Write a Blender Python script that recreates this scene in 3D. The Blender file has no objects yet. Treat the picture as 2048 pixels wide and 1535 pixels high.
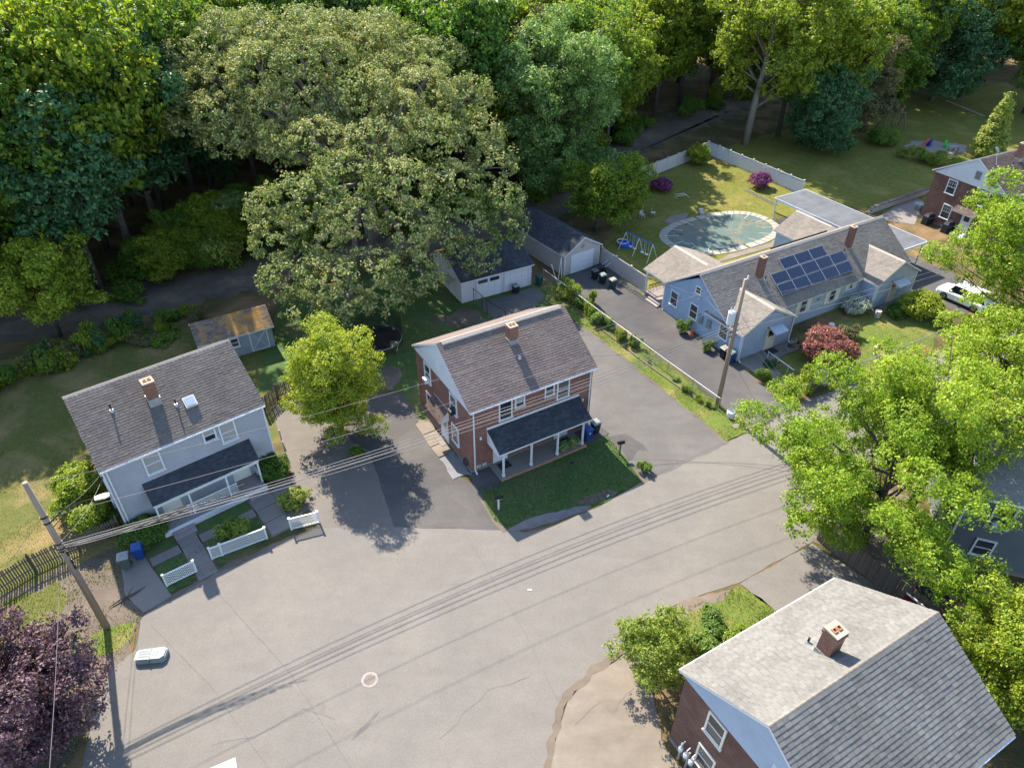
import bpy, math, random
import numpy as np
from mathutils import Vector, Matrix

# ------------------------------------------------------------------ camera
S = bpy.context.scene
C = S.collection
PITCH, ROLL, EYE = math.radians(37.006), math.radians(0.2455), 35.0
cam_d = bpy.data.cameras.new('camera')
cam_d.sensor_width = 36.0
cam_d.lens = 25.1245
cam_d.clip_start = 0.5
cam_d.clip_end = 3000.0
cam = bpy.data.objects.new('camera', cam_d)
C.objects.link(cam)
_f = Vector((0, math.cos(PITCH), -math.sin(PITCH)))
_u0 = Vector((0, math.sin(PITCH), math.cos(PITCH)))
_r0 = Vector((1, 0, 0))
_r = _r0 * math.cos(ROLL) + _u0 * math.sin(ROLL)
_u = _u0 * math.cos(ROLL) - _r0 * math.sin(ROLL)
cam.matrix_world = Matrix(((_r.x, _u.x, -_f.x, 0), (_r.y, _u.y, -_f.y, 0), (_r.z, _u.z, -_f.z, EYE), (0, 0, 0, 1)))
S.camera = cam

# ------------------------------------------------------------------ daylight
SUN_EL = math.radians(41.0)
SUN_AZ = math.atan2(-0.475, 0.88)            # clockwise from +Y
W = bpy.data.worlds.new('World')
S.world = W
W.use_nodes = True
nt = W.node_tree
sky = nt.nodes.new('ShaderNodeTexSky')
sky.sky_type = 'NISHITA'
sky.sun_disc = False
sky.sun_elevation = SUN_EL
sky.sun_rotation = SUN_AZ
sky.air_density = 1.0
sky.dust_density = 0.6
sky.ozone_density = 1.0
nt.links.new(sky.outputs[0], nt.nodes['Background'].inputs[0])
nt.nodes['Background'].inputs[1].default_value = 0.15
sun_d = bpy.data.lights.new('sun', 'SUN')
sun_d.energy = 5.0
sun_d.angle = math.radians(0.55)
sun_d.color = (1.0, 0.90, 0.76)
sun = bpy.data.objects.new('sun', sun_d)
C.objects.link(sun)
_sd = Vector((math.sin(SUN_AZ) * math.cos(SUN_EL), math.cos(SUN_AZ) * math.cos(SUN_EL), math.sin(SUN_EL)))
sun.rotation_euler = (-_sd).to_track_quat('-Z', 'Y').to_euler()
sun.location = (0, 0, 60)
S.view_settings.view_transform = 'Standard'
S.view_settings.look = 'None'
S.view_settings.exposure = 1.68
S.view_settings.gamma = 1.0
S.view_settings.use_curve_mapping = False
S.render.engine = 'CYCLES'
S.cycles.max_bounces = 6
S.cycles.diffuse_bounces = 3
S.cycles.transparent_max_bounces = 8
S.cycles.sample_clamp_indirect = 6.0

# ------------------------------------------------------------------ materials
MATS = {}


class NT:
    def __init__(s, name):
        s.m = bpy.data.materials.new(name)
        s.m.use_nodes = True
        s.t = s.m.node_tree
        s.b = s.t.nodes['Principled BSDF']
        s.b.inputs['Specular IOR Level'].default_value = 0.3

    def n(s, kind, **kw):
        x = s.t.nodes.new('ShaderNode' + kind)
        for k, v in kw.items():
            if isinstance(k, str) and k.startswith('_'):
                x.inputs[int(k[1:])].default_value = v
            else:
                setattr(x, k, v)
        return x

    def l(s, a, b):
        s.t.links.new(a, b)

    def coord(s, which='Object', scale=None):
        c = s.n('TexCoord').outputs[which]
        if scale:
            m = s.n('Mapping')
            m.inputs['Scale'].default_value = scale
            s.l(c, m.inputs[0])
            return m.outputs[0]
        return c

    def pos(s):
        return s.n('NewGeometry').outputs['Position']

    def noise(s, co, scale, detail=4, rough=0.6, dist=0.0):
        x = s.n('TexNoise')
        x.inputs['Scale'].default_value = scale
        x.inputs['Detail'].default_value = detail
        x.inputs['Roughness'].default_value = rough
        x.inputs['Distortion'].default_value = dist
        s.l(co, x.inputs['Vector'])
        return x.outputs['Fac']

    def ramp(s, fac, stops, interp='LINEAR'):
        x = s.n('ValToRGB')
        x.color_ramp.interpolation = interp
        e = x.color_ramp.elements
        while len(e) < len(stops):
            e.new(0.5)
        for i, (p, c) in enumerate(stops):
            e[i].position = p
            e[i].color = (*c, 1) if len(c) == 3 else c
        s.l(fac, x.inputs[0])
        return x.outputs[0]

    def mix(s, fac, a, b, mode='MIX'):
        x = s.n('Mix', data_type='RGBA', blend_type=mode)
        for v, i in ((fac, 0), (a, 6), (b, 7)):
            if hasattr(v, 'links') or hasattr(v, 'is_linked'):
                s.l(v, x.inputs[i])
            elif isinstance(v, (int, float)):
                x.inputs[i].default_value = v
            else:
                x.inputs[i].default_value = (*v, 1) if len(v) == 3 else v
        return x.outputs[2]

    def math(s, op, a, b=0.0):
        x = s.n('Math', operation=op)
        for v, i in ((a, 0), (b, 1)):
            if isinstance(v, (int, float)):
                x.inputs[i].default_value = v
            else:
                s.l(v, x.inputs[i])
        return x.outputs[0]

    def out(s, col=None, rough=None, bump=None, bs=0.3, bd=0.02, metal=None, spec=None):
        if col is not None:
            if isinstance(col, (tuple, list)):
                s.b.inputs['Base Color'].default_value = (*col, 1)
            else:
                s.l(col, s.b.inputs['Base Color'])
        if rough is not None:
            if isinstance(rough, (int, float)):
                s.b.inputs['Roughness'].default_value = rough
            else:
                s.l(rough, s.b.inputs['Roughness'])
        if metal is not None:
            s.b.inputs['Metallic'].default_value = metal
        if spec is not None:
            s.b.inputs['Specular IOR Level'].default_value = spec
        if bump is not None:
            x = s.n('Bump')
            x.inputs['Strength'].default_value = bs
            x.inputs['Distance'].default_value = bd
            s.l(bump, x.inputs['Height'])
            s.l(x.outputs[0], s.b.inputs['Normal'])
        return s.m


def reg(name):
    def d(fn):
        MATS[name] = fn(NT(name))
        return fn
    return d


def asphalt(name, base, warm, patch, var=0.28, k=0.63):
    base, warm, patch = (tuple(c * k for c in v) for v in (base, warm, patch))
    t = NT(name)
    p = t.pos()
    big = t.noise(p, 0.13, 6, 0.62, 0.9)
    mp = t.n('Mapping')
    mp.inputs['Rotation'].default_value = (0, 0, -0.55)
    mp.inputs['Scale'].default_value = (0.25, 1.6, 1.0)
    t.l(p, mp.inputs[0])
    mid = t.math('ADD', t.math('MULTIPLY', t.noise(p, 1.1, 6, 0.65), 0.6), t.math('MULTIPLY', t.noise(mp.outputs[0], 0.8, 5, 0.6), 0.4))
    fine = t.noise(p, 28, 3, 0.7)
    c = t.ramp(big, [(0.3, base), (0.52, warm), (0.72, patch)])
    c = t.mix(var, c, t.ramp(mid, [(0.25, (0.25, 0.24, 0.23)), (0.75, (0.78, 0.77, 0.75))]), 'OVERLAY')
    c = t.mix(0.30, c, t.ramp(fine, [(0.3, (0.15, 0.15, 0.15)), (0.7, (0.85, 0.85, 0.85))]), 'OVERLAY')
    # sparse pale chips of grit and dark oil drips
    v = t.n('TexVoronoi', feature='F1')
    v.inputs['Scale'].default_value = 1.3
    t.l(p, v.inputs['Vector'])
    chip = t.math('LESS_THAN', v.outputs['Distance'], 0.018)
    c = t.mix(chip, c, (0.30, 0.29, 0.27))
    oil = t.ramp(t.noise(p, 0.45, 3, 0.5), [(0.70, (0, 0, 0)), (0.78, (1, 1, 1))])
    c = t.mix(t.math('MULTIPLY', oil, 0.25), c, tuple(x * 0.45 for x in base))
    MATS[name] = t.out(c, 0.92, fine, 0.25, 0.01, spec=0.2)


asphalt('asphalt_road', (0.198, 0.184, 0.168), (0.215, 0.199, 0.180), (0.240, 0.220, 0.194), 0.22)
asphalt('asphalt_brown', (0.175, 0.158, 0.142), (0.20, 0.18, 0.16), (0.235, 0.21, 0.18))
asphalt('asphalt_dark', (0.080, 0.080, 0.085), (0.115, 0.110, 0.108), (0.165, 0.152, 0.14))
asphalt('asphalt_grey', (0.125, 0.12, 0.118), (0.155, 0.147, 0.14), (0.195, 0.18, 0.165))
asphalt('concrete', (0.235, 0.212, 0.195), (0.27, 0.245, 0.222), (0.315, 0.285, 0.255), 0.2)
asphalt('old_concrete', (0.19, 0.165, 0.14), (0.25, 0.215, 0.175), (0.32, 0.27, 0.21), 0.45)
asphalt('gravel_path', (0.15, 0.125, 0.105), (0.24, 0.19, 0.15), (0.40, 0.30, 0.22), 0.5)
asphalt('dirt', (0.13, 0.105, 0.082), (0.185, 0.15, 0.118), (0.25, 0.205, 0.16), 0.35)
asphalt('crushed_stone', (0.17, 0.18, 0.19), (0.25, 0.26, 0.275), (0.36, 0.36, 0.37), 0.45)
asphalt('sand', (0.27, 0.23, 0.21), (0.33, 0.29, 0.26), (0.37, 0.32, 0.28), 0.2)


def lawn(name, a, b, dry, drymin=0.56, drymax=0.72):
    t = NT(name)
    p = t.pos()
    big = t.noise(p, 0.22, 4, 0.6, 0.4)
    mid = t.noise(p, 1.7, 5, 0.65, 0.3)
    fine = t.noise(p, 16, 4, 0.7)
    c = t.ramp(mid, [(0.3, a), (0.68, b)])
    c = t.mix(t.ramp(big, [(drymin, (0, 0, 0)), (drymax, (1, 1, 1))]), c, dry)
    c = t.mix(0.55, c, t.ramp(fine, [(0.28, (0.1, 0.1, 0.1)), (0.72, (0.9, 0.9, 0.9))]), 'OVERLAY')
    MATS[name] = t.out(c, 0.95, fine, 0.9, 0.05, spec=0.1)


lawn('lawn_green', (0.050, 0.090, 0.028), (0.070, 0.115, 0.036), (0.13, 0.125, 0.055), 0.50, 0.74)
lawn('lawn_bright', (0.075, 0.11, 0.022), (0.115, 0.14, 0.03), (0.22, 0.17, 0.07), 0.48, 0.7)
lawn('lawn_dry', (0.07, 0.085, 0.022), (0.115, 0.115, 0.034), (0.21, 0.155, 0.07), 0.46, 0.66)
lawn('lawn_pool', (0.085, 0.10, 0.02), (0.15, 0.145, 0.03), (0.20, 0.165, 0.055), 0.5, 0.75)
lawn('forest_floor', (0.045, 0.055, 0.018), (0.10, 0.075, 0.035), (0.20, 0.125, 0.07), 0.45, 0.68)


def plain(name, col, rough=0.6, metal=0.0, spec=0.3, var=0.12, scale=6.0):
    t = NT(name)
    n = t.noise(t.coord('Object'), scale, 5, 0.6)
    lo = tuple(max(0, c * (1 - var)) for c in col)
    hi = tuple(min(1, c * (1 + var)) for c in col)
    MATS[name] = t.out(t.ramp(n, [(0.3, lo), (0.7, hi)]), rough, metal=metal, spec=spec)


plain('white_trim', (0.57, 0.58, 0.59), 0.5, var=0.05)
plain('white_vinyl', (0.58, 0.58, 0.59), 0.4, var=0.05)
plain('cream_trim', (0.60, 0.57, 0.49), 0.5, var=0.06)
plain('cream_door', (0.66, 0.60, 0.48), 0.5, var=0.04)
plain('tan_vinyl', (0.40, 0.36, 0.345), 0.55, var=0.05)
plain('black_metal', (0.012, 0.012, 0.013), 0.4, var=0.2)
plain('dark_rubber', (0.02, 0.02, 0.022), 0.7, var=0.2)
plain('galv', (0.42, 0.43, 0.44), 0.4, 0.7, var=0.1)
plain('rail_white', (0.62, 0.62, 0.62), 0.35, 0.2, var=0.05)
plain('wire', (0.13, 0.12, 0.12), 0.5, 0.0, var=0.1)
plain('wire_dark', (0.035, 0.035, 0.04), 0.5, var=0.1)
plain('transformer_grey', (0.50, 0.52, 0.55), 0.4, 0.1, var=0.05)
plain('bin_blue', (0.012, 0.055, 0.22), 0.45, var=0.1)
plain('bin_grey', (0.075, 0.095, 0.085), 0.55, var=0.12)
plain('bin_green', (0.02, 0.06, 0.05), 0.5, var=0.1)
plain('bin_lid', (0.20, 0.23, 0.22), 0.5, var=0.15)
plain('bin_black', (0.018, 0.020, 0.026), 0.5, var=0.1)
plain('plastic_grey', (0.17, 0.205, 0.205), 0.5, var=0.1)
plain('plastic_mark', (0.09, 0.11, 0.115), 0.5, var=0.2)
plain('red_paint', (0.085, 0.006, 0.008), 0.25, 0.0, 0.6, var=0.08)
plain('red_plastic', (0.30, 0.04, 0.035), 0.4, var=0.08)
plain('green_plastic', (0.06, 0.42, 0.08), 0.4, var=0.08)
plain('orange_plastic', (0.75, 0.10, 0.015), 0.5, var=0.05)
plain('blue_plastic', (0.02, 0.12, 0.45), 0.4, var=0.08)
plain('car_white', (0.80, 0.80, 0.80), 0.18, 0.0, 0.6, var=0.02)
plain('car_grey', (0.12, 0.13, 0.14), 0.22, 0.4, 0.6, var=0.05)
plain('car_dark', (0.02, 0.026, 0.03), 0.15, 0.2, 0.6, var=0.05)
plain('terracotta', (0.36, 0.20, 0.13), 0.8, var=0.15)
plain('stone_grey', (0.36, 0.35, 0.33), 0.85, var=0.25)
plain('soil', (0.05, 0.035, 0.025), 0.95, var=0.3)
plain('awning_tin', (0.40, 0.44, 0.50), 0.35, 0.4, var=0.12)
plain('clay_flue', (0.45, 0.19, 0.09), 0.85, var=0.2)
plain('mortar_cap', (0.30, 0.25, 0.19), 0.9, var=0.2)
plain('flashing', (0.30, 0.32, 0.33), 0.45, 0.5, var=0.25)
plain('net_black', (0.01, 0.01, 0.012), 0.8, var=0.2)
plain('flower_pink', (0.55, 0.09, 0.34), 0.7, var=0.2)
plain('flower_white', (0.75, 0.75, 0.70), 0.7, var=0.1)
plain('ridge_beige', (0.29, 0.255, 0.215), 0.8, var=0.15)
plain('deck_grey', (0.23, 0.20, 0.19), 0.8, var=0.2)
plain('patio_cover', (0.085, 0.09, 0.10), 0.8, var=0.22, scale=0.8)
plain('coping', (0.27, 0.25, 0.21), 0.85, var=0.15)
plain('crack_tar', (0.085, 0.078, 0.07), 0.9, var=0.2)
plain('mulch', (0.16, 0.075, 0.04), 0.95, var=0.35)


@reg('weathered_wood')
def _(t):
    co = t.coord('Object', (30, 30, 1.2))
    n = t.noise(co, 1.0, 6, 0.7, 0.5)
    i = t.n('ObjectInfo').outputs['Random']
    c = t.ramp(n, [(0.25, (0.06, 0.048, 0.038)), (0.6, (0.17, 0.135, 0.105)), (0.8, (0.27, 0.225, 0.18))])
    c = t.mix(t.math('MULTIPLY', i, 0.5), c, (0.05, 0.042, 0.036))
    return t.out(c, 0.9, n, 0.4, 0.01)


@reg('pole_wood')
def _(t):
    co = t.coord('Object', (14, 14, 0.5))
    n = t.noise(co, 1.0, 7, 0.7, 0.6)
    c = t.ramp(n, [(0.25, (0.13, 0.095, 0.07)), (0.55, (0.26, 0.20, 0.155)), (0.8, (0.38, 0.31, 0.24))])
    return t.out(c, 0.9, n, 0.5, 0.015)


@reg('bark')
def _(t):
    co = t.coord('Object', (3, 3, 0.7))
    n = t.noise(co, 3.0, 7, 0.75, 1.0)
    c = t.ramp(n, [(0.3, (0.035, 0.028, 0.022)), (0.7, (0.135, 0.115, 0.095))])
    return t.out(c, 0.95, n, 0.9, 0.05, spec=0.1)


@reg('bark_pale')
def _(t):
    co = t.coord('Object', (3, 3, 0.7))
    n = t.noise(co, 3.0, 7, 0.75, 1.0)
    c = t.ramp(n, [(0.3, (0.10, 0.085, 0.07)), (0.7, (0.29, 0.25, 0.21))])
    return t.out(c, 0.95, n, 0.9, 0.05, spec=0.1)


def brick(name, c1, c2, mortar, stain=0.35, k=0.78):
    c1, c2, mortar = (tuple(c * k for c in v) for v in (c1, c2, mortar))
    t = NT(name)
    uv = t.coord('UV')
    b = t.n('TexBrick')
    b.inputs['Scale'].default_value = 1.0
    b.inputs['Brick Width'].default_value = 0.215
    b.inputs['Row Height'].default_value = 0.075
    b.inputs['Mortar Size'].default_value = 0.009
    b.inputs['Mortar Smooth'].default_value = 0.2
    b.inputs['Bias'].default_value = 0.0
    b.inputs['Color1'].default_value = (*c1, 1)
    b.inputs['Color2'].default_value = (*c2, 1)
    b.inputs['Mortar'].default_value = (*mortar, 1)
    t.l(uv, b.inputs['Vector'])
    big = t.noise(uv, 0.7, 5, 0.6, 0.4)
    c = t.mix(stain, b.outputs['Color'], t.ramp(big, [(0.3, (0.25, 0.24, 0.25)), (0.72, (0.72, 0.70, 0.70))]), 'OVERLAY')
    fine = t.noise(uv, 22, 3, 0.6)
    c = t.mix(0.35, c, t.ramp(fine, [(0.3, (0.25, 0.25, 0.25)), (0.7, (0.75, 0.75, 0.75))]), 'OVERLAY')
    MATS[name] = t.out(c, 0.9, b.outputs['Fac'], -0.35, 0.012, spec=0.15)


brick('brick_red', (0.165, 0.055, 0.040), (0.265, 0.092, 0.062), (0.34, 0.27, 0.235))
brick('brick_dark', (0.115, 0.052, 0.04), (0.185, 0.084, 0.062), (0.22, 0.175, 0.15), 0.5)
brick('brick_chimney', (0.17, 0.06, 0.042), (0.27, 0.10, 0.065), (0.30, 0.24, 0.20))


def siding(name, col, stain=0.15, k=0.75):
    col = tuple(c * k for c in col)
    t = NT(name)
    uv = t.coord('UV')
    n = t.noise(uv, 0.8, 5, 0.6, 0.3)
    f = t.noise(uv, 9, 3, 0.6)
    lo = tuple(c * (1 - stain) for c in col)
    c = t.ramp(n, [(0.3, lo), (0.7, col)])
    MATS[name] = t.out(t.mix(0.1, c, t.ramp(f, [(0.3, (0.3, 0.3, 0.3)), (0.7, (0.7, 0.7, 0.7))]), 'OVERLAY'), 0.6)


siding('siding_grey', (0.43, 0.44, 0.48))
siding('siding_slate', (0.13, 0.15, 0.175))
siding('siding_blue', (0.37, 0.48, 0.64))
siding('siding_pale_blue', (0.42, 0.50, 0.62))
siding('siding_white', (0.70, 0.71, 0.73))
siding('siding_tan', (0.56, 0.52, 0.47))
siding('shed_boards', (0.36, 0.43, 0.50), 0.3)


def shingle(name, dark, mid, light, moss=None, k=0.60):
    dark, mid, light = (tuple(c * k for c in v) for v in (dark, mid, light))
    t = NT(name)
    g = t.n('NewGeometry')
    r = g.outputs['Random Per Island']
    o = t.n('ObjectInfo').outputs['Random']
    rr = t.math('FRACT', t.math('ADD', r, o))
    c = t.ramp(rr, [(0.0, dark), (0.5, mid), (1.0, light)])
    p = g.outputs['Position']
    n = t.noise(p, 0.5, 4, 0.6, 0.3)
    c = t.mix(0.35, c, t.ramp(n, [(0.3, (0.28, 0.28, 0.28)), (0.7, (0.72, 0.72, 0.72))]), 'OVERLAY')
    f = t.noise(p, 40, 2, 0.6)
    c = t.mix(0.35, c, t.ramp(f, [(0.3, (0.2, 0.2, 0.2)), (0.7, (0.8, 0.8, 0.8))]), 'OVERLAY')
    if moss:
        m = t.noise(p, 0.55, 5, 0.7, 0.4)
        c = t.mix(t.ramp(m, [(0.46, (0, 0, 0)), (0.62, (1, 1, 1))]), c, moss)
    MATS[name] = t.out(c, 0.95, spec=0.12)


shingle('shingle_brown', (0.205, 0.163, 0.146), (0.226, 0.18, 0.162), (0.248, 0.198, 0.178))
shingle('shingle_greybrown', (0.165, 0.145, 0.132), (0.185, 0.163, 0.148), (0.205, 0.181, 0.165))
shingle('shingle_tan', (0.26, 0.23, 0.20), (0.295, 0.262, 0.225), (0.33, 0.292, 0.25))
shingle('shingle_pale', (0.205, 0.198, 0.183), (0.23, 0.222, 0.206), (0.255, 0.246, 0.229))
shingle('shingle_black', (0.055, 0.062, 0.076), (0.072, 0.08, 0.096), (0.09, 0.10, 0.118))
shingle('shingle_moss', (0.17, 0.135, 0.115), (0.23, 0.185, 0.155), (0.28, 0.23, 0.19), (0.33, 0.19, 0.06))
shingle('shingle_darkbrown', (0.12, 0.09, 0.08), (0.155, 0.115, 0.10), (0.195, 0.145, 0.125))


@reg('glass')
def _(t):
    i = t.n('ObjectInfo').outputs['Random']
    c = t.ramp(i, [(0.0, (0.012, 0.016, 0.022)), (0.6, (0.03, 0.036, 0.046)), (1.0, (0.075, 0.08, 0.085))])
    return t.out(c, 0.06, spec=0.6)


@reg('blind')
def _(t):
    co = t.coord('Object', (1, 1, 22))
    w = t.n('TexWave', wave_type='BANDS', bands_direction='Z')
    w.inputs['Scale'].default_value = 1.0
    t.l(co, w.inputs['Vector'])
    return t.out(t.ramp(w.outputs['Fac'], [(0.3, (0.22, 0.22, 0.21)), (0.7, (0.36, 0.36, 0.35))]), 0.25, spec=0.5)


@reg('solar_cell')
def _(t):
    co = t.coord('Object')
    b = t.n('TexBrick', offset=0.0)
    b.inputs['Scale'].default_value = 1.0
    b.inputs['Brick Width'].default_value = 0.1855
    b.inputs['Row Height'].default_value = 0.172
    b.inputs['Mortar Size'].default_value = 0.006
    b.inputs['Color1'].default_value = (0.004, 0.009, 0.030, 1)
    b.inputs['Color2'].default_value = (0.006, 0.012, 0.040, 1)
    b.inputs['Mortar'].default_value = (0.05, 0.065, 0.11, 1)
    t.l(co, b.inputs['Vector'])
    return t.out(b.outputs['Color'], 0.12, spec=0.6)


@reg('water_puddle')
def _(t):
    n = t.noise(t.pos(), 2.0, 4, 0.6)
    return t.out(t.ramp(n, [(0.3, (0.03, 0.035, 0.04)), (0.7, (0.06, 0.06, 0.06))]), 0.06, spec=0.5)


@reg('pool_cover')
def _(t):
    p = t.pos()
    n = t.noise(p, 0.35, 4, 0.6, 0.7)
    f = t.noise(p, 2.4, 5, 0.7, 0.4)
    c = t.ramp(n, [(0.40, (0.06, 0.095, 0.082)), (0.56, (0.07, 0.105, 0.088)), (0.60, (0.14, 0.125, 0.085)), (0.66, (0.04, 0.036, 0.028))])
    c = t.mix(0.4, c, t.ramp(f, [(0.3, (0.25, 0.25, 0.25)), (0.7, (0.75, 0.75, 0.75))]), 'OVERLAY')
    return t.out(c, 0.6, f, 0.3, 0.03)


@reg('chain_link')
def _(t):
    # open diamond wire: the gaps are see-through for every kind of ray
    uv = t.coord('UV')
    m = t.n('Mapping')
    m.inputs['Rotation'].default_value = (0, 0, math.radians(45))
    t.l(uv, m.inputs[0])
    s = t.n('SeparateXYZ')
    t.l(m.outputs[0], s.inputs[0])
    fx = t.math('FRACT', t.math('MULTIPLY', s.outputs[0], 14.0))
    fy = t.math('FRACT', t.math('MULTIPLY', s.outputs[1], 14.0))
    k = t.math('MAXIMUM', t.math('LESS_THAN', fx, 0.10), t.math('LESS_THAN', fy, 0.10))
    t.l(k, t.b.inputs['Alpha'])
    return t.out((0.30, 0.31, 0.32), 0.45, metal=0.4)


def leaf(name, a, b, c3, trans=0.42, hue_scale=0.35, glossy=0.28):
    t = NT(name)
    g = t.n('NewGeometry')
    r = g.outputs['Random Per Island']
    n = t.noise(g.outputs['Position'], hue_scale, 3, 0.6)
    f = t.math('ADD', t.math('MULTIPLY', r, 0.62), t.math('MULTIPLY', n, 0.55))
    oi = t.n('ObjectInfo').outputs['Random']
    f = t.math('ADD', f, t.math('MULTIPLY', t.math('SUBTRACT', oi, 0.5), 0.22))
    c = t.ramp(f, [(0.22, a), (0.55, b), (0.86, c3)])
    t.l(c, t.b.inputs['Base Color'])
    t.b.inputs['Roughness'].default_value = 0.5
    t.b.inputs['Specular IOR Level'].default_value = glossy
    tr = t.n('BsdfTranslucent')
    t.l(t.mix(1.0, c, (1.0, 1.0, 0.55), 'MULTIPLY'), tr.inputs[0])
    mx = t.n('MixShader')
    mx.inputs[0].default_value = trans
    t.l(t.b.outputs[0], mx.inputs[1])
    t.l(tr.outputs[0], mx.inputs[2])
    t.l(mx.outputs[0], t.t.nodes['Material Output'].inputs[0])
    MATS[name] = t.m


leaf('leaf_oak', (0.065, 0.14, 0.028), (0.165, 0.23, 0.06), (0.42, 0.385, 0.18), 0.36, 0.12, 0.1)
leaf('leaf_maple', (0.12, 0.22, 0.016), (0.235, 0.345, 0.024), (0.40, 0.47, 0.05), 0.5)
leaf('leaf_lime', (0.12, 0.20, 0.016), (0.235, 0.315, 0.024), (0.42, 0.45, 0.055), 0.5)
leaf('leaf_green', (0.045, 0.115, 0.018), (0.10, 0.195, 0.024), (0.22, 0.30, 0.04), 0.5)
leaf('leaf_wood', (0.075, 0.15, 0.014), (0.17, 0.25, 0.02), (0.34, 0.38, 0.04), 0.52)
leaf('leaf_silver', (0.09, 0.18, 0.045), (0.17, 0.28, 0.075), (0.31, 0.40, 0.14), 0.44)
leaf('leaf_blue', (0.025, 0.085, 0.034), (0.05, 0.13, 0.05), (0.10, 0.19, 0.065), 0.34)
leaf('leaf_olive', (0.075, 0.095, 0.028), (0.125, 0.125, 0.045), (0.20, 0.16, 0.085), 0.35)
leaf('leaf_purple', (0.05, 0.024, 0.038), (0.10, 0.05, 0.07), (0.20, 0.125, 0.145), 0.3)
leaf('leaf_red', (0.16, 0.055, 0.045), (0.27, 0.10, 0.085), (0.40, 0.19, 0.15), 0.3)
leaf('leaf_shrub', (0.04, 0.10, 0.014), (0.085, 0.17, 0.02), (0.17, 0.25, 0.038), 0.4)
leaf('leaf_shrub_pale', (0.11, 0.18, 0.022), (0.20, 0.275, 0.035), (0.34, 0.37, 0.08), 0.44)
leaf('blossom_pink', (0.10, 0.03, 0.07), (0.20, 0.045, 0.15), (0.36, 0.11, 0.26), 0.3)
leaf('blossom_white', (0.07, 0.12, 0.05), (0.30, 0.34, 0.25), (0.72, 0.72, 0.66), 0.3)
leaf('grass_blade', (0.05, 0.10, 0.012), (0.11, 0.165, 0.02), (0.20, 0.21, 0.05), 0.35)
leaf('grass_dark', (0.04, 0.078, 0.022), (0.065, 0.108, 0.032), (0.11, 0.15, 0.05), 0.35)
leaf('grass_dry', (0.12, 0.12, 0.03), (0.21, 0.17, 0.055), (0.33, 0.24, 0.10), 0.3)


# ------------------------------------------------------------------ mesh helpers
def new_mesh(name, V, F, mats, MI=None, smooth=False):
    me = bpy.data.meshes.new(name)
    me.from_pydata(V, [], F)
    for m in mats:
        me.materials.append(MATS[m])
    if MI is not None and len(mats) > 1:
        me.polygons.foreach_set('material_index', MI)
    uv = me.uv_layers.new(name='UVMap')
    out = np.empty(len(me.loops) * 2)
    k = 0
    for p in me.polygons:
        n = p.normal
        ax, ay, az = abs(n.x), abs(n.y), abs(n.z)
        for vi in p.vertices:
            v = V[vi]
            if az > 0.75:
                out[k], out[k + 1] = v[0], v[1]
            elif ax > ay:
                out[k], out[k + 1] = v[1], v[2]
            else:
                out[k], out[k + 1] = v[0], v[2]
            k += 2
    uv.data.foreach_set('uv', out)
    if smooth:
        me.polygons.foreach_set('use_smooth', [True] * len(me.polygons))
    me.update()
    return me


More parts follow.
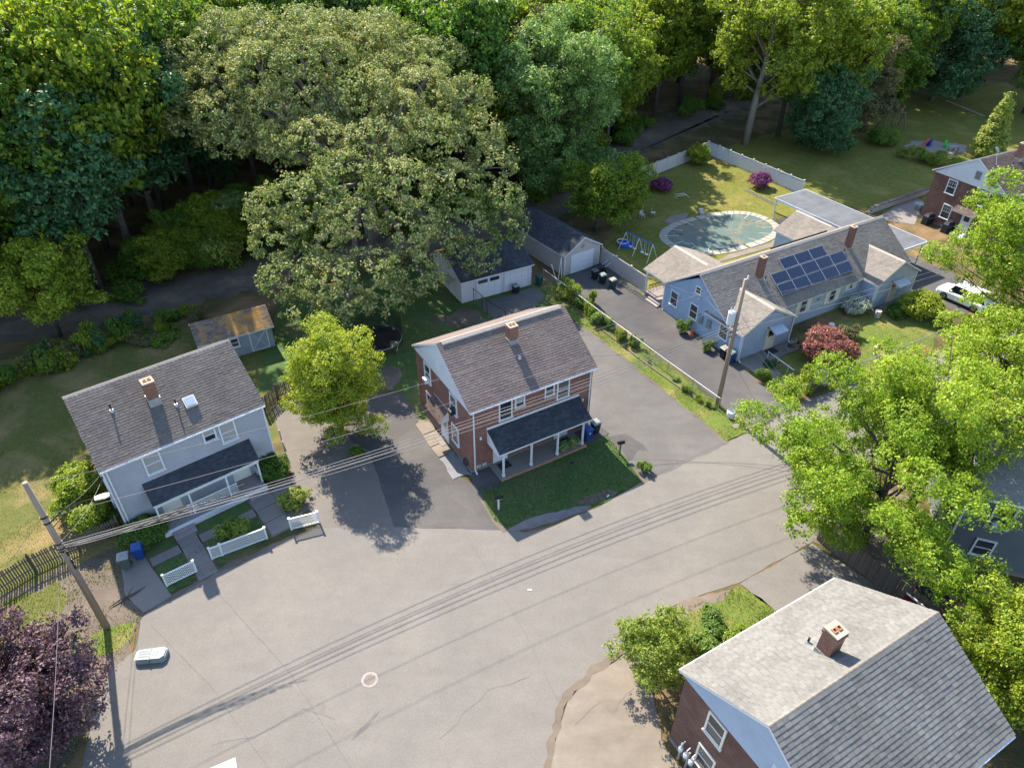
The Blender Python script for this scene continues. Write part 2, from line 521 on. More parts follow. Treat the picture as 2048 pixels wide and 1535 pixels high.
class B:
    """collects shapes, then links them as one mesh object"""

    def __init__(s):
        s.V, s.F, s.MI, s.mi = [], [], [], 0

    def add(s, V, F):
        o = len(s.V)
        s.V += [tuple(v) for v in V]
        s.F += [tuple(i + o for i in f) for f in F]
        s.MI += [s.mi] * len(F)
        return s

    def box(s, x0, y0, z0, x1, y1, z1):
        V = [(x0, y0, z0), (x1, y0, z0), (x1, y1, z0), (x0, y1, z0), (x0, y0, z1), (x1, y0, z1), (x1, y1, z1), (x0, y1, z1)]
        return s.add(V, [(0, 3, 2, 1), (4, 5, 6, 7), (0, 1, 5, 4), (1, 2, 6, 5), (2, 3, 7, 6), (3, 0, 4, 7)])

    def bar(s, p, q, w, h=None):
        """box of section w x h from p to q"""
        h = h or w
        p, q = Vector(p), Vector(q)
        d = (q - p).normalized()
        a = Vector((0, 0, 1)).cross(d)
        a = a.normalized() if a.length > 1e-4 else Vector((1, 0, 0))
        b = d.cross(a)
        V = []
        for e in (p, q):
            for sa, sb in ((-1, -1), (1, -1), (1, 1), (-1, 1)):
                V.append(e + a * (sa * w / 2) + b * (sb * h / 2))
        return s.add(V, [(0, 3, 2, 1), (4, 5, 6, 7), (0, 1, 5, 4), (1, 2, 6, 5), (2, 3, 7, 6), (3, 0, 4, 7)])

    def tube(s, pts, r, n=6, cap=True):
        pts = [Vector(p) for p in pts]
        R = r if isinstance(r, (list, tuple)) else [r] * len(pts)
        V, F = [], []
        pa = None
        for i, p in enumerate(pts):
            d = (pts[min(i + 1, len(pts) - 1)] - pts[max(i - 1, 0)]).normalized()
            if pa is None:
                a = d.orthogonal().normalized()
            else:
                a = (pa - d * pa.dot(d)).normalized()
            pa = a
            b = d.cross(a)
            for k in range(n):
                t = 2 * math.pi * k / n
                V.append(p + (a * math.cos(t) + b * math.sin(t)) * R[i])
        for i in range(len(pts) - 1):
            for k in range(n):
                k2 = (k + 1) % n
                F.append((i * n + k, i * n + k2, (i + 1) * n + k2, (i + 1) * n + k))
        if cap:
            F.append(tuple(reversed(range(n))))
            F.append(tuple(range((len(pts) - 1) * n, len(pts) * n)))
        return s.add(V, F)

    def lathe(s, prof, n=16, cx=0, cy=0):
        V, F = [], []
        for r, z in prof:
            for k in range(n):
                t = 2 * math.pi * k / n
                V.append((cx + r * math.cos(t), cy + r * math.sin(t), z))
        for i in range(len(prof) - 1):
            for k in range(n):
                k2 = (k + 1) % n
                F.append((i * n + k, i * n + k2, (i + 1) * n + k2, (i + 1) * n + k))
        F.append(tuple(reversed(range(n))))
        F.append(tuple(range((len(prof) - 1) * n, len(prof) * n)))
        return s.add(V, F)

    def prism(s, poly, a0, a1, axis='z'):
        """polygon extruded along an axis: z -> poly in (x,y); x -> poly in (y,z); y -> poly in (x,z)"""
        def P(p, a):
            return (p[0], p[1], a) if axis == 'z' else (a, p[0], p[1]) if axis == 'x' else (p[0], a, p[1])
        n = len(poly)
        ar = sum(poly[i][0] * poly[(i + 1) % n][1] - poly[(i + 1) % n][0] * poly[i][1] for i in range(n))
        if (ar < 0) != (axis == 'y'):
            poly = poly[::-1]
        V = [P(p, a0) for p in poly] + [P(p, a1) for p in poly]
        F = [tuple(reversed(range(n))), tuple(range(n, 2 * n))]
        F += [(i, (i + 1) % n, n + (i + 1) % n, n + i) for i in range(n)]
        return s.add(V, F)

    def mesh(s, name, mats, smooth=False):
        if isinstance(mats, str):
            mats = [mats]
        return new_mesh(name, s.V, s.F, mats, s.MI, smooth)

    def ob(s, name, mats, parent=None, loc=(0, 0, 0), rz=0.0, smooth=False, kind=None):
        return link(name, s.mesh(name, mats, smooth), parent, loc, rz, kind)


def link(name, me, parent=None, loc=(0, 0, 0), rz=0.0, kind=None):
    o = bpy.data.objects.new(name, me)
    C.objects.link(o)
    o.parent = parent
    o.location = loc
    o.rotation_euler = (0, 0, rz)
    if kind:
        o['kind'] = kind
    return o


def tag(o, label, cat, group=None):
    o['label'] = label
    o['category'] = cat
    if group:
        o['group'] = group
    return o


def thing(name, label, cat, loc=(0, 0, 0), rz=0.0, group=None):
    o = bpy.data.objects.new(name, None)
    C.objects.link(o)
    o.location = loc
    o.rotation_euler = (0, 0, rz)
    o.empty_display_size = 0.3
    return tag(o, label, cat, group)


def copy_tree(o, parent=None):
    c = o.copy()
    C.objects.link(c)
    c.parent = parent
    for ch in list(o.children):
        copy_tree(ch, c)
    return c


def np_mesh(name, V, quads, mat, smooth=False):
    me = bpy.data.meshes.new(name)
    nv, nq = len(V), len(quads)
    me.vertices.add(nv)
    me.vertices.foreach_set('co', V.astype(np.float32).ravel())
    k = quads.shape[1]
    me.loops.add(nq * k)
    me.loops.foreach_set('vertex_index', quads.astype(np.int32).ravel())
    me.polygons.add(nq)
    me.polygons.foreach_set('loop_start', np.arange(0, nq * k, k, dtype=np.int32))
    me.polygons.foreach_set('loop_total', np.full(nq, k, dtype=np.int32))
    me.materials.append(MATS[mat])
    me.polygons.foreach_set('use_smooth', np.zeros(nq, dtype=bool))
    me.update(calc_edges=True)
    return me

# ------------------------------------------------------------------ the setting
rng = np.random.default_rng(7)
random.seed(7)


def ragged(pts, amp=0.06, step=0.45, seed=1):
    r = random.Random(seed)
    out = []
    n = len(pts)
    for i in range(n):
        p, q = Vector(pts[i]), Vector(pts[(i + 1) % n])
        d = q - p
        k = max(1, min(60, int(d.length / step)))
        nn = Vector((-d.y, d.x)).normalized() if d.length > 0 else Vector((0, 0))
        for j in range(k):
            a = r.uniform(-amp, amp) + amp * 0.8 * math.sin(j * 0.9 + i * 2.1)
            v = p + d * (j / k) + nn * (a if j else a * 0.4)
            out.append((v.x, v.y))
    return out


def sheet(name, pts, z, mat, amp=0.0, seed=1, parent=None, thick=0.0, step=0.45):
    if amp:
        pts = ragged(pts, amp, step, seed)
    b = B()
    if thick:
        b.prism(pts, z - thick, z)
    else:
        ar = sum(pts[i][0] * pts[(i + 1) % len(pts)][1] - pts[(i + 1) % len(pts)][0] * pts[i][1] for i in range(len(pts)))
        if ar < 0:
            pts = pts[::-1]
        b.add([(x, y, z) for x, y in pts], [tuple(range(len(pts)))])
    return b.ob(name, mat, parent, kind=None if parent else 'structure')


def L2W(o, a, x, y):
    c, s = math.cos(a), math.sin(a)
    return (o[0] + x * c - y * s, o[1] + x * s + y * c)


sheet('ground', [(-500, -80), (500, -80), (500, 700), (-500, 700)], 0.0, 'forest_floor')
ROAD = [(-21.2, 8), (-20.3, 16.1), (-21.3, 19.4), (-21.1, 21.1), (-20.4, 22.3), (-20.9, 24.1), (-20.7, 25.0), (-19.6, 25.8), (-18.0, 27.4), (-16.1, 28.7), (-14.3, 29.9), (-12.3, 31.2), (-0.6, 31.1), (0.9, 30.7), (2.8, 31.3), (5.9, 33.0), (9.0, 35.35), (15.7, 39.4), (17.8, 40.6), (21.3, 43.4), (27.5, 46.5), (32.8, 49.3), (36.7, 51.2), (48.5, 58.4), (80, 76), (84, 69), (42.9, 48.7), (30.8, 40.3), (25.1, 35.5), (18.9, 30.0), (13.6, 26.9), (11.1, 26.0), (9.5, 25.3), (6.5, 22.5), (4.2, 21.0), (2.8, 19.5), (2.1, 17.5), (1.8, 16.1), (1.5, 8)]
sheet('road', ROAD, 0.016, 'asphalt_road', 0.03, 3)
sheet('driveway', [(-12.4, 31.0), (-7.5, 31.1), (-10.3, 38.4), (-11.9, 39.5), (-14.5, 43.5), (-17.1, 44.3), (-18.7, 43.5), (-17.0, 39.4), (-14.6, 34.6)], 0.022, 'asphalt_brown', 0.04, 5)
sheet('driveway', [(-7.5, 31.1), (-0.5, 30.9), (-2.4, 34.7), (-4.1, 36.2), (-8.8, 45.2), (-10.5, 45.1), (-13.2, 42.5), (-11.9, 39.5), (-10.3, 38.4)], 0.026, 'asphalt_dark', 0.03, 6)
sheet('driveway', [(7.1, 40.2), (6.1, 40.6), (5.6, 41.4), (1.5, 48.9), (-0.7, 54.5), (-3.2, 59.1), (2.1, 62.3), (3.2, 60.8), (2.2, 58.5), (5.3, 56.3), (7.0, 54.1), (9.6, 49.9), (12.6, 44.7), (14.4, 41.9), (15.8, 39.2), (9.1, 35.2)], 0.022, 'asphalt_grey', 0.05, 8)
sheet('driveway', [(5.0, 63.9), (9.2, 68.2), (13.3, 60.0), (19.1, 49.5), (21.5, 43.5), (21.3, 43.0), (17.9, 40.5), (16.4, 43.9), (12.1, 51.9), (8, 58.5)], 0.024, 'asphalt_dark', 0.05, 9)
sheet('driveway', [L2W((19.1, 49.75), 0.53, *p) for p in [(23.7, -5.0), (30.5, -5.0), (30.5, 3.3), (29.2, 19.0), (24.0, 19.0), (23.7, 3.3)]], 0.02, 'asphalt_dark', 0.05, 10)
sheet('driveway', [(13.6, 26.8), (18.9, 29.9), (21.8, 26.6), (26, 20), (20, 16), (17.4, 23.2), (15.1, 25.0)], 0.02, 'asphalt_road', 0.04, 11)
sheet('lawn', [(-2.35, 34.6), (-1.1, 31.7), (-0.3, 31.0), (1.2, 31.95), (4.2, 32.95), (5.9, 33.2), (9.0, 35.35), (7.1, 40.1), (0.35, 36.0)], 0.05, 'lawn_green', 0.07, 12, thick=0.05)
sheet('lawn', [(2.7, 62.3), (5.4, 56.4), (7.1, 54.2), (9.7, 50), (12.7, 44.8), (14.5, 42), (15.75, 39.5), (17.7, 40.6), (16.3, 43.7), (14.6, 46.9), (10.2, 54.2), (5.8, 60.5), (4.0, 63.4)], 0.045, 'lawn_bright', 0.09, 13, thick=0.045)
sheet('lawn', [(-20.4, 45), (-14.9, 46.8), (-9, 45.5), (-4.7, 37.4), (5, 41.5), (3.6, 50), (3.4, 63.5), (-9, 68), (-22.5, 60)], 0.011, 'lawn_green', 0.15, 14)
sheet('lawn', [(-58, 42), (-29.9, 25.2), (-24.4, 29.6), (-16.5, 40), (-18.2, 43.8), (-14.6, 46.6), (-16, 53), (-29, 55.5), (-37, 51.5), (-50, 47)], 0.006, 'lawn_dry', 0.15, 15)
sheet('lawn', [(19.5, 48.7), (25, 53.2), (33, 58.3), (39.6, 62), (38.3, 54.2), (36.5, 51.5), (28, 47.9), (23, 45.2), (21.6, 43.9)], 0.012, 'lawn_bright', 0.08, 16)
sheet('lawn', [(9.1, 68.5), (15.3, 89.8), (27.8, 101.2), (36, 86), (43, 67), (30, 57), (14, 58)], 0.008, 'lawn_pool', 0.1, 17)
sheet('lawn', [(36.6, 86.6), (43.5, 80.5), (62, 88), (90, 105), (92, 140), (62, 128), (42, 112), (28.5, 102)], 0.010, 'lawn_pool', 0.2, 18)
sheet('dirt_patch', [(-31, 12), (-29.9, 25.6), (-24.5, 29.6), (-22.5, 25.8), (-20.8, 24.5), (-20.7, 21.5), (-21.2, 19.4), (-20.5, 12)], 0.010, 'dirt', 0.15, 19)
sheet('dirt_patch', [(-7.5, 56), (-4.2, 58.4), (-2.8, 57.4), (-2.2, 56.2), (-5.0, 54.8)], 0.015, 'dirt', 0.3, 20)
sheet('dirt_patch', [(-11.7, 46.4), (-9.4, 45.6), (-9.3, 48.2), (-10.8, 49.0)], 0.015, 'dirt', 0.25, 21)
sheet('dirt_patch', [(-2.55, 34.7), (-1.25, 31.6), (-0.5, 30.7), (-0.15, 30.95), (-0.95, 31.8), (-2.2, 34.6)], 0.034, 'dirt', 0.05, 34, step=0.3)
sheet('dirt_patch', [(7.0, 40.2), (9.1, 35.5), (9.3, 35.3), (8.9, 35.1), (8.7, 35.5), (6.85, 39.9)], 0.034, 'dirt', 0.06, 35, step=0.3)
sheet('dirt_patch', [(5.3, 56.2), (7.0, 54.0), (9.6, 49.8), (12.6, 44.6), (14.4, 41.8), (15.6, 39.2), (15.95, 39.4), (14.7, 42.1), (9.9, 50.1), (7.2, 54.4)], 0.034, 'dirt', 0.06, 36, step=0.3)
sheet('dirt_patch', [(-20.8, 25.1), (-19.7, 25.9), (-18.1, 27.5), (-14.4, 30.0), (-12.3, 31.3), (-12.4, 31.0), (-14.3, 29.7), (-18.0, 27.15), (-19.6, 25.55), (-20.7, 24.7)], 0.027, 'dirt', 0.07, 37, step=0.3)
sheet('dirt_patch', [(1.6, 10), (1.9, 16.1), (2.2, 17.5), (2.9, 19.4), (4.3, 20.9), (6.5, 22.4), (9.4, 25.2), (9.6, 25.4), (6.4, 22.7), (4.1, 21.2), (2.6, 19.6), (1.9, 17.6), (1.55, 16.1), (1.3, 10)], 0.042, 'dirt', 0.09, 38, step=0.3)
sheet('dirt_patch', [(17.6, 40.4), (18.8, 41.0), (17.4, 42.6), (16.6, 43.2), (16.4, 42.6)], 0.05, 'dirt', 0.12, 22)
sheet('dirt_patch', [(9.5, 25.25), (11.1, 25.9), (13.4, 26.7), (12.6, 25.8), (10.4, 24.9), (9.0, 23.6)], 0.024, 'dirt', 0.12, 23)
sheet('dirt_patch', [(3.9, 32.9), (5.6, 33.2), (7.2, 34.3), (6.4, 34.6), (4.8, 33.9)], 0.053, 'dirt', 0.12, 24)
sheet('dirt_patch', [(19.0, 30.1), (21.9, 26.6), (25.5, 21.5), (27, 24), (27, 34), (24.5, 35)], 0.008, 'dirt', 0.12, 25)
sheet('lawn', [(9.3, 24.9), (11.3, 25.6), (13.6, 26.7), (15.1, 25.0), (14, 21.6), (10.6, 19.6), (7.6, 21.0), (8.4, 23.5)], 0.02, 'lawn_bright', 0.10, 26)
sheet('sidewalk', [(1.6, 8), (1.85, 16.1), (2.2, 17.5), (2.9, 19.4), (4.3, 20.9), (6.5, 22.35), (8.3, 23.3), (7.4, 21.2), (7.4, 17.5), (10, 12), (10, 8)], 0.035, 'old_concrete', 0.05, 27)
sheet('gravel_path', [(-60, 50.0), (-48, 52.2), (-40.7, 55.3), (-34.0, 58.3), (-24.1, 64.0), (-12, 70.8), (3.5, 78.6), (10.2, 88), (16.8, 101.2), (25.6, 111.5), (36, 121.6), (48, 130), (46, 133), (33.6, 124), (23.4, 113.8), (14.6, 102.6), (8, 89.8), (0.9, 80.5), (-13.6, 72.8), (-25.0, 65.7), (-35.6, 60.2), (-47.0, 55.2), (-60, 52.5)], 0.016, 'gravel_path', 0.4, 28)
sheet('path_verge', [(-60, 48.6), (-40, 53.4), (-24, 62.3), (-11, 69.5), (4.5, 77.5), (11, 87), (18, 100.4), (27, 110.6), (38, 120.5), (46, 133.6), (31, 125), (21, 114.6), (12.8, 103), (6, 90), (-1, 81.5), (-16, 74), (-27, 67.3), (-48, 57.5), (-60, 55)], 0.012, 'dirt', 0.6, 39)
sheet('puddle', [(-0.45, 31.05), (1.2, 32.1), (4.2, 33.1), (5.7, 33.5), (4.9, 32.55), (2.8, 31.5), (0.9, 30.95), (-0.05, 30.75)], 0.030, 'water_puddle', 0.06, 29)
sheet('sand_pit', [(57.2, 104.2), (58.4, 102.4), (61.6, 100.6), (65.0, 102.0), (66.6, 105.2), (62.5, 107.2), (59.2, 107)], 0.02, 'sand', 0.25, 30)
sheet('patio', [(42.9, 79.2), (46.6, 77.4), (50.6, 84.0), (50.4, 86.2)], 0.02, 'concrete', 0.02, 31)

sheet('lawn', [(-22.9, 23.5), (-21.2, 24.0), (-20.95, 22.9), (-21.3, 22.2), (-23.5, 22.0), (-25.2, 21.2), (-25.6, 22.3)], 0.018, 'lawn_bright', 0.2, 32)
sheet('lawn', [(-29.8, 20.2), (-26.5, 22.8), (-25.6, 24.9), (-26.8, 26.8), (-29.7, 25.2)], 0.018, 'lawn_dry', 0.3, 33)

# seams and sealed cracks in the asphalt: thin strips of tar lying on the road
def crack(pts, w=0.03, z=0.022, seed=0, wob=0.05):
    r = random.Random(seed)
    P = []
    for i in range(len(pts) - 1):
        p, q = Vector(pts[i]), Vector(pts[i + 1])
        k = max(2, int((q - p).length / 0.5))
        for j in range(k):
            P.append(p + (q - p) * (j / k))
    P.append(Vector(pts[-1]))
    V, F = [], []
    for i, p in enumerate(P):
        d = (P[min(i + 1, len(P) - 1)] - P[max(0, i - 1)]).normalized()
        n = Vector((-d.y, d.x))
        c = p + n * r.uniform(-wob, wob)
        h = w / 2 * r.uniform(0.5, 1.3)
        V += [(*(c - n * h), z), (*(c + n * h), z)]
    F = [(2 * i, 2 * i + 2, 2 * i + 3, 2 * i + 1) for i in range(len(P) - 1)]
    return B().add(V, F).ob('crack', 'crack_tar', bpy.data.objects['road'])


crack([(-6.2, 14.5), (-11.9, 21.2), (-17.4, 26.2)], 0.021, seed=1, wob=0.02)
crack([(-9.9, 14.5), (-15.6, 20.2), (-20.3, 23.9)], 0.018, seed=2, wob=0.02)
crack([(-3.1, 30.9), (-0.6, 26.0), (0.65, 23.7), (4.3, 15)], 0.015, seed=3, wob=0.02)
crack([(-7.5, 31.3), (-4.0, 31.1), (-0.7, 31.2)], 0.021, 0.031, 4, 0.05)
crack([(-10.3, 38.4), (-8.6, 34.0), (-7.5, 31.2)], 0.030, 0.031, 5, 0.06)
crack([(9.1, 35.4), (12.0, 37.3), (15.7, 39.4)], 0.024, 0.028, 6, 0.04)
crack([(-14.5, 17.2), (-12.6, 17.6), (-10.5, 19.0), (-8.8, 18.4)], 0.018, seed=7, wob=0.08)
crack([(9.8, 41.4), (11.0, 41.9), (11.8, 43.0)], 0.018, 0.028, 8, 0.10)
crack([(-3.5, 17.5), (-1.2, 20.0), (1.0, 20.8)], 0.015, seed=9, wob=0.10)
crack([(3.2, 18.2), (4.6, 19.4), (5.2, 18.8), (6.4, 20.2)], 0.018, 0.041, 10, 0.12)
sheet('tar_patch', [(-7.8, 17.4), (-7.2, 17.9), (-6.6, 18.9), (-6.9, 18.7), (-7.5, 18.0)], 0.021, 'asphalt_grey', 0.05, 41, bpy.data.objects['road'])
# damp stain running off the bins
sheet('damp_stain', [(7.0, 39.9), (8.4, 40.3), (9.6, 39.2), (9.9, 38.4), (9.2, 38.5), (8.7, 37.6), (8.3, 37.3), (8.0, 38.5), (7.3, 39.2)], 0.027, 'asphalt_dark', 0.07, 42, bpy.data.objects['road'])

GREY_O, GREY_A = (-24.10, 30.12), 0.68          # local frame of the grey duplex
BRK_O, BRK_A = (-2.77, 35.71), 0.5326           # brick duplex
NEAR_O, NEAR_A = (16.34, 22.83), 3.665          # duplex in the near corner
BLUE_O, BLUE_A = (19.1, 49.75), 0.53            # blue bungalow


def slab_row(name, frame, rects, z, mat, thick=0.1):
    """concrete slabs, each an object of its own under a walk of the setting"""
    base = sheet(name, [L2W(*frame, *p) for p in rects[0]], 0.013, 'dirt')
    for i, r in enumerate(rects[1:]):
        cx = sum(p[0] for p in r) / len(r)
        cy = sum(p[1] for p in r) / len(r)
        q = [(cx + (p[0] - cx) * 0.985, cy + (p[1] - cy) * 0.985) for p in r]
        b = B().prism([L2W(*frame, *p) for p in q], 0.0, z + random.uniform(-0.008, 0.008))
        b.ob('slab', mat, base)


def rect(x0, y0, x1, y1):
    return [(x0, y0), (x1, y0), (x1, y1), (x0, y1)]


G_ = (GREY_O, GREY_A)
R = [rect(2.2, -5.9, 3.5, -1.6)]
for i in range(4):
    R.append(rect(2.25, -2.9 - i * 1.05, 3.4, -1.85 - i * 1.05))
slab_row('garden_walk', G_, R, 0.05, 'concrete')
R = [rect(0.4, -3.3, 7.1, -2.45)]
for x0, x1 in ((0.45, 1.3), (1.3, 2.2), (3.45, 4.7), (4.7, 5.9), (5.9, 7.05)):
    R.append(rect(x0, -3.25, x1, -2.5))
slab_row('garden_walk', G_, R, 0.045, 'concrete')
R = [rect(7.0, -5.6, 8.8, -1.6), rect(7.1, -2.9, 8.6, -1.6), rect(7.1, -4.2, 8.6, -2.93), rect(7.1, -5.5, 8.5, -4.23), rect(8.62, -2.9, 10.0, -1.7)]
slab_row('garden_walk', G_, R, 0.052, 'concrete')
sheet('garden_bed', [L2W(*G_, *p) for p in [(3.5, -2.45), (7.0, -2.45), (6.9, -1.6), (3.6, -1.6)]], 0.02, 'lawn_green', 0.05, 51)
sheet('garden_bed', [L2W(*G_, *p) for p in [(3.6, -5.6), (7.0, -5.6), (7.0, -3.3), (3.5, -3.3)]], 0.02, 'lawn_green', 0.05, 52)
sheet('garden_bed', [L2W(*G_, *p) for p in [(0.5, -5.9), (2.1, -5.9), (2.15, -3.35), (0.5, -3.35)]], 0.02, 'lawn_green', 0.05, 53)
sheet('garden_bed', [L2W(*G_, *p) for p in [(-0.3, -2.4), (2.1, -2.4), (2.1, 0.2), (-0.3, 0.2)]], 0.02, 'lawn_green', 0.05, 54)
sheet('garden_bed', [L2W(*G_, *p) for p in [(8.7, -5.2), (10.4, -4.6), (10.3, 0.2), (8.7, -1.6)]], 0.016, 'dirt', 0.05, 55)
sheet('concrete_pad', [(-23.9, 28.3), (-23.1, 29.2), (-19.75, 25.75), (-20.9, 24.6), (-22.5, 25.8)], 0.04, 'concrete', 0.03, 56)
K_ = (BRK_O, BRK_A)
sheet('side_path', [L2W(*K_, *p) for p in [(-0.5, -1.75), (1.55, -1.75), (1.55, 0.25), (-0.1, 0.25)]], 0.054, 'asphalt_dark', 0.03, 57)
sheet('side_path', [L2W(*K_, *p) for p in [(8.7, -1.3), (11.0, -1.1), (10.6, 1.8), (10.1, 1.8), (10.0, 0.3), (8.7, 0.3)]], 0.054, 'asphalt_dark', 0.03, 58)
sheet('stone_bed', [L2W(*K_, *p) for p in [(-1.25, 0.4), (0.1, 0.1), (0.1, 2.9), (-1.2, 2.7)]], 0.06, 'crushed_stone', 0.1, 59)
R = [rect(-1.3, 2.8, 0.1, 7.4), [(-1.15, 2.9), (0.05, 2.9), (0.05, 4.2), (-1.2, 4.1)], [(-1.2, 4.2), (0.05, 4.25), (0.05, 5.7), (-1.15, 5.6)], [(-1.1, 5.7), (0.0, 5.75), (-0.1, 7.1), (-0.6, 7.4), (-1.1, 7.0)]]
slab_row('side_walk', K_, R, 0.07, 'old_concrete')


# ------------------------------------------------------------------ building parts
_wc = {}
FACE = {'F': 0.0, 'L': -math.pi / 2, 'R': math.pi / 2, 'K': math.pi}


def window(root, face, x, y, z, w, h, trim='white_trim', style='dh', blind=None, label=None):
    key = (round(w, 3), round(h, 3), trim, style)
    if key not in _wc:
        t = 0.10
        b = B()
        b.box(-w / 2, -0.075, h - t, w / 2, 0.0, h)
        b.box(-w / 2, -0.070, t * 0.6, -w / 2 + t, 0.0, h - t)
        b.box(w / 2 - t, -0.070, t * 0.6, w / 2, 0.0, h - t)
        b.box(-w / 2 + t, -0.055, h * 0.5 - 0.025, w / 2 - t, -0.022, h * 0.5 + 0.03)
        b.box(-w / 2 + t, -0.045, t * 0.6, w / 2 - t, -0.022, t * 0.6 + 0.045)
        if style == 'mun':
            b.box(-0.015, -0.04, h * 0.5, 0.015, -0.024, h - t)
            b.box(-w / 2 + t, -0.04, h * 0.74, w / 2 - t, -0.024, h * 0.74 + 0.02)
            b.box(-w / 4, -0.04, h * 0.5, -w / 4 + 0.02, -0.024, h - t)
            b.box(w / 4, -0.04, h * 0.5, w / 4 + 0.02, -0.024, h - t)
        f = b.mesh('window', trim)
        s_ = B().box(-w / 2 - 0.05, -0.13, 0.0, w / 2 + 0.05, 0.0, t * 0.6).mesh('sill', trim)
        pu = B().box(-w / 2 + t, -0.03, h * 0.5, w / 2 - t, -0.005, h - t + 0.002).mesh('pane', 'glass')
        pl = B().box(-w / 2 + t, -0.022, t * 0.6 + 0.002, w / 2 - t, -0.004, h * 0.5).mesh('pane', 'glass')
        pb = B().box(-w / 2 + t, -0.03, h * 0.5, w / 2 - t, -0.005, h - t + 0.002).mesh('pane', 'blind')
        pbl = B().box(-w / 2 + t, -0.022, t * 0.6 + 0.002, w / 2 - t, -0.004, h * 0.5).mesh('pane', 'blind')
        _wc[key] = (f, s_, pu, pl, pb, pbl)
    f, s_, pu, pl, pb, pbl = _wc[key]
    o = link('window', f, root, (x, y, z), FACE[face])
    if label:
        o['label'] = label
    link('sill', s_, o)
    bl = blind if blind is not None else random.choice((0, 0, 1, 2))
    link('pane', pb if bl >= 1 else pu, o)
    link('pane', pbl if bl >= 2 else pl, o)
    return o


def door(root, face, x, y, z, w=0.95, h=2.05, mat='white_trim', lite=True):
    b = B()
    b.box(-w / 2 - 0.1, -0.05, 0, -w / 2, 0, h + 0.1)
    b.box(w / 2, -0.05, 0, w / 2 + 0.1, 0, h + 0.1)
    b.box(-w / 2, -0.05, h, w / 2, 0, h + 0.1)
    b.box(-w / 2, -0.025, 0, w / 2, 0, h)
    for z0, z1 in ((0.15, 0.75), (0.9, 1.2)):
        for x0, x1 in ((-w / 2 + 0.12, -0.05), (0.05, w / 2 - 0.12)):
            b.box(x0, -0.036, z0, x1, -0.02, z1)
    o = b.ob('door', mat, root, (x, y, z), FACE[face])
    if lite:
        B().box(-w / 2 + 0.15, -0.034, 1.3, w / 2 - 0.15, -0.02, h - 0.12).ob('pane', 'glass', o)
    B().box(w / 2 - 0.13, -0.08, 1.0, w / 2 - 0.08, -0.02, 1.05).ob('handle', 'galv', o)
    return o


def clap(b, o, u, n, length, z0, z1, apex=None, ex=0.12, skip=0.0):
    """lapped siding boards on a wall plane; above z1 the boards shorten towards a gable apex"""
    z = z0
    top = apex if apex else z1
    while z < top - 0.02:
        zt = min(z + ex, top)
        a0, a1 = 0.0, length
        if z > z1 and apex:
            k = (z - z1) / (apex - z1)
            a0, a1 = length / 2 * k, length * (1 - k / 2)
        V = []
        for a, zz, off in ((a0, z, 0.024), (a1, z, 0.024), (a1, zt, 0.006), (a0, zt, 0.006), (a0, z, 0.0), (a1, z, 0.0)):
            V.append((o[0] + u[0] * a + n[0] * off, o[1] + u[1] * a + n[1] * off, zz))
        b.add(V, [(0, 1, 2, 3), (4, 5, 1, 0)])
        z += ex


def tab_mesh(L, Sl, ex, w, t, seed, name, mat, slab=True):
    r = np.random.default_rng(seed)
    nr = max(1, int(math.ceil(Sl / ex)))
    nc = int(math.ceil(L / w)) + 1
    row = np.repeat(np.arange(nr), nc)
    col = np.tile(np.arange(nc), nr)
    off = (r.random(nr) * w)[row]
    a0 = np.clip(col * w - off, 0, L)
    a1 = np.clip(col * w - off + w * 0.965, 0, L)
    b0 = row * ex + r.normal(0, 0.004, len(row))
    b1 = np.minimum(b0 + ex * 1.15, Sl)
    th = t * r.uniform(0.7, 1.35, len(row))
    ok = (a1 - a0 > 0.02) & (b1 - b0 > 0.02)
    a0, a1, b0, b1, th = a0[ok], a1[ok], b0[ok], b1[ok], th[ok]
    n = len(a0)
    e = np.full(n, 0.0012)
    z = np.zeros(n)
    P = np.stack([np.stack([a0, b0, z], 1), np.stack([a1, b0, z], 1), np.stack([a1, b0, th], 1), np.stack([a0, b0, th], 1), np.stack([a1, b1, e], 1), np.stack([a0, b1, e], 1)], 1).reshape(-1, 3)
    base = np.arange(n)[:, None] * 6
    Q = np.concatenate([base + np.array([[0, 1, 2, 3]]), base + np.array([[3, 2, 4, 5]])], 0)
    return np_mesh(name, P, Q, mat)


_seed = [100]


def slope(root, mat, O, U, Vs, L, Sl, ex=0.19, w=0.31, t=0.007, single=False):
    """shingles on a roof plane with corner O, direction U along the eave and Vs up the slope"""
    U, Vs = Vector(U).normalized(), Vector(Vs).normalized()
    N = U.cross(Vs).normalized()
    O = Vector(O) + N * 0.004
    M = Matrix(((U.x, Vs.x, N.x, O.x), (U.y, Vs.y, N.y, O.y), (U.z, Vs.z, N.z, O.z), (0, 0, 0, 1)))
    _seed[0] += 1
    if not single:
        o = link('shingles', tab_mesh(L, Sl, ex, w, t, _seed[0], 'shingles', mat), root, kind='stuff')
        o.matrix_local = M
        return o
    # shingle strips one by one, three tabs to a strip
    sw = w * 3
    full = [tab_mesh_strip(sw, ex, w, t, k, mat) for k in range(4)]
    nr = int(math.ceil(Sl / ex))
    for r_ in range(nr):
        a = -random.choice((0, w, 2 * w)) * 0.5
        while a < L - 0.05:
            x0, x1 = max(0, a), min(L, a + sw)
            if x1 - x0 > sw * 0.99:
                me = full[random.randrange(4)]
            else:
                me = tab_mesh_strip(x1 - x0, ex, w, t, r_, mat)
            o = link('shingle', me, root)
            T = Matrix.Translation((x0, r_ * ex, 0))
            o.matrix_local = M @ T
            a += sw


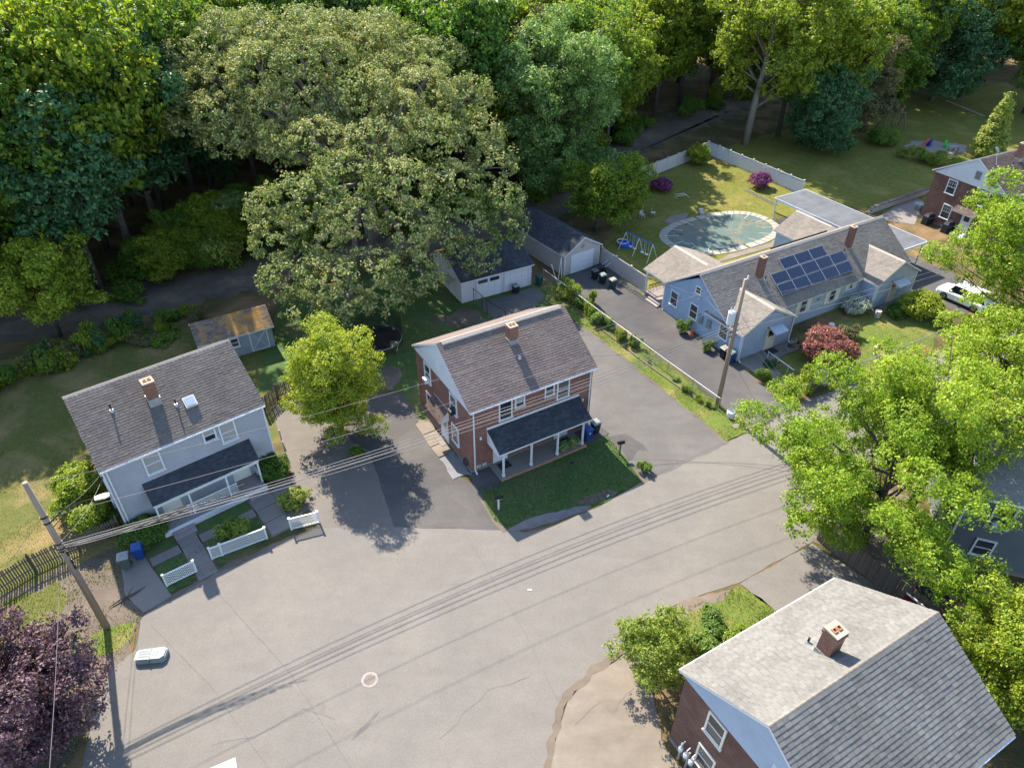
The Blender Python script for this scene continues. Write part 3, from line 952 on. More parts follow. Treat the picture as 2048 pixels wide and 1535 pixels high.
def tab_mesh_strip(L, ex, w, t, seed, mat):
    r = random.Random(seed)
    V, F = [], []
    a = 0.0
    while a < L - 0.02:
        a1 = min(L, a + w) - 0.008
        th = t * r.uniform(0.75, 1.3)
        k = len(V)
        b1 = ex * 1.15
        V += [(a, 0, 0), (a1, 0, 0), (a1, 0, th), (a, 0, th), (a1, b1, 0.0012), (a, b1, 0.0012)]
        F += [(k, k + 1, k + 2, k + 3), (k + 3, k + 2, k + 4, k + 5), (k, k + 3, k + 5), (k + 1, k + 4, k + 2)]
        a += w
    return new_mesh('shingle', V, F, [mat])


def gable_roof(root, L, y0, y1, He, Hr, mat, x0=0.0, trim='white_trim', thick=0.13, axis='x', ex=0.19, t=0.014, single=False, name='roof', back=True):
    """gable roof with ridge along local x (or y); eave lines at y0 / y1, ridge half way"""
    ym = (y0 + y1) / 2
    b = B()
    prof = [(y0, He), (ym, He + Hr), (y1, He), (y1, He - thick), (ym, He + Hr - thick * 1.15), (y0, He - thick)]
    if axis == 'x':
        b.prism(prof, x0, x0 + L, 'x')
    else:
        b.prism(prof, x0, x0 + L, 'y')
    ro = b.ob(name, [trim, mat], root)
    for p_ in ro.data.polygons:
        if p_.normal.z > 0.3:
            p_.material_index = 1
    half = (y1 - y0) / 2
    sl = math.hypot(half, Hr)
    ov = 0.025
    if axis == 'x':
        slope(ro, mat, (x0, y0 - ov * half / sl, He - ov * Hr / sl), (1, 0, 0), (0, half, Hr), L, sl + ov, ex, t=t)
        if back:
            slope(ro, mat, (x0 + L, y1 + ov * half / sl, He - ov * Hr / sl), (-1, 0, 0), (0, -half, Hr), L, sl + ov, ex, t=t, single=single)
    else:
        slope(ro, mat, (y0, x0 + L, He), (0, -1, 0), (half, 0, Hr), L, sl, ex, t=t)
        slope(ro, mat, (y1, x0, He), (0, 1, 0), (-half, 0, Hr), L, sl, ex, t=t)
    return ro


def ridge_cap(ro, L, x0, ym, zr, mat, w=0.17, pitch=0.6, axis='x', step=0.26):
    """bent cap shingles along a ridge"""
    b = B()
    n = int(L / step)
    for i in range(n):
        a = x0 + L * i / n
        a2 = a + L / n * 0.985
        d = w * math.tan(pitch)
        for sgn in (-1, 1):
            if axis == 'x':
                V = [(a, ym, zr + 0.02), (a2, ym, zr + 0.028), (a2, ym + sgn * w, zr - d + 0.03), (a, ym + sgn * w, zr - d + 0.02)]
            else:
                V = [(ym, a, zr + 0.02), (ym, a2, zr + 0.028), (ym + sgn * w, a2, zr - d + 0.03), (ym + sgn * w, a, zr - d + 0.02)]
            b.add(V, [(0, 1, 2, 3) if sgn > 0 else (3, 2, 1, 0)])
    return b.ob('ridge_cap', mat, ro)


def chimney(root, x, y, z0, z1, w=0.62, d=0.62, flues=2, cap='mortar_cap'):
    b = B().box(x - w / 2, y - d / 2, z0, x + w / 2, y + d / 2, z1)
    b.box(x - w / 2 - 0.04, y - d / 2 - 0.04, z1 - 0.22, x + w / 2 + 0.04, y + d / 2 + 0.04, z1 - 0.08)
    o = b.ob('chimney', 'brick_chimney', root)
    B().box(x - w / 2 - 0.03, y - d / 2 - 0.03, z1 + 0.001, x + w / 2 + 0.03, y + d / 2 + 0.03, z1 + 0.09).ob('cap', cap, o)
    for i in range(flues):
        fx = x + (i - (flues - 1) / 2) * 0.26
        f = B()
        for a in range(4):
            pass
        q = 0.105
        f.box(fx - q, y - q, z1 + 0.05, fx - q + 0.03, y + q, z1 + 0.16)
        f.box(fx + q - 0.03, y - q, z1 + 0.05, fx + q, y + q, z1 + 0.16)
        f.box(fx - q + 0.03, y - q, z1 + 0.05, fx + q - 0.03, y - q + 0.03, z1 + 0.16)
        f.box(fx - q + 0.03, y + q - 0.03, z1 + 0.05, fx + q - 0.03, y + q, z1 + 0.16)
        f.mi = 1
        f.box(fx - q + 0.03, y - q + 0.03, z1 + 0.05, fx + q - 0.03, y + q - 0.03, z1 + 0.10)
        f.ob('flue', ['clay_flue', 'soil'], o)
    B().box(x - w / 2 - 0.03, y - d / 2 - 0.03, z0 + 0.0, x + w / 2 + 0.03, y + d / 2 + 0.03, z0 + 0.62).ob('flashing', 'flashing', o)
    return o


def vent_pipe(root, x, y, z, h=0.45, mat='dark_rubber'):
    b = B().tube([(x, y, z - 0.2), (x, y, z + h)], 0.055, 8)
    o = b.ob('vent_pipe', mat, root)
    B().lathe([(0.16, z - 0.06), (0.10, z + 0.10)], 10, x, y).ob('boot', 'flashing', o)


def downspout(root, x, y, z1, face='F', mat='white_trim'):
    dx, dy = {'F': (0, -1), 'L': (-1, 0), 'R': (1, 0), 'K': (0, 1)}[face]
    b = B().bar((x, y, z1), (x, y, 0.25), 0.09, 0.07)
    b.bar((x, y, 0.25), (x + dx * 0.3, y + dy * 0.3, 0.08), 0.09, 0.07)
    b.ob('downspout', mat, root)


def ac_unit(root, face, x, y, z, mat='white_trim'):
    o = B().box(-0.24, -0.38, 0, 0.24, -0.02, 0.36).ob('window_air_conditioner', mat, root, (x, y, z), FACE[face])
    b = B()
    for k in range(5):
        b.box(-0.2, -0.392, 0.05 + k * 0.055, 0.2, -0.378, 0.075 + k * 0.055)
    b.ob('grille', 'bin_grey', o)


def dark_top(o):
    for p_ in o.data.polygons:
        if p_.normal.z > 0.3:
            p_.material_index = 1
    return o


SX, SY = 0.15, 0.30          # rake and eave overhang
DL, DW, DE, DR = 10.2, 9.08, 5.72, 2.73


def duplex(name, label, loc, yaw, wall, gable, mat, cladding, front=True, single=False, smallpos=(4.0, 6.4), t=0.014, gutter=True, ex=0.19):
    root = thing(name, label, 'house', (*loc, 0), yaw)
    L, Wd, He, Hr = DL, DW, DE, DR
    hw = He + SY * Hr / (Wd / 2) - 0.15
    ap = He + Hr - 0.16
    body = B()
    body.prism([(SY, 0), (Wd - SY, 0), (Wd - SY, hw), (Wd / 2, ap), (SY, hw)], SX, L - SX, 'x')
    body.ob('wall', wall, root)
    B().box(SX - 0.02, SY - 0.02, 0, L - SX + 0.02, Wd - SY + 0.02, 0.28).ob('foundation', 'concrete', root)
    if cladding:
        b = B()
        wl = L - 2 * SX
        wd = Wd - 2 * SY
        clap(b, (SX, SY), (1, 0), (0, -1), wl, 0.28, hw)
        clap(b, (L - SX, Wd - SY), (-1, 0), (0, 1), wl, 0.28, hw)
        clap(b, (SX, Wd - SY), (0, -1), (-1, 0), wd, 0.28, hw, ap - 0.05)
        clap(b, (L - SX, SY), (0, 1), (1, 0), wd, 0.28, hw, ap - 0.05)
        b.ob('siding', wall, root, kind='stuff')
        for cx, cy in ((SX, SY), (L - SX, SY), (SX, Wd - SY), (L - SX, Wd - SY)):
            B().box(cx - 0.045, cy - 0.045, 0.28, cx + 0.045, cy + 0.045, hw).ob('corner_board', 'white_trim', root)
    else:
        for s_ in (0, 1):
            xa = SX - 0.05 if s_ == 0 else L - SX
            b = B().prism([(SY - 0.04, He - 0.16), (Wd - SY + 0.04, He - 0.16), (Wd / 2, ap - 0.0)], xa, xa + 0.05, 'x')
            g = b.ob('gable_panel', gable, root)
            bb = B()
            if s_ == 0:
                clap(bb, (xa, Wd - SY), (0, -1), (-1, 0), Wd - 2 * SY, He - 0.16, He - 0.16, ap - 0.03, 0.13)
            else:
                clap(bb, (xa + 0.05, SY), (0, 1), (1, 0), Wd - 2 * SY, He - 0.16, He - 0.16, ap - 0.03, 0.13)
            bb.ob('siding', gable, g, kind='stuff')
    ro = gable_roof(root, L, 0, Wd, He, Hr, mat, single=single, t=t, ex=ex)
    for yy in (-0.05, Wd + 0.05):
        if gutter:
            B().box(0.05, yy - 0.05, He - 0.15, L - 0.05, yy + 0.05, He - 0.05).ob('gutter', 'white_trim', ro)
    return root, ro


# ---- brick duplex in the middle
br, ro = duplex('brick_house', 'red brick two-storey duplex with brown shingle roof in the middle of the picture', BRK_O, BRK_A, 'brick_red', 'siding_white', 'shingle_brown', False)
b = B()
for i in range(40):
    x0 = 0.35 + i * 9.5 / 40
    b.add([(x0, DW / 2 - 0.24, DE + DR - 0.03), (x0 + 0.2375, DW / 2 - 0.24, DE + DR - 0.03), (x0 + 0.2375, DW / 2, DE + DR + 0.10), (x0, DW / 2, DE + DR + 0.10), (x0, DW / 2 + 0.24, DE + DR - 0.03), (x0 + 0.2375, DW / 2 + 0.24, DE + DR - 0.03), (x0, DW / 2 - 0.24, DE + DR - 0.12), (x0 + 0.2375, DW / 2 - 0.24, DE + DR - 0.12)], [(0, 1, 2, 3), (3, 2, 5, 4), (6, 7, 1, 0)])
b.ob('ridge_vent', 'ridge_beige', ro)
ridge_cap(ro, 0.35, 0.0, DW / 2, DE + DR, 'shingle_brown')
for x, wd, z0, h in ((2.88, 1.06, 3.80, 1.58), (4.0, 0.8, 4.42, 0.98), (6.4, 0.8, 4.42, 0.98), (7.54, 1.06, 3.80, 1.58)):
    window(br, 'F', x, SY, z0, wd, h, style='dh', blind=1 if x in (4.0,) else 0)
for y, z0 in ((6.75, 3.80), (2.6, 3.80), (6.75, 1.10), (2.55, 1.10)):
    window(br, 'L', SX, y, z0, 1.06, 1.6, blind=0)
for y, z0 in ((6.75, 3.80), (2.6, 3.80), (6.75, 1.10), (2.55, 1.10)):
    window(br, 'R', DL - SX, y, z0, 1.06, 1.6)
ac_unit(br, 'L', SX, 6.75, 3.86)
ac_unit(br, 'L', SX, 2.6, 3.86, 'bin_black')
chimney(br, 5.15, 3.35, 7.3, 8.9, 0.62, 0.62, 2, 'mortar_cap')
vent_pipe(br, 5.05, 2.1, 7.05, 0.12, 'white_trim')
downspout(br, 0.42, SY - 0.06, 5.62)
downspout(br, DL - 0.35, SY - 0.06, 5.62)
# porch
PX0, PX1 = 1.42, 8.98
po = dark_top(B().prism([(SY, 3.42), (-1.45, 2.52), (-1.45, 2.38), (SY, 3.28)], PX0, PX1, 'x').ob('porch_roof', ['white_trim', 'shingle_black'], br))
slope(po, 'shingle_black', (PX0, -1.47, 2.512), (1, 0, 0), (0, 1.75, 0.90), PX1 - PX0, 1.97, 0.16, t=0.006)
B().box(PX0, SY - 0.02, 3.42, PX1, SY + 0.02, 3.60).ob('flashing_board', 'white_trim', po)
for xx in (PX0 + 0.02, PX1 - 0.06):
    B().prism([(SY, 3.28), (-1.4, 2.38), (-1.4, 2.25), (SY, 2.25)], xx, xx + 0.04, 'x').ob('porch_side_panel', 'white_trim', br)
B().box(PX0 + 0.06, -1.30, 2.20, PX1 - 0.06, -1.16, 2.40).ob('porch_beam', 'white_trim', br)
for x in (1.85, 4.08, 6.26, 8.42):
    o = B().box(x - 0.06, -1.29, 0.2, x + 0.06, -1.17, 2.2).ob('porch_post', 'white_trim', br)
    B().box(x - 0.09, -1.32, 0.2, x + 0.09, -1.14, 0.40).ob('post_base', 'white_trim', o)
pf = B().box(1.55, -1.42, 0.0, 8.66, SY, 0.18).ob('porch_floor', 'concrete', br)
for i in range(24):
    x0 = 1.55 + i * 7.11 / 24
    B().box(x0 + 0.006, -1.52, 0.0, x0 + 7.11 / 24 - 0.006, -1.425, 0.19).ob('edging_brick', 'terracotta', pf)
door(br, 'F', 2.45, SY, 0.18, mat='white_trim')
door(br, 'F', 7.55, SY, 0.18, mat='white_trim')
for x in (2.45, 7.55):
    B().box(x - 0.45, -0.62, 0.184, x + 0.45, 0.05, 0.20).ob('door_mat', 'dark_rubber', br)
for x in (0.92, 9.3):
    B().box(x - 0.06, SY - 0.1, 2.85, x + 0.06, SY, 3.05).ob('wall_light', 'white_trim', br)
# side door with hood and bent awning
aw = B().prism([(SX, 3.35), (SX - 0.72, 2.45), (SX - 0.72, 2.38), (SX, 3.25)], 3.55, 5.95, 'y').ob('door_hood', 'white_trim', br)
slope(aw, 'shingle_darkbrown', (SX - 0.74, 5.97, 2.44), (0, -1, 0), (0.72, 0, 0.90), 2.44, 1.15, 0.14)
B().prism([(SX, 3.25), (SX - 0.70, 2.40), (SX, 2.40)], 3.56, 3.60, 'y').ob('hood_side', 'white_trim', br)
B().prism([(SX, 3.25), (SX - 0.70, 2.40), (SX, 2.40)], 5.90, 5.94, 'y').ob('hood_side', 'white_trim', br)
door(br, 'L', SX, 4.35, 0.1, mat='white_trim')
B().box(SX - 0.62, 3.8, 0.0, SX, 4.9, 0.1).ob('doorstep', 'concrete', br)
# wooden panel in the gable, basement grilles, hose
B().box(SX - 0.095, 4.45, 6.15, SX - 0.05, 5.05, 6.95).ob('gable_hatch', 'white_vinyl', br)
for x in (1.0, 0.55):
    B().box(x, SY - 0.03, 0.30, x + 0.35, SY, 0.55).ob('basement_vent', 'stone_grey', br)
b = B()
for k in range(4):
    rr = 0.30 - k * 0.03
    b.tube([(SX - 0.10 - 0.03 * k, 0.95 + rr * math.cos(a * math.pi / 8), 0.62 + rr * math.sin(a * math.pi / 8)) for a in range(17)], 0.02, 5)
tag(b.ob('garden_hose', 'wire_dark', None, (*BRK_O, 0), BRK_A), 'coiled dark hose hung on the side wall of the red brick duplex', 'hose')

# ---- grey duplex on the left
gr, ro = duplex('grey_house', 'light grey sided two-storey duplex with dark porch roof beside the left utility pole', GREY_O, GREY_A, 'siding_grey', 'siding_grey', 'shingle_greybrown', True)
ridge_cap(ro, DL, 0.0, DW / 2, DE + DR, 'ridge_beige', 0.2)
for x, wd, z0, h, bl in ((2.85, 1.08, 3.80, 1.6, 2), (6.42, 0.84, 4.44, 1.0, 1), (7.56, 1.06, 3.80, 1.6, 2)):
    window(gr, 'F', x, SY - 0.02, z0, wd, h, blind=bl)
for y, z0 in ((6.75, 3.8), (2.6, 3.8), (6.75, 1.1), (2.6, 1.1)):
    window(gr, 'R', DL - SX + 0.02, y, z0, 1.06, 1.6)
    window(gr, 'L', SX - 0.02, y, z0, 1.06, 1.6)
chimney(gr, 4.4, 2.6, 7.0, 8.75, 0.66, 0.66, 2)
vent_pipe(gr, 2.05, 2.9, 7.45, 0.55)
vent_pipe(gr, 5.42, 1.9, 6.85, 0.5)
sk = B()
nS = Vector((0, -DR, DW / 2)).normalized()
sv = Vector((0, DW / 2, DR)).normalized()
c0 = Vector((6.2, 1.75, DE + 1.75 * DR / (DW / 2)))
def _sk(b, w, h, z0, z1):
    V = []
    for z in (z0, z1):
        for sa, sb in ((-1, -1), (1, -1), (1, 1), (-1, 1)):
            V.append(c0 + Vector((sa * w, 0, 0)) + sv * (sb * h) + nS * z)
    b.add(V, [(0, 3, 2, 1), (4, 5, 6, 7), (0, 1, 5, 4), (1, 2, 6, 5), (2, 3, 7, 6), (3, 0, 4, 7)])
_sk(sk, 0.36, 0.36, -0.05, 0.20)
skl = sk.ob('skylight', 'cream_trim', gr)
b = B(); _sk(b, 0.29, 0.29, 0.201, 0.24)
b.ob('skylight_dome', 'awning_tin', skl)
po = dark_top(B().prism([(SY, 3.38), (-0.95, 2.42), (-0.95, 2.28), (SY, 3.24)], 1.83, 8.66, 'x').ob('porch_roof', ['white_trim', 'shingle_black'], gr))
slope(po, 'shingle_black', (1.82, -0.98, 2.40), (1, 0, 0), (0, 1.28, 0.98), 6.86, 1.62, 0.15, t=0.006)
B().box(1.9, -0.88, 2.10, 8.6, -0.76, 2.30).ob('porch_beam', 'white_trim', gr)
dk = B().box(1.85, -1.35, 0.0, 8.55, SY, 0.36).ob('porch_floor', 'deck_grey', gr)
B().box(1.80, -1.46, 0.0, 8.60, -1.352, 0.40).ob('porch_skirt', 'white_trim', dk)
for x in (1.95, 3.95, 6.35, 8.5):
    B().box(x - 0.055, -0.88, 0.36, x + 0.055, -0.77, 2.1).ob('porch_post', 'white_trim', gr)


def lattice(root, p, q, z0, z1, mat='white_vinyl', cell=0.17, w=0.03, name='lattice_panel'):
    """crossed diagonal strips clipped to the panel"""
    p, q = Vector((*p, 0)), Vector((*q, 0))
    Lh = (q - p).length
    d = (q - p) / Lh
    n = Vector((-d.y, d.x, 0))
    h = z1 - z0
    b = B()
    for sg in (1, -1):
        s_ = -h
        while s_ < Lh + h:
            # strip from (s_, 0) rising 45 degrees
            a0, b0 = s_, 0.0
            a1, b1 = s_ + sg * h, h
            lo, hi = 0.0, 1.0
            if a1 != a0:
                t0, t1 = (0 - a0) / (a1 - a0), (Lh - a0) / (a1 - a0)
                lo, hi = max(0, min(t0, t1)), min(1, max(t0, t1))
            if hi - lo > 0.03:
                P0 = p + d * (a0 + (a1 - a0) * lo) + Vector((0, 0, z0 + h * lo)) + n * (0.008 * sg)
                P1 = p + d * (a0 + (a1 - a0) * hi) + Vector((0, 0, z0 + h * hi)) + n * (0.008 * sg)
                dd = (P1 - P0).normalized()
                sd = dd.cross(n).normalized() * (w / 2)
                nn = n * 0.006
                V = [P0 - sd - nn, P0 + sd - nn, P1 + sd - nn, P1 - sd - nn, P0 - sd + nn, P0 + sd + nn, P1 + sd + nn, P1 - sd + nn]
                b.add(V, [(0, 1, 2, 3), (7, 6, 5, 4), (0, 3, 7, 4), (1, 5, 6, 2)])
            s_ += cell
    return b.ob(name, mat, root, kind='stuff')


for x0, x1 in ((3.55, 3.95), (3.95, 6.35), (6.35, 6.95)):
    lattice(gr, (x0 + 0.05, -0.83), (x1 - 0.05, -0.83), 0.45, 1.2, name='porch_lattice')
    B().box(x0 + 0.05, -0.87, 1.2, x1 - 0.05, -0.79, 1.26).ob('hand_rail', 'white_trim', gr)
lattice(gr, (8.5, -0.75), (8.5, 0.2), 0.45, 1.2, name='porch_lattice')
for x, z, w, y0, y1 in ((2.9, 0.24, 1.35, -1.82, -1.46), (2.9, 0.12, 1.35, -2.15, -1.82), (7.85, 0.2, 1.2, -1.85, -1.46)):
    B().box(x - w / 2, y0, 0, x + w / 2, y1, z).ob('step', 'deck_grey', gr)
door(gr, 'F', 2.95, SY - 0.02, 0.36, mat='cream_trim', lite=False)
door(gr, 'F', 7.6, SY - 0.02, 0.36, mat='cream_trim', lite=False)
downspout(gr, 0.35, SY - 0.08, 5.62)
B().box(-0.02, 2.0, 1.0, 0.12, 2.35, 1.5).ob('meter_box', 'transformer_grey', gr)

# ---- duplex in the near right corner
ne, ro = duplex('brick_house', 'dark brick duplex with pale grey shingle roof cut off by the lower picture edge', NEAR_O, NEAR_A, 'brick_dark', 'siding_pale_blue', 'shingle_pale', False, single=True, t=0.020, ex=0.205)
ridge_cap(ro, DL, 0.0, DW / 2, DE + DR, 'shingle_tan', 0.19, step=0.3)
for y, z0 in ((2.45, 3.75), (6.7, 3.75), (2.45, 1.0), (6.7, 1.0)):
    window(ne, 'R', DL - SX, y, z0, 1.08, 1.6, trim='cream_trim', blind=0)
    window(ne, 'L', SX, y, z0, 1.08, 1.6)
for x, wd, z0, h in ((2.88, 1.06, 3.80, 1.58), (4.0, 0.8, 4.42, 0.98), (6.4, 0.8, 4.42, 0.98), (7.54, 1.06, 3.80, 1.58)):
    window(ne, 'F', x, SY, z0, wd, h)
    window(ne, 'K', x, DW - SY, z0, wd, h)
chimney(ne, 5.12, 3.15, 7.1, 9.05, 0.66, 0.66, 2)
vent_pipe(ne, 5.15, 2.3, 7.1, 0.35)
B().box(DL - SX + 0.05, 5.2, 5.95, DL - SX + 0.10, 5.9, 6.75).ob('gable_hatch', 'siding_white', ne)
door(ne, 'R', DL - SX, 4.6, 0.1, mat='cream_trim')
for y in (1.25, 1.75):
    B().tube([(DL + 0.1, y, 0), (DL + 0.1, y, 1.5)], 0.06, 8).ob('gas_pipe', 'galv', ne)
mt = B()
for y in (1.3, 1.65, 2.0):
    mt.lathe([(0.10, 1.0), (0.13, 1.08), (0.13, 1.25), (0.08, 1.32)], 10, DL + 0.18, y)
    mt.tube([(DL + 0.18, y, 1.3), (DL + 0.18, y, 1.6), (DL, y, 1.7)], 0.025, 6)
mt.ob('gas_meter', 'transformer_grey', ne)

# ---- brick duplex far right
fr, ro = duplex('brick_house', 'brown brick duplex with white gable and satellite dish at the right edge', (51.9, 71.6), 0.47, 'brick_dark', 'siding_white', 'shingle_darkbrown', False)
ridge_cap(ro, DL, 0.0, DW / 2, DE + DR, 'ridge_beige', 0.2)
for y, z0 in ((6.35, 3.75), (2.5, 3.75), (5.9, 1.0)):
    window(fr, 'L', SX, y, z0, 1.15, 1.65, style='mun', blind=0)
for x in (2.88, 7.5):
    window(fr, 'F', x, SY, 3.8, 1.06, 1.58)
dh = B().prism([(SX, 3.1), (SX - 0.9, 2.7), (SX - 0.9, 2.58), (SX, 2.98)], 2.2, 4.9, 'y').ob('door_hood', 'white_trim', fr)
slope(dh, 'shingle_darkbrown', (SX - 0.92, 4.9, 2.70), (0, -1, 0), (0.9, 0, 0.4), 2.7, 1.0, 0.14)
door(fr, 'L', SX, 3.35, 0.35, mat='white_trim')
for k in range(3):
    B().box(SX - 0.35 - k * 0.3, 2.7, 0.0, SX - 0.05 - k * 0.3, 4.0, 0.36 - k * 0.12).ob('step', 'white_trim', fr)
lv = B().box(SX - 0.10, 3.6, 6.3, SX - 0.05, 4.3, 7.2).ob('gable_vent', 'stone_grey', fr)
for k in range(8):
    B().box(SX - 0.12, 3.64, 6.34 + k * 0.105, SX - 0.10, 4.26, 6.40 + k * 0.105).ob('slat', 'bin_grey', lv)
chimney(fr, 5.3, 3.5, 7.4, 9.5)
vent_pipe(fr, 3.9, 3.0, 7.5, 0.4)
ds = B().lathe([(0.36, 0.0), (0.30, -0.07), (0.16, -0.13), (0.02, -0.15)], 14)
o = ds.ob('satellite_dish', 'plastic_grey', fr, (1.55, 3.9, 9.35))
o.rotation_euler = (math.radians(50), 0, math.radians(20))
B().tube([(1.55, 3.4, 7.85), (1.55, 3.75, 8.7), (1.55, 3.88, 9.3)], 0.03, 6).ob('dish_mast', 'galv', fr)
B().tube([(1.55, 3.4, 7.85), (2.1, 3.1, 7.6)], 0.02, 6).ob('dish_brace', 'galv', fr)

# ---- slate house behind the maples at the right edge
sl, ro = duplex('grey_house', 'slate grey sided house half hidden behind the maple at the right edge', (26.1, 28.6), -0.33, 'siding_slate', 'siding_slate', 'shingle_pale', True)
ridge_cap(ro, DL, 0.0, DW / 2, DE + DR, 'shingle_tan', 0.19)
for x, z0, wd, h in ((2.05, 3.45, 1.15, 1.75), (2.0, 1.0, 1.1, 1.4), (5.6, 3.6, 1.1, 1.6), (5.6, 1.0, 1.1, 1.6)):
    window(sl, 'F', x, SY - 0.02, z0, wd, h, blind=0)
ac_unit(sl, 'F', 1.95, SY - 0.05, 3.5)
for y in (2.4, 6.7):
    window(sl, 'L', SX - 0.02, y, 3.7, 1.06, 1.6)

# ---- blue bungalow
bl = thing('blue_house', 'pale blue bungalow with solar panels and two gabled wings beside the pool yard', 'house', (*BLUE_O, 0), BLUE_A)
MX, Y0, Y1, BE, BR_ = 23.6, 1.7, 9.85, 2.80, 2.78
ym = (Y0 + Y1) / 2
B().prism([(Y0, 0), (Y1, 0), (Y1, BE - 0.05), (ym, BE + BR_ - 0.35), (Y0, BE - 0.05)], 0.0, MX, 'x').ob('wall', 'siding_blue', bl)
b = B()
clap(b, (0, Y1), (0, -1), (-1, 0), Y1 - Y0, 0.2, BE - 0.05, BE + BR_ - 0.36)
clap(b, (0, Y0), (0, -1), (-1, 0), Y0, 0.2, BE - 0.1)
b.ob('siding', 'siding_blue', bl, kind='stuff')
b = B()
clap(b, (6.0, Y0), (1, 0), (0, -1), 11.0, 0.2, BE - 0.05)
b.ob('siding', 'siding_pale_blue', bl, kind='stuff')
ro = gable_roof(bl, MX + 0.4, Y0 - 0.3, Y1 + 0.3, BE - 0.12, BR_ + 0.12 + 0.2, 'shingle_tan', x0=-0.2, ex=0.2)
ridge_cap(ro, MX + 0.4, -0.2, ym, BE + BR_ + 0.2, 'ridge_beige', 0.22)
for wx0, wx1, nm in ((0.0, 6.05, 'l'), (17.0, 22.85, 'r')):
    xm = (wx0 + wx1) / 2
    B().prism([(wx0, 0), (wx1, 0), (wx1, BE - 0.12), (xm, BE + 1.45), (wx0, BE - 0.12)], 0.0, Y0 + 0.3, 'y').ob('wing_wall', 'siding_pale_blue', bl)
    b = B()
    clap(b, (wx0, 0), (1, 0), (0, -1), wx1 - wx0, 0.2, BE - 0.12, BE + 1.42)
    clap(b, (wx1, 0), (0, 1), (1, 0), Y0, 0.2, BE - 0.15)
    if nm == 'r':
        clap(b, (wx0, Y0), (0, -1), (-1, 0), Y0, 0.2, BE - 0.15)
    b.ob('siding', 'siding_pale_blue', bl, kind='stuff')
    wr = gable_roof(bl, 4.6, wx0 - 0.22, wx1 + 0.22, BE - 0.14, 1.75, 'shingle_tan', x0=-0.22, axis='y', name='wing_roof', ex=0.2)
    ridge_cap(wr, 4.4, -0.2, xm, BE - 0.14 + 1.75, 'ridge_beige', 0.2, 0.5, 'y')
    for cx in (wx0, wx1):
        B().box(cx - 0.05, -0.05, 0.1, cx + 0.05, 0.05, BE - 0.2).ob('corner_board', 'white_trim', bl)
for wx0, wx1 in ((0.25, 7.6), (17.7, 23.7)):
    xm = (wx0 + wx1) / 2
    inner = wx0 + (2.4 if wx0 < 1 else 0.25)
    B().prism([(inner, 0), (wx1 - 0.2, 0), (wx1 - 0.2, BE - 0.2), (xm, BE + 1.25), (inner, BE - 0.2 + (0.7 if wx0 < 1 else 0))], Y1 - 0.4, 13.15, 'y').ob('ell_wall', 'siding_pale_blue', bl)
    wr = gable_roof(bl, 6.3, wx0, wx1, BE - 0.2, 1.55, 'shingle_tan', x0=7.1, axis='y', name='ell_roof', ex=0.2)
    ridge_cap(wr, 4.6, 8.8, xm, BE - 0.2 + 1.55, 'ridge_beige', 0.2, 0.4, 'y')
# side porch under the left ell
for y in (10.1, 12.75):
    B().box(-0.08 + 0.3, y - 0.07, 0.0, 0.06 + 0.3, y + 0.07, BE - 0.3).ob('porch_post', 'white_trim', bl)
sp = B().box(0.3, 10.0, 0.0, 2.6, 12.9, 0.42).ob('porch_floor', 'deck_grey', bl)
for k in range(2):
    B().box(0.3 - 0.3 * (k + 1), 10.3, 0.0, 0.3 - 0.3 * k, 12.0, 0.28 - 0.14 * k).ob('step', 'deck_grey', sp)
B().box(0.3, 12.28, 1.28, 2.5, 12.34, 1.36).ob('porch_railing', 'dark_rubber', sp)
for k in range(12):
    B().box(0.36 + k * 0.18, 12.29, 0.42, 0.39 + k * 0.18, 12.33, 1.28).ob('baluster', 'dark_rubber', sp)
door(bl, 'L', 2.65, 11.5, 0.42, mat='cream_door')
# windows
for x in (9.32, 13.15):
    window(bl, 'F', x, Y0 - 0.02, 1.12, 0.92, 1.55, blind=0)
    for sx in (-1, 1):
        B().box(x + sx * 0.74 - 0.24, Y0 - 0.075, 1.10, x + sx * 0.74 + 0.24, Y0 - 0.02, 2.70).ob('shutter', 'cream_trim', bl)
window(bl, 'F', 15.6, Y0 - 0.02, 1.8, 0.6, 0.8, blind=0)
for sx in (-1, 1):
    B().box(15.6 + sx * 0.55 - 0.2, Y0 - 0.075, 1.78, 15.6 + sx * 0.55 + 0.2, Y0 - 0.02, 2.62).ob('shutter', 'cream_trim', bl)
window(bl, 'F', 6.75, Y0 - 0.02, 1.5, 0.6, 1.0)
for y in (8.4, 5.78, 2.0):
    window(bl, 'L', -0.02, y, 1.15, 1.05, 1.5, blind=0)
window(bl, 'L', -0.02, 5.65, 3.75, 0.72, 0.75, blind=0)
for y in (4.75, 3.75):
    B().box(-0.16, y - 0.22, 1.3, -0.02, y + 0.22, 2.1).ob('meter_box', 'plastic_grey', bl)
fl = B()
fl.tube([(-0.1, 5.9, 3.45), (-0.2, 6.0, 3.4)], 0.05, 6)
fl.tube([(-0.1, 5.4, 3.45), (-0.2, 5.3, 3.4)], 0.05, 6)
fl.ob('flood_light', 'white_trim', bl)
door(bl, 'F', 3.55, -0.02, 0.15, mat='cream_door')
door(bl, 'F', 19.7, -0.02, 0.15, mat='cream_door')
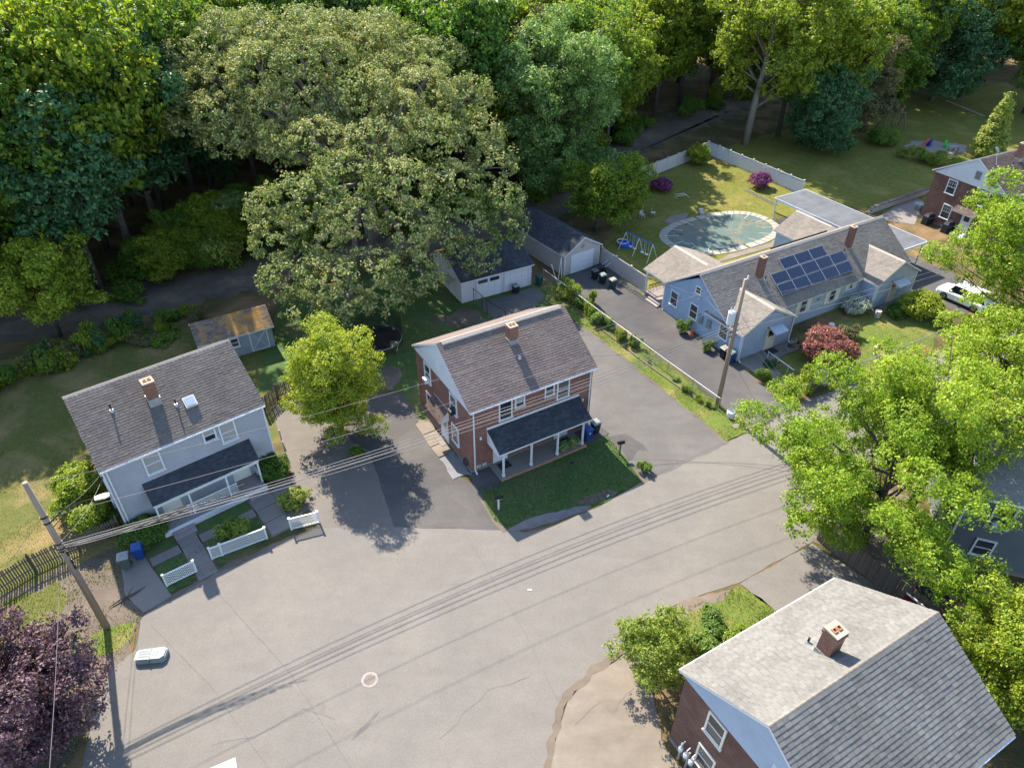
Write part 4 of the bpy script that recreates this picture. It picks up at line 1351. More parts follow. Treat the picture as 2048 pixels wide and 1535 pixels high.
for x, w_ in ((3.7, 1.5), (19.9, 1.7)):
    a_ = B()
    a_.add([(x - w_ / 2, -0.02, 2.62), (x + w_ / 2, -0.02, 2.62), (x + w_ / 2, -1.0, 2.25), (x - w_ / 2, -1.0, 2.25), (x - w_ / 2, -1.0, 2.12), (x + w_ / 2, -1.0, 2.12), (x - w_ / 2, -0.02, 2.58), (x + w_ / 2, -0.02, 2.58)], [(3, 2, 1, 0), (4, 5, 2, 3), (6, 7, 5, 4), (0, 6, 4, 3), (1, 2, 5, 7)])
    ao = a_.ob('awning', 'awning_tin', bl)
    for k in range(6):
        xx = x - w_ / 2 + w_ * (k + 0.5) / 6
        B().bar((xx, -0.02, 2.635), (xx, -1.0, 2.265), 0.04, 0.03).ob('awning_rib', 'awning_tin', ao)
    for sx in (-1, 1):
        B().bar((x + sx * w_ * 0.47, -0.95, 2.13), (x + sx * w_ * 0.47, -0.03, 1.75), 0.025).ob('awning_brace', 'galv', ao)
chimney(bl, 5.5, 4.15, 4.0, 6.55, 0.5, 0.5, 1)
chimney(bl, 17.25, 4.25, 4.0, 6.65, 0.5, 0.5, 1)
vent_pipe(bl, 6.0, 3.8, 4.35, 0.4)
vent_pipe(bl, 16.35, 3.9, 4.4, 0.4)
B().box(18.0, -1.55, 0, 22.3, -0.03, 0.14).ob('entrance_slab', 'concrete', bl)
B().box(1.4, -1.45, 0, 6.3, -0.03, 0.14).ob('entrance_slab', 'concrete', bl)
B().box(3.0, -0.85, 0.142, 4.1, -0.15, 0.16).ob('door_mat', 'dark_rubber', bl)
downspout(bl, 0.02, -0.12, BE - 0.2)
downspout(bl, 5.98, -0.12, BE - 0.2)
downspout(bl, 17.05, -0.12, BE - 0.2)
downspout(bl, 0.25, 9.7, BE - 0.2, 'L')
# snow fence bars on the back slope
B().box(9.0, ym + 0.55, BE + BR_ - 0.08, 16.5, ym + 0.65, BE + BR_ + 0.06).ob('snow_bar', 'black_metal', bl)
# solar array: twelve framed panels
k = (BR_ + 0.32) / (ym - Y0 + 0.3)
for row, (cols, u0) in enumerate(((5, 6.68), (5, 6.68), (3, 8.46))):
    for c_ in range(cols):
        pv = B().box(0.0, 0.0, 0.0, 1.85, 1.03, 0.04)
        o = pv.ob('solar_panel', 'rail_white', bl)
        sv_ = Vector((0, 1, k)).normalized()
        nn = Vector((0, -k, 1)).normalized()
        yb = 2.28 + row * 0.897
        P0 = Vector((u0 + c_ * 1.885, yb, BE - 0.12 + (yb - Y0 + 0.3) * k)) + nn * 0.14
        o.matrix_local = Matrix(((1, 0, 0, P0.x), (0, sv_.y, nn.y, P0.y), (0, sv_.z, nn.z, P0.z), (0, 0, 0, 1)))
        B().box(0.018, 0.018, 0.041, 1.832, 1.012, 0.046).ob('cell_sheet', 'solar_cell', o)
for x in (7.2, 9.2, 11.2, 13.2, 15.4):
    for yb in (2.6, 3.7):
        z = BE - 0.12 + (yb - Y0 + 0.3) * k
        B().box(x - 0.03, yb - 0.03, z - 0.02, x + 0.03, yb + 0.03, z + 0.15).ob('panel_mount', 'galv', bl)
# bird ornament on the wall
B().add([(11.0, Y0 - 0.06, 2.0), (11.25, Y0 - 0.06, 1.85), (11.5, Y0 - 0.06, 2.15), (11.28, Y0 - 0.06, 2.0)], [(0, 1, 3), (1, 2, 3)]).ob('wall_ornament', 'black_metal', bl)

# carport along the right side of the bungalow
cp = thing('carport', 'long flat dark carport roof on white posts along the blue bungalow', 'carport', (*BLUE_O, 0), BLUE_A)
B().box(24.1, 3.4, 2.62, 29.1, 19.3, 2.74).ob('roof', 'patio_cover', cp)
for x, y in ((24.06, 3.38), (24.06, 19.3)):
    B().box(x, y - 0.05, 2.5, 29.14, y, 2.752).ob('fascia', 'white_trim', cp)
for x in (24.05, 29.1):
    B().box(x, 3.38, 2.5, x + 0.05, 19.3, 2.754).ob('fascia', 'white_trim', cp)
for x, y in ((24.3, 19.1), (28.9, 19.1), (28.9, 3.6), (28.9, 8.5), (28.9, 13.8), (24.3, 3.6), (24.3, 14.5)):
    B().box(x - 0.06, y - 0.06, 0, x + 0.06, y + 0.06, 2.6).ob('post', 'white_trim', cp)
for y0, y1 in ((14.6, 16.8), (16.8, 19.0)):
    B().box(24.26, y0, 1.0, 24.34, y1, 1.08).ob('railing', 'black_metal', cp)
    for j in range(12):
        yy = y0 + (j + 0.5) * (y1 - y0) / 12
        B().box(24.285, yy - 0.015, 0.05, 24.315, yy + 0.015, 1.0).ob('baluster', 'black_metal', cp)

# ---- garages and shed
gw = thing('garage', 'white two-door garage under the oak with dark shingle roof', 'garage', (-4.82, 58.95, 0), 0.505)
B().prism([(0.2, 0), (6.6, 0), (6.6, 2.35), (3.4, 3.75), (0.2, 2.35)], 0.1, 7.75, 'x').ob('wall', 'siding_white', gw)
b = B()
clap(b, (0.1, 0.2), (1, 0), (0, -1), 7.65, 0.1, 2.35, ex=0.13)
clap(b, (0.1, 6.6), (0, -1), (-1, 0), 6.4, 0.1, 2.35, 3.7, ex=0.13)
b.ob('siding', 'siding_white', gw, kind='stuff')
rg = gable_roof(gw, 7.95, -0.1, 6.9, 2.38, 1.5, 'shingle_black', x0=-0.05, ex=0.17)
for x0 in (1.75, 4.75):
    go = B().box(x0 - 0.1, 0.12, 0.05, x0 + 2.5, 0.17, 2.15).ob('garage_door', 'white_trim', gw)
    for r_ in range(4):
        for c_ in range(4):
            B().box(x0 - 0.04 + c_ * 0.63, 0.095, 0.09 + r_ * 0.51, x0 + 0.52 + c_ * 0.63, 0.122, 0.55 + r_ * 0.51).ob('door_panel', 'white_vinyl', go)
for k_ in range(2):
    B().box(1.85 + k_ * 1.25, 0.06, 1.68, 2.85 + k_ * 1.25, 0.093, 2.02).ob('pane', 'glass', gw)
B().prism([(0.1, 2.05), (-0.62, 1.62), (-0.62, 1.56), (0.1, 1.95)], 1.5, 2.9, 'y').ob('door_hood', 'ridge_beige', gw)
door(gw, 'L', 0.08, 2.2, 0.05, 0.85, 1.9, lite=False)

gt = thing('garage', 'tan single garage with leaf littered roof at the end of the driveway', 'garage', (5.15, 64.45, 0), 0.62)
B().prism([(0.2, 0), (4.75, 0), (4.75, 2.35), (2.48, 3.6), (0.2, 2.35)], 0.15, 8.6, 'y').ob('wall', 'siding_tan', gt)
b = B()
clap(b, (0.2, 0.15), (1, 0), (0, -1), 4.55, 0.1, 2.35, 3.55)
clap(b, (0.2, 8.6), (0, -1), (-1, 0), 8.45, 0.1, 2.3)
b.ob('siding', 'siding_tan', gt, kind='stuff')
rg = gable_roof(gt, 9.0, -0.05, 5.0, 2.32, 1.45, 'shingle_black', x0=-0.12, axis='y', ex=0.17)
go = B().box(0.95, 0.06, 0.03, 3.95, 0.12, 2.1).ob('garage_door', 'white_trim', gt)
for r_ in range(4):
    B().box(1.0, 0.035, 0.06 + r_ * 0.51, 3.9, 0.061, 0.54 + r_ * 0.51).ob('door_panel', 'white_vinyl', go)
for x in (0.2, 4.75):
    B().box(x - 0.05, 0.08, 0.05, x + 0.05, 0.2, 2.3).ob('corner_board', 'white_trim', gt)
B().lathe([(0.22, 0.0), (0.05, 0.05)], 8).ob('star_ornament', 'ridge_beige', gt, (2.5, 0.06, 2.75)).rotation_euler = (math.pi / 2, 0, 0)

sh = thing('shed', 'grey garden shed with moss covered roof and white crossed door', 'shed', (-25.85, 48.6, 0), 0.53)
B().prism([(0.15, 0), (3.6, 0), (3.6, 2.15), (1.9, 3.05), (0.15, 2.15)], 0.15, 6.1, 'x').ob('wall', 'shed_boards', sh)
rg = gable_roof(sh, 6.3, -0.1, 3.85, 2.12, 1.1, 'shingle_moss', ex=0.17)
for k_ in range(16):
    B().box(0.17 + k_ * 0.37, 0.125, 0.08, 0.17 + k_ * 0.37 + 0.355, 0.149, 2.1).ob('board', 'shed_boards', sh)
dr = B().box(4.15, 0.09, 0.12, 5.65, 0.124, 2.05).ob('door', 'shed_boards', sh)
for p, q in (((4.2, 0.075, 0.15), (5.6, 0.075, 2.0)), ((4.2, 0.07, 2.0), (5.6, 0.07, 0.15)), ((4.18, 0.075, 0.12), (4.18, 0.075, 2.05)), ((5.62, 0.075, 0.12), (5.62, 0.075, 2.05)), ((4.2, 0.078, 0.16), (5.6, 0.078, 0.16))):
    B().bar(p, q, 0.09, 0.03).ob('door_batten', 'white_trim', dr)
window(sh, 'F', 2.9, 0.12, 0.95, 0.75, 0.95, blind=0)

# ------------------------------------------------------------------ vegetation
def unit(r, n):
    v = r.normal(size=(n, 3))
    return v / np.linalg.norm(v, axis=1, keepdims=True)


def crown_mesh(name, blobs, mat, clumps, leaves, leaf_s, clump_r, seed, low=-0.55, flat=0.75, shell=0.13, upbias=0.35):
    """leaf quads gathered in clumps near the surface of a set of ellipsoids"""
    r = np.random.default_rng(seed)
    bl = np.array(blobs, float)
    cen, rad = bl[:, :3], bl[:, 3:6]
    area = (rad[:, 0] * rad[:, 1] + rad[:, 0] * rad[:, 2] + rad[:, 1] * rad[:, 2])
    pr = area / area.sum()
    P, D = [], []
    tot = 0
    while tot < clumps:
        m = clumps * 2
        k = r.choice(len(bl), m, p=pr)
        d = unit(r, m)
        f = 1 - np.abs(r.normal(0, shell, m))
        p = cen[k] + d * rad[k] * f[:, None]
        ok = d[:, 2] > low
        if len(bl) > 1:
            q = (p[:, None, :] - cen[None]) / rad[None]
            q = (q ** 2).sum(2)
            q[np.arange(m), k] = 9
            ok &= q.min(1) > 0.5
        ok &= p[:, 2] > 0.15
        P.append(p[ok])
        D.append(d[ok])
        tot += ok.sum()
    P = np.concatenate(P)[:clumps]
    D = np.concatenate(D)[:clumps]
    n = len(P) * leaves
    c = np.repeat(P, leaves, 0)
    od = np.repeat(D, leaves, 0)
    e = unit(r, n)
    e = e + od * 0.5
    cr = np.repeat(clump_r * r.uniform(0.55, 1.35, len(P)), leaves)
    pos = c + e * cr[:, None] * np.power(r.random(n), 0.45)[:, None] * np.array([1, 1, flat])
    nn = e * 0.55 + od * 0.35 + np.array([0, 0, upbias]) + r.normal(0, 0.5, (n, 3))
    nn /= np.linalg.norm(nn, axis=1, keepdims=True)
    t = np.cross(nn, unit(r, n))
    t /= np.linalg.norm(t, axis=1, keepdims=True) + 1e-9
    s = np.cross(nn, t)
    ls = leaf_s * r.uniform(0.6, 1.35, n)
    a, b = t * (ls * 0.5)[:, None], s * (ls * 0.34)[:, None]
    dr = nn * (ls * 0.10)[:, None]
    V = np.stack([pos - a, pos - b * 0.9 + dr, pos + a, pos + b * 0.9 + dr], 1).reshape(-1, 3)
    V[:, 2] = np.maximum(V[:, 2], 0.03)
    Q = np.arange(n * 4).reshape(-1, 4)
    return np_mesh(name, V, Q, mat)


def limbs(blobs, base_r, fork, seed, extra=0, lean=(0, 0)):
    """tapered trunk that forks to the blobs"""
    r = random.Random(seed)
    b = B()
    F_ = Vector((lean[0], lean[1], fork))
    pts = [(0, 0, -0.1), (lean[0] * 0.3 + r.uniform(-.1, .1), lean[1] * 0.3 + r.uniform(-.1, .1), fork * 0.5), F_]
    b.tube(pts, [base_r * 1.25, base_r * 0.9, base_r * 0.75], 10)
    for bb in blobs:
        c = Vector(bb[:3])
        mid = F_.lerp(c, 0.5) + Vector((r.uniform(-.4, .4), r.uniform(-.4, .4), r.uniform(-0.2, .8)))
        tip = c + Vector((r.uniform(-.3, .3) * bb[3], r.uniform(-.3, .3) * bb[4], bb[5] * 0.5))
        b.tube([F_ - Vector((0, 0, 0.2)), mid, c, tip], [base_r * 0.5, base_r * 0.34, base_r * 0.2, base_r * 0.06], 6)
        for _ in range(extra):
            q = c + Vector((r.uniform(-1, 1) * bb[3], r.uniform(-1, 1) * bb[4], r.uniform(-.4, .9) * bb[5])) * 0.85
            b.tube([mid.lerp(c, r.random()), (mid + q) / 2 + Vector((0, 0, .2)), q], [base_r * 0.16, base_r * 0.1, base_r * 0.03], 4)
    return b


def lumpy(cx, cy, cz, rx, ry, rz, n, sub, seed, low=-0.35):
    """an ellipsoid outline broken into n smaller blobs"""
    r = np.random.default_rng(seed)
    out = []
    i = 0
    while len(out) < n and i < n * 40:
        i += 1
        d = unit(r, 1)[0]
        if d[2] < low:
            continue
        s = sub * r.uniform(0.75, 1.3)
        f = r.uniform(0.82, 1.04)
        p = np.array([cx, cy, cz]) + d * (np.array([rx, ry, rz]) - s * 0.8) * f
        if any(np.linalg.norm((p - q[:3])) < (s + q[3]) * 0.52 for q in out):
            continue
        out.append((*p, s, s, s * 0.8))
    return out


def tree(name, label, loc, blobs, mat, clumps, leaves, leaf_s, clump_r, seed, trunk_r=0.25, fork=2.5, extra=1, bark='bark', group=None, cat='tree', low=-0.55, lean=(0, 0), flat=0.75, shell=0.13):
    t = thing(name, label, cat, (*loc, 0), 0, group)
    limbs(blobs if len(blobs) < 26 else blobs[::2], trunk_r, fork, seed, extra, lean).ob('trunk', bark, t, smooth=True)
    link('crown', crown_mesh('crown', blobs, mat, clumps, leaves, leaf_s, clump_r, seed, low, flat, shell), t)
    return t



def branchy(h, r, n, seed, base=0.22, sub=1.2, rise=0.45, top=1.0, flat=0.6, wide=0.55, off=(0, 0)):
    """blobs along rising limbs: layered sprays of foliage with gaps between them"""
    q = random.Random(seed)
    blobs, lines = [], []
    for i in range(n):
        f = (i + 0.5) / n
        z0 = h * (base + (0.88 - base) * f)
        t = (z0 / h - base) / (1 - base)
        prof = math.sqrt(max(0.05, 1 - ((t - wide * 0.6) / (1.02 - wide * 0.6 if t > wide * 0.6 else wide * 0.6 + 0.35)) ** 2))
        a = i * 2.399 + q.uniform(-0.5, 0.5)
        reach = r * prof * q.uniform(0.6, 1.08)
        zs = z0 * q.uniform(0.55, 0.8)
        x1, y1 = math.cos(a) * reach, math.sin(a) * reach
        z1 = min(h * top, z0 + reach * rise * q.uniform(0.3, 1.0))
        p0 = Vector((off[0] * zs / h, off[1] * zs / h, zs))
        p1 = Vector((x1 + off[0], y1 + off[1], z1))
        pm = p0.lerp(p1, 0.5) + Vector((q.uniform(-.3, .3), q.uniform(-.3, .3), -0.06 * reach))
        lines.append((p0, pm, p1))
        for k, tt in enumerate((0.5, 0.75, 1.0)):
            if tt == 0.5 and q.random() < 0.45:
                continue
            c = p0.lerp(p1, tt) + Vector((q.gauss(0, sub * .35), q.gauss(0, sub * .35), q.gauss(0, sub * .25)))
            s = sub * q.uniform(0.65, 1.25)
            blobs.append((c.x, c.y, max(0.5, c.z), s, s * q.uniform(.8, 1.2), s * flat))
    blobs.append((off[0], off[1], h * 0.93, sub, sub, sub * .8))
    return blobs, lines


def prune(spec, cond):
    """drop the sprays of a crown that fall where cond(x, y, z) holds"""
    return [q for q in spec[0] if not cond(*q[:3])], [l for l in spec[1] if not cond(*l[2])]


def btree(name, label, loc, spec, mat, clumps, leaves, leaf_s, clump_r, seed, trunk_r=0.25, bark='bark', shell=0.2, low=-0.9):
    blobs, lines = spec
    t = thing(name, label, 'tree', (*loc, 0))
    branch_mesh(blobs, lines, trunk_r, seed).ob('trunk', bark, t, smooth=True)
    link('crown', crown_mesh('crown', blobs, mat, clumps, leaves, leaf_s, clump_r, seed, low, 0.75, shell), t)
    return t


def branch_mesh(blobs, lines, tr, seed):
    q = random.Random(seed)
    b = B()
    h = max(l[0].z for l in lines) * 1.12
    tx, ty = lines[-1][0].x, lines[-1][0].y
    b.tube([(0, 0, -.1), (tx * .2 + q.uniform(-.1, .1), ty * .2 + q.uniform(-.1, .1), h * .35), (tx * .6, ty * .6, h * .7), (tx, ty, h)], [tr * 1.25, tr * .95, tr * .6, tr * .15], 10)
    for p0, pm, p1 in lines:
        b.tube([p0, pm, p1], [tr * .42, tr * .26, tr * .07], 6)
        for _ in range(2):
            s = pm.lerp(p1, q.random() * .6)
            b.tube([s, s + Vector((q.uniform(-1.2, 1.2), q.uniform(-1.2, 1.2), q.uniform(.1, 1.0)))], [tr * .12, tr * .03], 4)
    return b


# the great oak over the back yards
ob_ = lumpy(-6.6, 6.6, 13.0, 18.4, 14.0, 9.8, 90, 2.5, 5, -0.25)
BOUGHS = [(-3.3, -14.3, 10.5, 2.8), (1.1, -13.5, 12, 3.0), (5.7, -13.3, 11.5, 3.0), (9.8, -10.8, 10.5, 2.8), (13.5, -5.7, 10.5, 2.6), (14.3, -9.3, 8.5, 2.3), (-4.4, -16.9, 8.0, 2.5), (-0.9, -17.0, 8.5, 2.7), (1.9, -17.3, 10, 2.4), (6.7, -16.0, 9.0, 2.8), (10.7, -12.7, 8.0, 2.5), (15.0, -11.5, 7.0, 1.9), (-3.2, -20.3, 6.0, 2.4), (0.4, -21.2, 6.5, 2.6), (3.8, -20.8, 7.0, 2.6), (6.8, -18.9, 6.0, 2.4), (11.2, -14.3, 5.6, 1.9), (14.8, -11.3, 5.4, 1.5), (12.6, -15.0, 5.2, 1.6), (-1.7, -22.6, 4.6, 2.0), (2.0, -22.4, 5.2, 2.2), (5.0, -21.4, 5.0, 2.0), (8.1, -19.1, 5.4, 1.7), (-0.8, -15.5, 11, 2.6), (-5.7, -14.1, 9.5, 2.2), (9.1, -15.1, 7.2, 2.0), (3, -9, 13.5, 3.0), (8, -7, 13.5, 3.0), (-2, -9, 13.5, 3.0), (12, -3, 12.5, 2.8), (-4, -3, 16, 3.0), (2, -4, 16.5, 3.0), (7, -2, 16, 3.0), (-8, -2, 14.5, 2.8), (11, 1, 15, 2.8), (-5, -8, 13.5, 2.6), (5, -5.5, 15, 2.8)]
for p in BOUGHS:
    ob_.append((p[0], p[1], p[2], p[3] * 0.95, p[3] * 0.95, p[3] * 0.75))
OAK = (-15.5, 73.0)
tree('oak_tree', 'huge broad oak with pale tasselled crown behind the brick duplex', OAK, ob_, 'leaf_oak', 11000, 22, 0.25, 0.44, 11, 0.75, 6.5, 1, 'bark_pale', low=-0.45)

# maples and other single trees
btree('maple_tree', 'bright green maple reaching over the street from the slate house fence', (22.3, 30.2), prune(branchy(9.6, 7.8, 42, 21, 0.22, 1.1, 0.3), lambda x, y, z: x > 3.0 and y < -0.6 and x - y > 5.0), 'leaf_maple', 5200, 18, 0.155, 0.34, 21, 0.22)
btree('maple_tree', 'dense maple standing beside the slate house at the right edge', (26.4, 33.0), prune(branchy(11.6, 5.4, 34, 22, 0.50, 1.0, 0.3), lambda x, y, z: y < -3.4 and x > -1.5), 'leaf_maple', 3300, 18, 0.165, 0.35, 22, 0.25)
btree('maple_tree', 'yellow green maple in front of the white car in the driveway', (45.2, 53.6), branchy(13.6, 7.4, 40, 23, 0.18, 1.15, 0.4), 'leaf_maple', 3800, 17, 0.22, 0.42, 23, 0.24)
btree('maple_tree', 'thin maple between the street and the dense one, nearest the white car', (36.6, 43.4), branchy(8.6, 4.8, 24, 35, 0.3, 1.0, 0.35), 'leaf_maple', 2000, 18, 0.18, 0.36, 35, 0.16)
btree('maple_tree', 'lime green tree beside the pale roof in the lower right corner', (24.9, 19.2), branchy(7.6, 3.6, 28, 24, 0.12, 0.9, 0.4), 'leaf_lime', 3100, 18, 0.15, 0.32, 24, 0.16)
btree('maple_tree', 'round lime green tree between the grey and the brick duplex', (-12.6, 40.2), branchy(9.4, 2.7, 36, 25, 0.10, 0.8, 0.5), 'leaf_lime', 3500, 18, 0.15, 0.30, 25, 0.16)
btree('plum_tree', 'dark purple leaved tree in the lower left corner', (-23.9, 17.2), branchy(6.3, 4.2, 28, 26, 0.15, 0.95, 0.35), 'leaf_purple', 3600, 18, 0.16, 0.33, 26, 0.18)
btree('locust_tree', 'loose yellow green tree at the left edge beside the gravel path', (-40.2, 53.2), branchy(9.0, 4.2, 22, 27, 0.35, 1.0, 0.35), 'leaf_lime', 1700, 17, 0.24, 0.42, 27, 0.2)
btree('ash_tree', 'tall soft silver green tree between the oak and the tan garage', (4.4, 85.0), branchy(20.0, 6.6, 46, 28, 0.10, 1.5, 0.6), 'leaf_silver', 3800, 20, 0.30, 0.58, 28, 0.28)
btree('apple_tree', 'small dark leaning tree on the lawn beside the tan garage', (9.4, 75.4), branchy(7.4, 4.4, 22, 29, 0.25, 1.1, 0.35, off=(0.9, 1.0)), 'leaf_wood', 1700, 18, 0.24, 0.44, 29, 0.2)
btree('linden_tree', 'tall tree with long bare trunk behind the white vinyl fence', (34.0, 105.0), branchy(25.0, 8.6, 40, 30, 0.36, 1.8, 0.4, off=(3.0, 2.0)), 'leaf_wood', 3000, 20, 0.38, 0.68, 30, 0.46, 'bark_pale')
btree('cedar_tree', 'dark blue green cedar behind the white vinyl fence', (44.0, 103.2), branchy(11.0, 5.0, 36, 31, 0.05, 1.3, 0.3), 'leaf_blue', 2100, 18, 0.30, 0.5, 31, 0.25)
btree('hemlock_tree', 'brownish olive tree left of the wooden swing set', (52.0, 113.0), branchy(14.0, 4.8, 36, 32, 0.06, 1.3, 0.3), 'leaf_olive', 2100, 18, 0.32, 0.52, 32, 0.25)
btree('spruce_tree', 'big blue green tree behind the playground lawn', (72.0, 128.0), branchy(18.5, 8.4, 44, 33, 0.08, 1.8, 0.3), 'leaf_blue', 2600, 18, 0.42, 0.7, 33, 0.35)
cf = [(0, 0, 1.2 + k * 0.85, 2.0 * (1 - k / 9.5), 2.0 * (1 - k / 9.5), 0.5) for k in range(9)]
tree('young_spruce', 'thin yellow green conifer behind the far brick duplex', (66.8, 100.2), cf, 'leaf_shrub_pale', 800, 18, 0.3, 0.42, 34, 0.12, 0.8, 0)

# woodland: a few crown shapes, copied
VAR = []
SHAPES = [(17.5, 5.2, 34, 0.28, 1.5), (19.0, 5.8, 36, 0.34, 1.6), (20.0, 4.6, 38, 0.30, 1.4), (21.0, 5.6, 38, 0.40, 1.6), (13.5, 4.2, 28, 0.18, 1.3), (16.5, 5.0, 26, 0.42, 1.5)]
for k, (h, rr, n, bs, sub) in enumerate(SHAPES):
    bb, ln = branchy(h, rr, n, 200 + k, bs, sub, 0.5)
    cm = crown_mesh('crown', bb, 'leaf_wood', 1500, 19, 0.42, 0.62, 300 + k, -0.9, 0.75, 0.2)
    VAR.append((cm, branch_mesh(bb, ln, 0.3, 400 + k).mesh('trunk', 'bark', True), h))
WOOD_LOOK = {'leaf_wood': 'yellow green', 'leaf_green': 'deep green', 'leaf_silver': 'pale green', 'leaf_olive': 'olive brown', 'leaf_blue': 'dark blue green', 'leaf_lime': 'lime tinted'}


def wood_place(x, y):
    if x < -34:
        return 'in the wood left of the great oak'
    if x < 4:
        return 'in the wood behind the great oak'
    if x < 34:
        return 'in the wood beyond the path behind the pool'
    return 'in the wood behind the far lawns'


def path_y(x):
    P = [(-80, 48), (-60, 51), (-47, 54), (-34, 59), (-24, 65), (-13, 72), (2, 80), (9, 89), (16, 102), (24, 112), (35, 122), (47, 132), (60, 134), (75, 138), (120, 140)]
    for (x0, y0), (x1, y1) in zip(P, P[1:]):
        if x0 <= x <= x1:
            return y0 + (y1 - y0) * (x - x0) / (x1 - x0)
    return 50 if x < 0 else 140


def put_wood(x, y, k, mat, sc, zs=1.0):
    cm, tm, h = VAR[k]
    lb = WOOD_LOOK[mat] + ' tree ' + wood_place(x, y)
    t = thing('woodland_tree', lb, 'tree', (x, y, 0), random.uniform(0, 6.28), lb.replace(' tree ', ' trees '))
    t.scale = (sc, sc, sc * zs)
    link('trunk', tm, t)
    c = link('crown', cm, t)
    c.material_slots[0].link = 'OBJECT'
    c.material_slots[0].material = MATS[mat]
    return t


wr = random.Random(42)
spots = []
specials = [(OAK[0] - 3, OAK[1] + 4, 13.0), (4.4, 85.0, 7.0), (34, 105, 5.5), (36.2, 107, 5.5), (44, 103.2, 6), (52, 113, 6), (72, 128, 8), (66.8, 100, 4), (-42.6, 56, 5)]
mats_w = ['leaf_wood'] * 7 + ['leaf_green'] * 4 + ['leaf_lime'] * 2 + ['leaf_silver'] + ['leaf_olive'] + ['leaf_blue']
tries = 0
while tries < 9000 and len(spots) < 250:
    tries += 1
    y = 56 + (wr.random() ** 1.25) * 108
    x = wr.uniform(-0.78, 0.78) * (y + 16)
    if abs(x) > 0.73 * y + 10 or x < -84 or x > 116:
        continue
    py = path_y(x)
    if y < py + 3.2:
        continue
    if x > 14 and y < 112 + max(0, (x - 30)) * 0.42 and x < 92:
        if y < py + 3.5:
            continue
    gap = 5.0 + max(0, y - 80) * 0.018
    if any((x - a) ** 2 + (y - b_) ** 2 < gap * gap for a, b_ in spots):
        continue
    if -40 < x < 2 and y < 98 and ((x + 20) / 19) ** 2 + ((y - 76) / 15) ** 2 < 1.0:
        continue
    if -37 < x < -20 and y < 74:
        continue
    if any((x - a) ** 2 + (y - b_) ** 2 < g * g for a, b_, g in specials):
        continue
    spots.append((x, y))
for i, (x, y) in enumerate(spots):
    edge = y - path_y(x)
    k = wr.randrange(6)
    if edge < 9:
        k = wr.choice((3, 5, 3, 1))
    sc = wr.uniform(0.85, 1.2) * (0.9 if edge < 8 else 1.05)
    mat = wr.choice(mats_w)
    if x < -38 and y < 100:
        mat = wr.choice(['leaf_green', 'leaf_green', 'leaf_blue', 'leaf_wood'])
    put_wood(x, y, k, mat, sc, wr.uniform(0.9, 1.2))
for x, y, k, mat, sc in ((-43.5, 61.8, 3, 'leaf_green', 0.95), (-47.5, 54.0, 3, 'leaf_green', 0.95), (-51, 49.5, 1, 'leaf_green', 1.0), (47, 110, 1, 'leaf_wood', 1.0), (57, 120, 0, 'leaf_green', 1.0), (64, 126, 3, 'leaf_wood', 1.0), (88, 118, 1, 'leaf_green', 1.0), (40, 109, 5, 'leaf_wood', 1.0), (78, 130, 3, 'leaf_wood', 1.05), (-52, 58, 3, 'leaf_green', 1.1), (-57, 52, 2, 'leaf_green', 1.1), (-50, 64, 1, 'leaf_blue', 1.15), (-62, 47, 3, 'leaf_wood', 1.1), (-47, 60.5, 3, 'leaf_green', 1.1), (84, 121, 1, 'leaf_green', 0.9), (92, 112, 4, 'leaf_green', 0.9), (98, 124, 3, 'leaf_olive', 0.9), (62, 124, 4, 'leaf_green', 0.9), (57, 120, 0, 'leaf_wood', 0.85)):  # leftmost trees, mostly out of view, are added to shade the left lawn
    put_wood(x, y, k, mat, sc)

for i in range(16):
    x, y = wr.uniform(-40, -22), 0
    y = path_y(x) + wr.uniform(3.5, 13)
    put_wood(x, y, 4, wr.choice(['leaf_green', 'leaf_wood', 'leaf_wood', 'leaf_silver']), wr.uniform(0.32, 0.5), wr.uniform(0.8, 1.1))

# shrubs
SHV = []
for k in range(4):
    r_ = random.Random(500 + k)
    bb = []
    for _ in range(10):
        s_ = r_.uniform(.2, .48)
        bb.append((r_.gauss(0, .42), r_.gauss(0, .42), r_.uniform(.22, .95), s_, s_ * r_.uniform(.7, 1.3), s_ * .8))
    cm = crown_mesh('crown', bb, 'leaf_shrub', 230, 17, 0.15, 0.19, 510 + k, -0.8)
    b = B()
    for q in bb:
        b.tube([(0, 0, -0.05), (q[0] * 0.5, q[1] * 0.5, 0.3), (q[0], q[1], q[2] + 0.2)], [0.03, 0.02, 0.008], 4)
    SHV.append((cm, b.mesh('stem', 'bark')))


def shrub(x, y, r, h, mat, label, group=None, name='shrub', rot=None, sx=1.0, k=None):
    k = random.randrange(4) if k is None else k
    t = thing(name, label, 'shrub', (x, y, 0), random.uniform(0, 6.28) if rot is None else rot, group)
    t.scale = (r * sx, r, h)
    link('stem', SHV[k][1], t)
    c = link('crown', SHV[k][0], t)
    c.material_slots[0].link = 'OBJECT'
    c.material_slots[0].material = MATS[mat]
    return t


def big_shrub(name, label, loc, r, h, mat, seed, clumps=700, leaf_s=0.13, cr=0.2, leaves=18, ry=None, rot=0.0, low=-0.5):
    t = thing(name, label, 'shrub', (*loc, 0), rot)
    bb = lumpy(0, 0, h * 0.5, r, ry or r, h * 0.52, 16, min(r, ry or r) * 0.36, seed, -0.8)
    b = B()
    for q in bb[::2]:
        b.tube([(0, 0, -0.05), (q[0] * 0.4, q[1] * 0.4, h * 0.3), q[:3]], [0.05, 0.03, 0.01], 5)
    b.ob('stem', 'bark', t)
    link('crown', crown_mesh('crown', bb, mat, clumps, leaves, leaf_s, cr, seed, low), t)
    return t


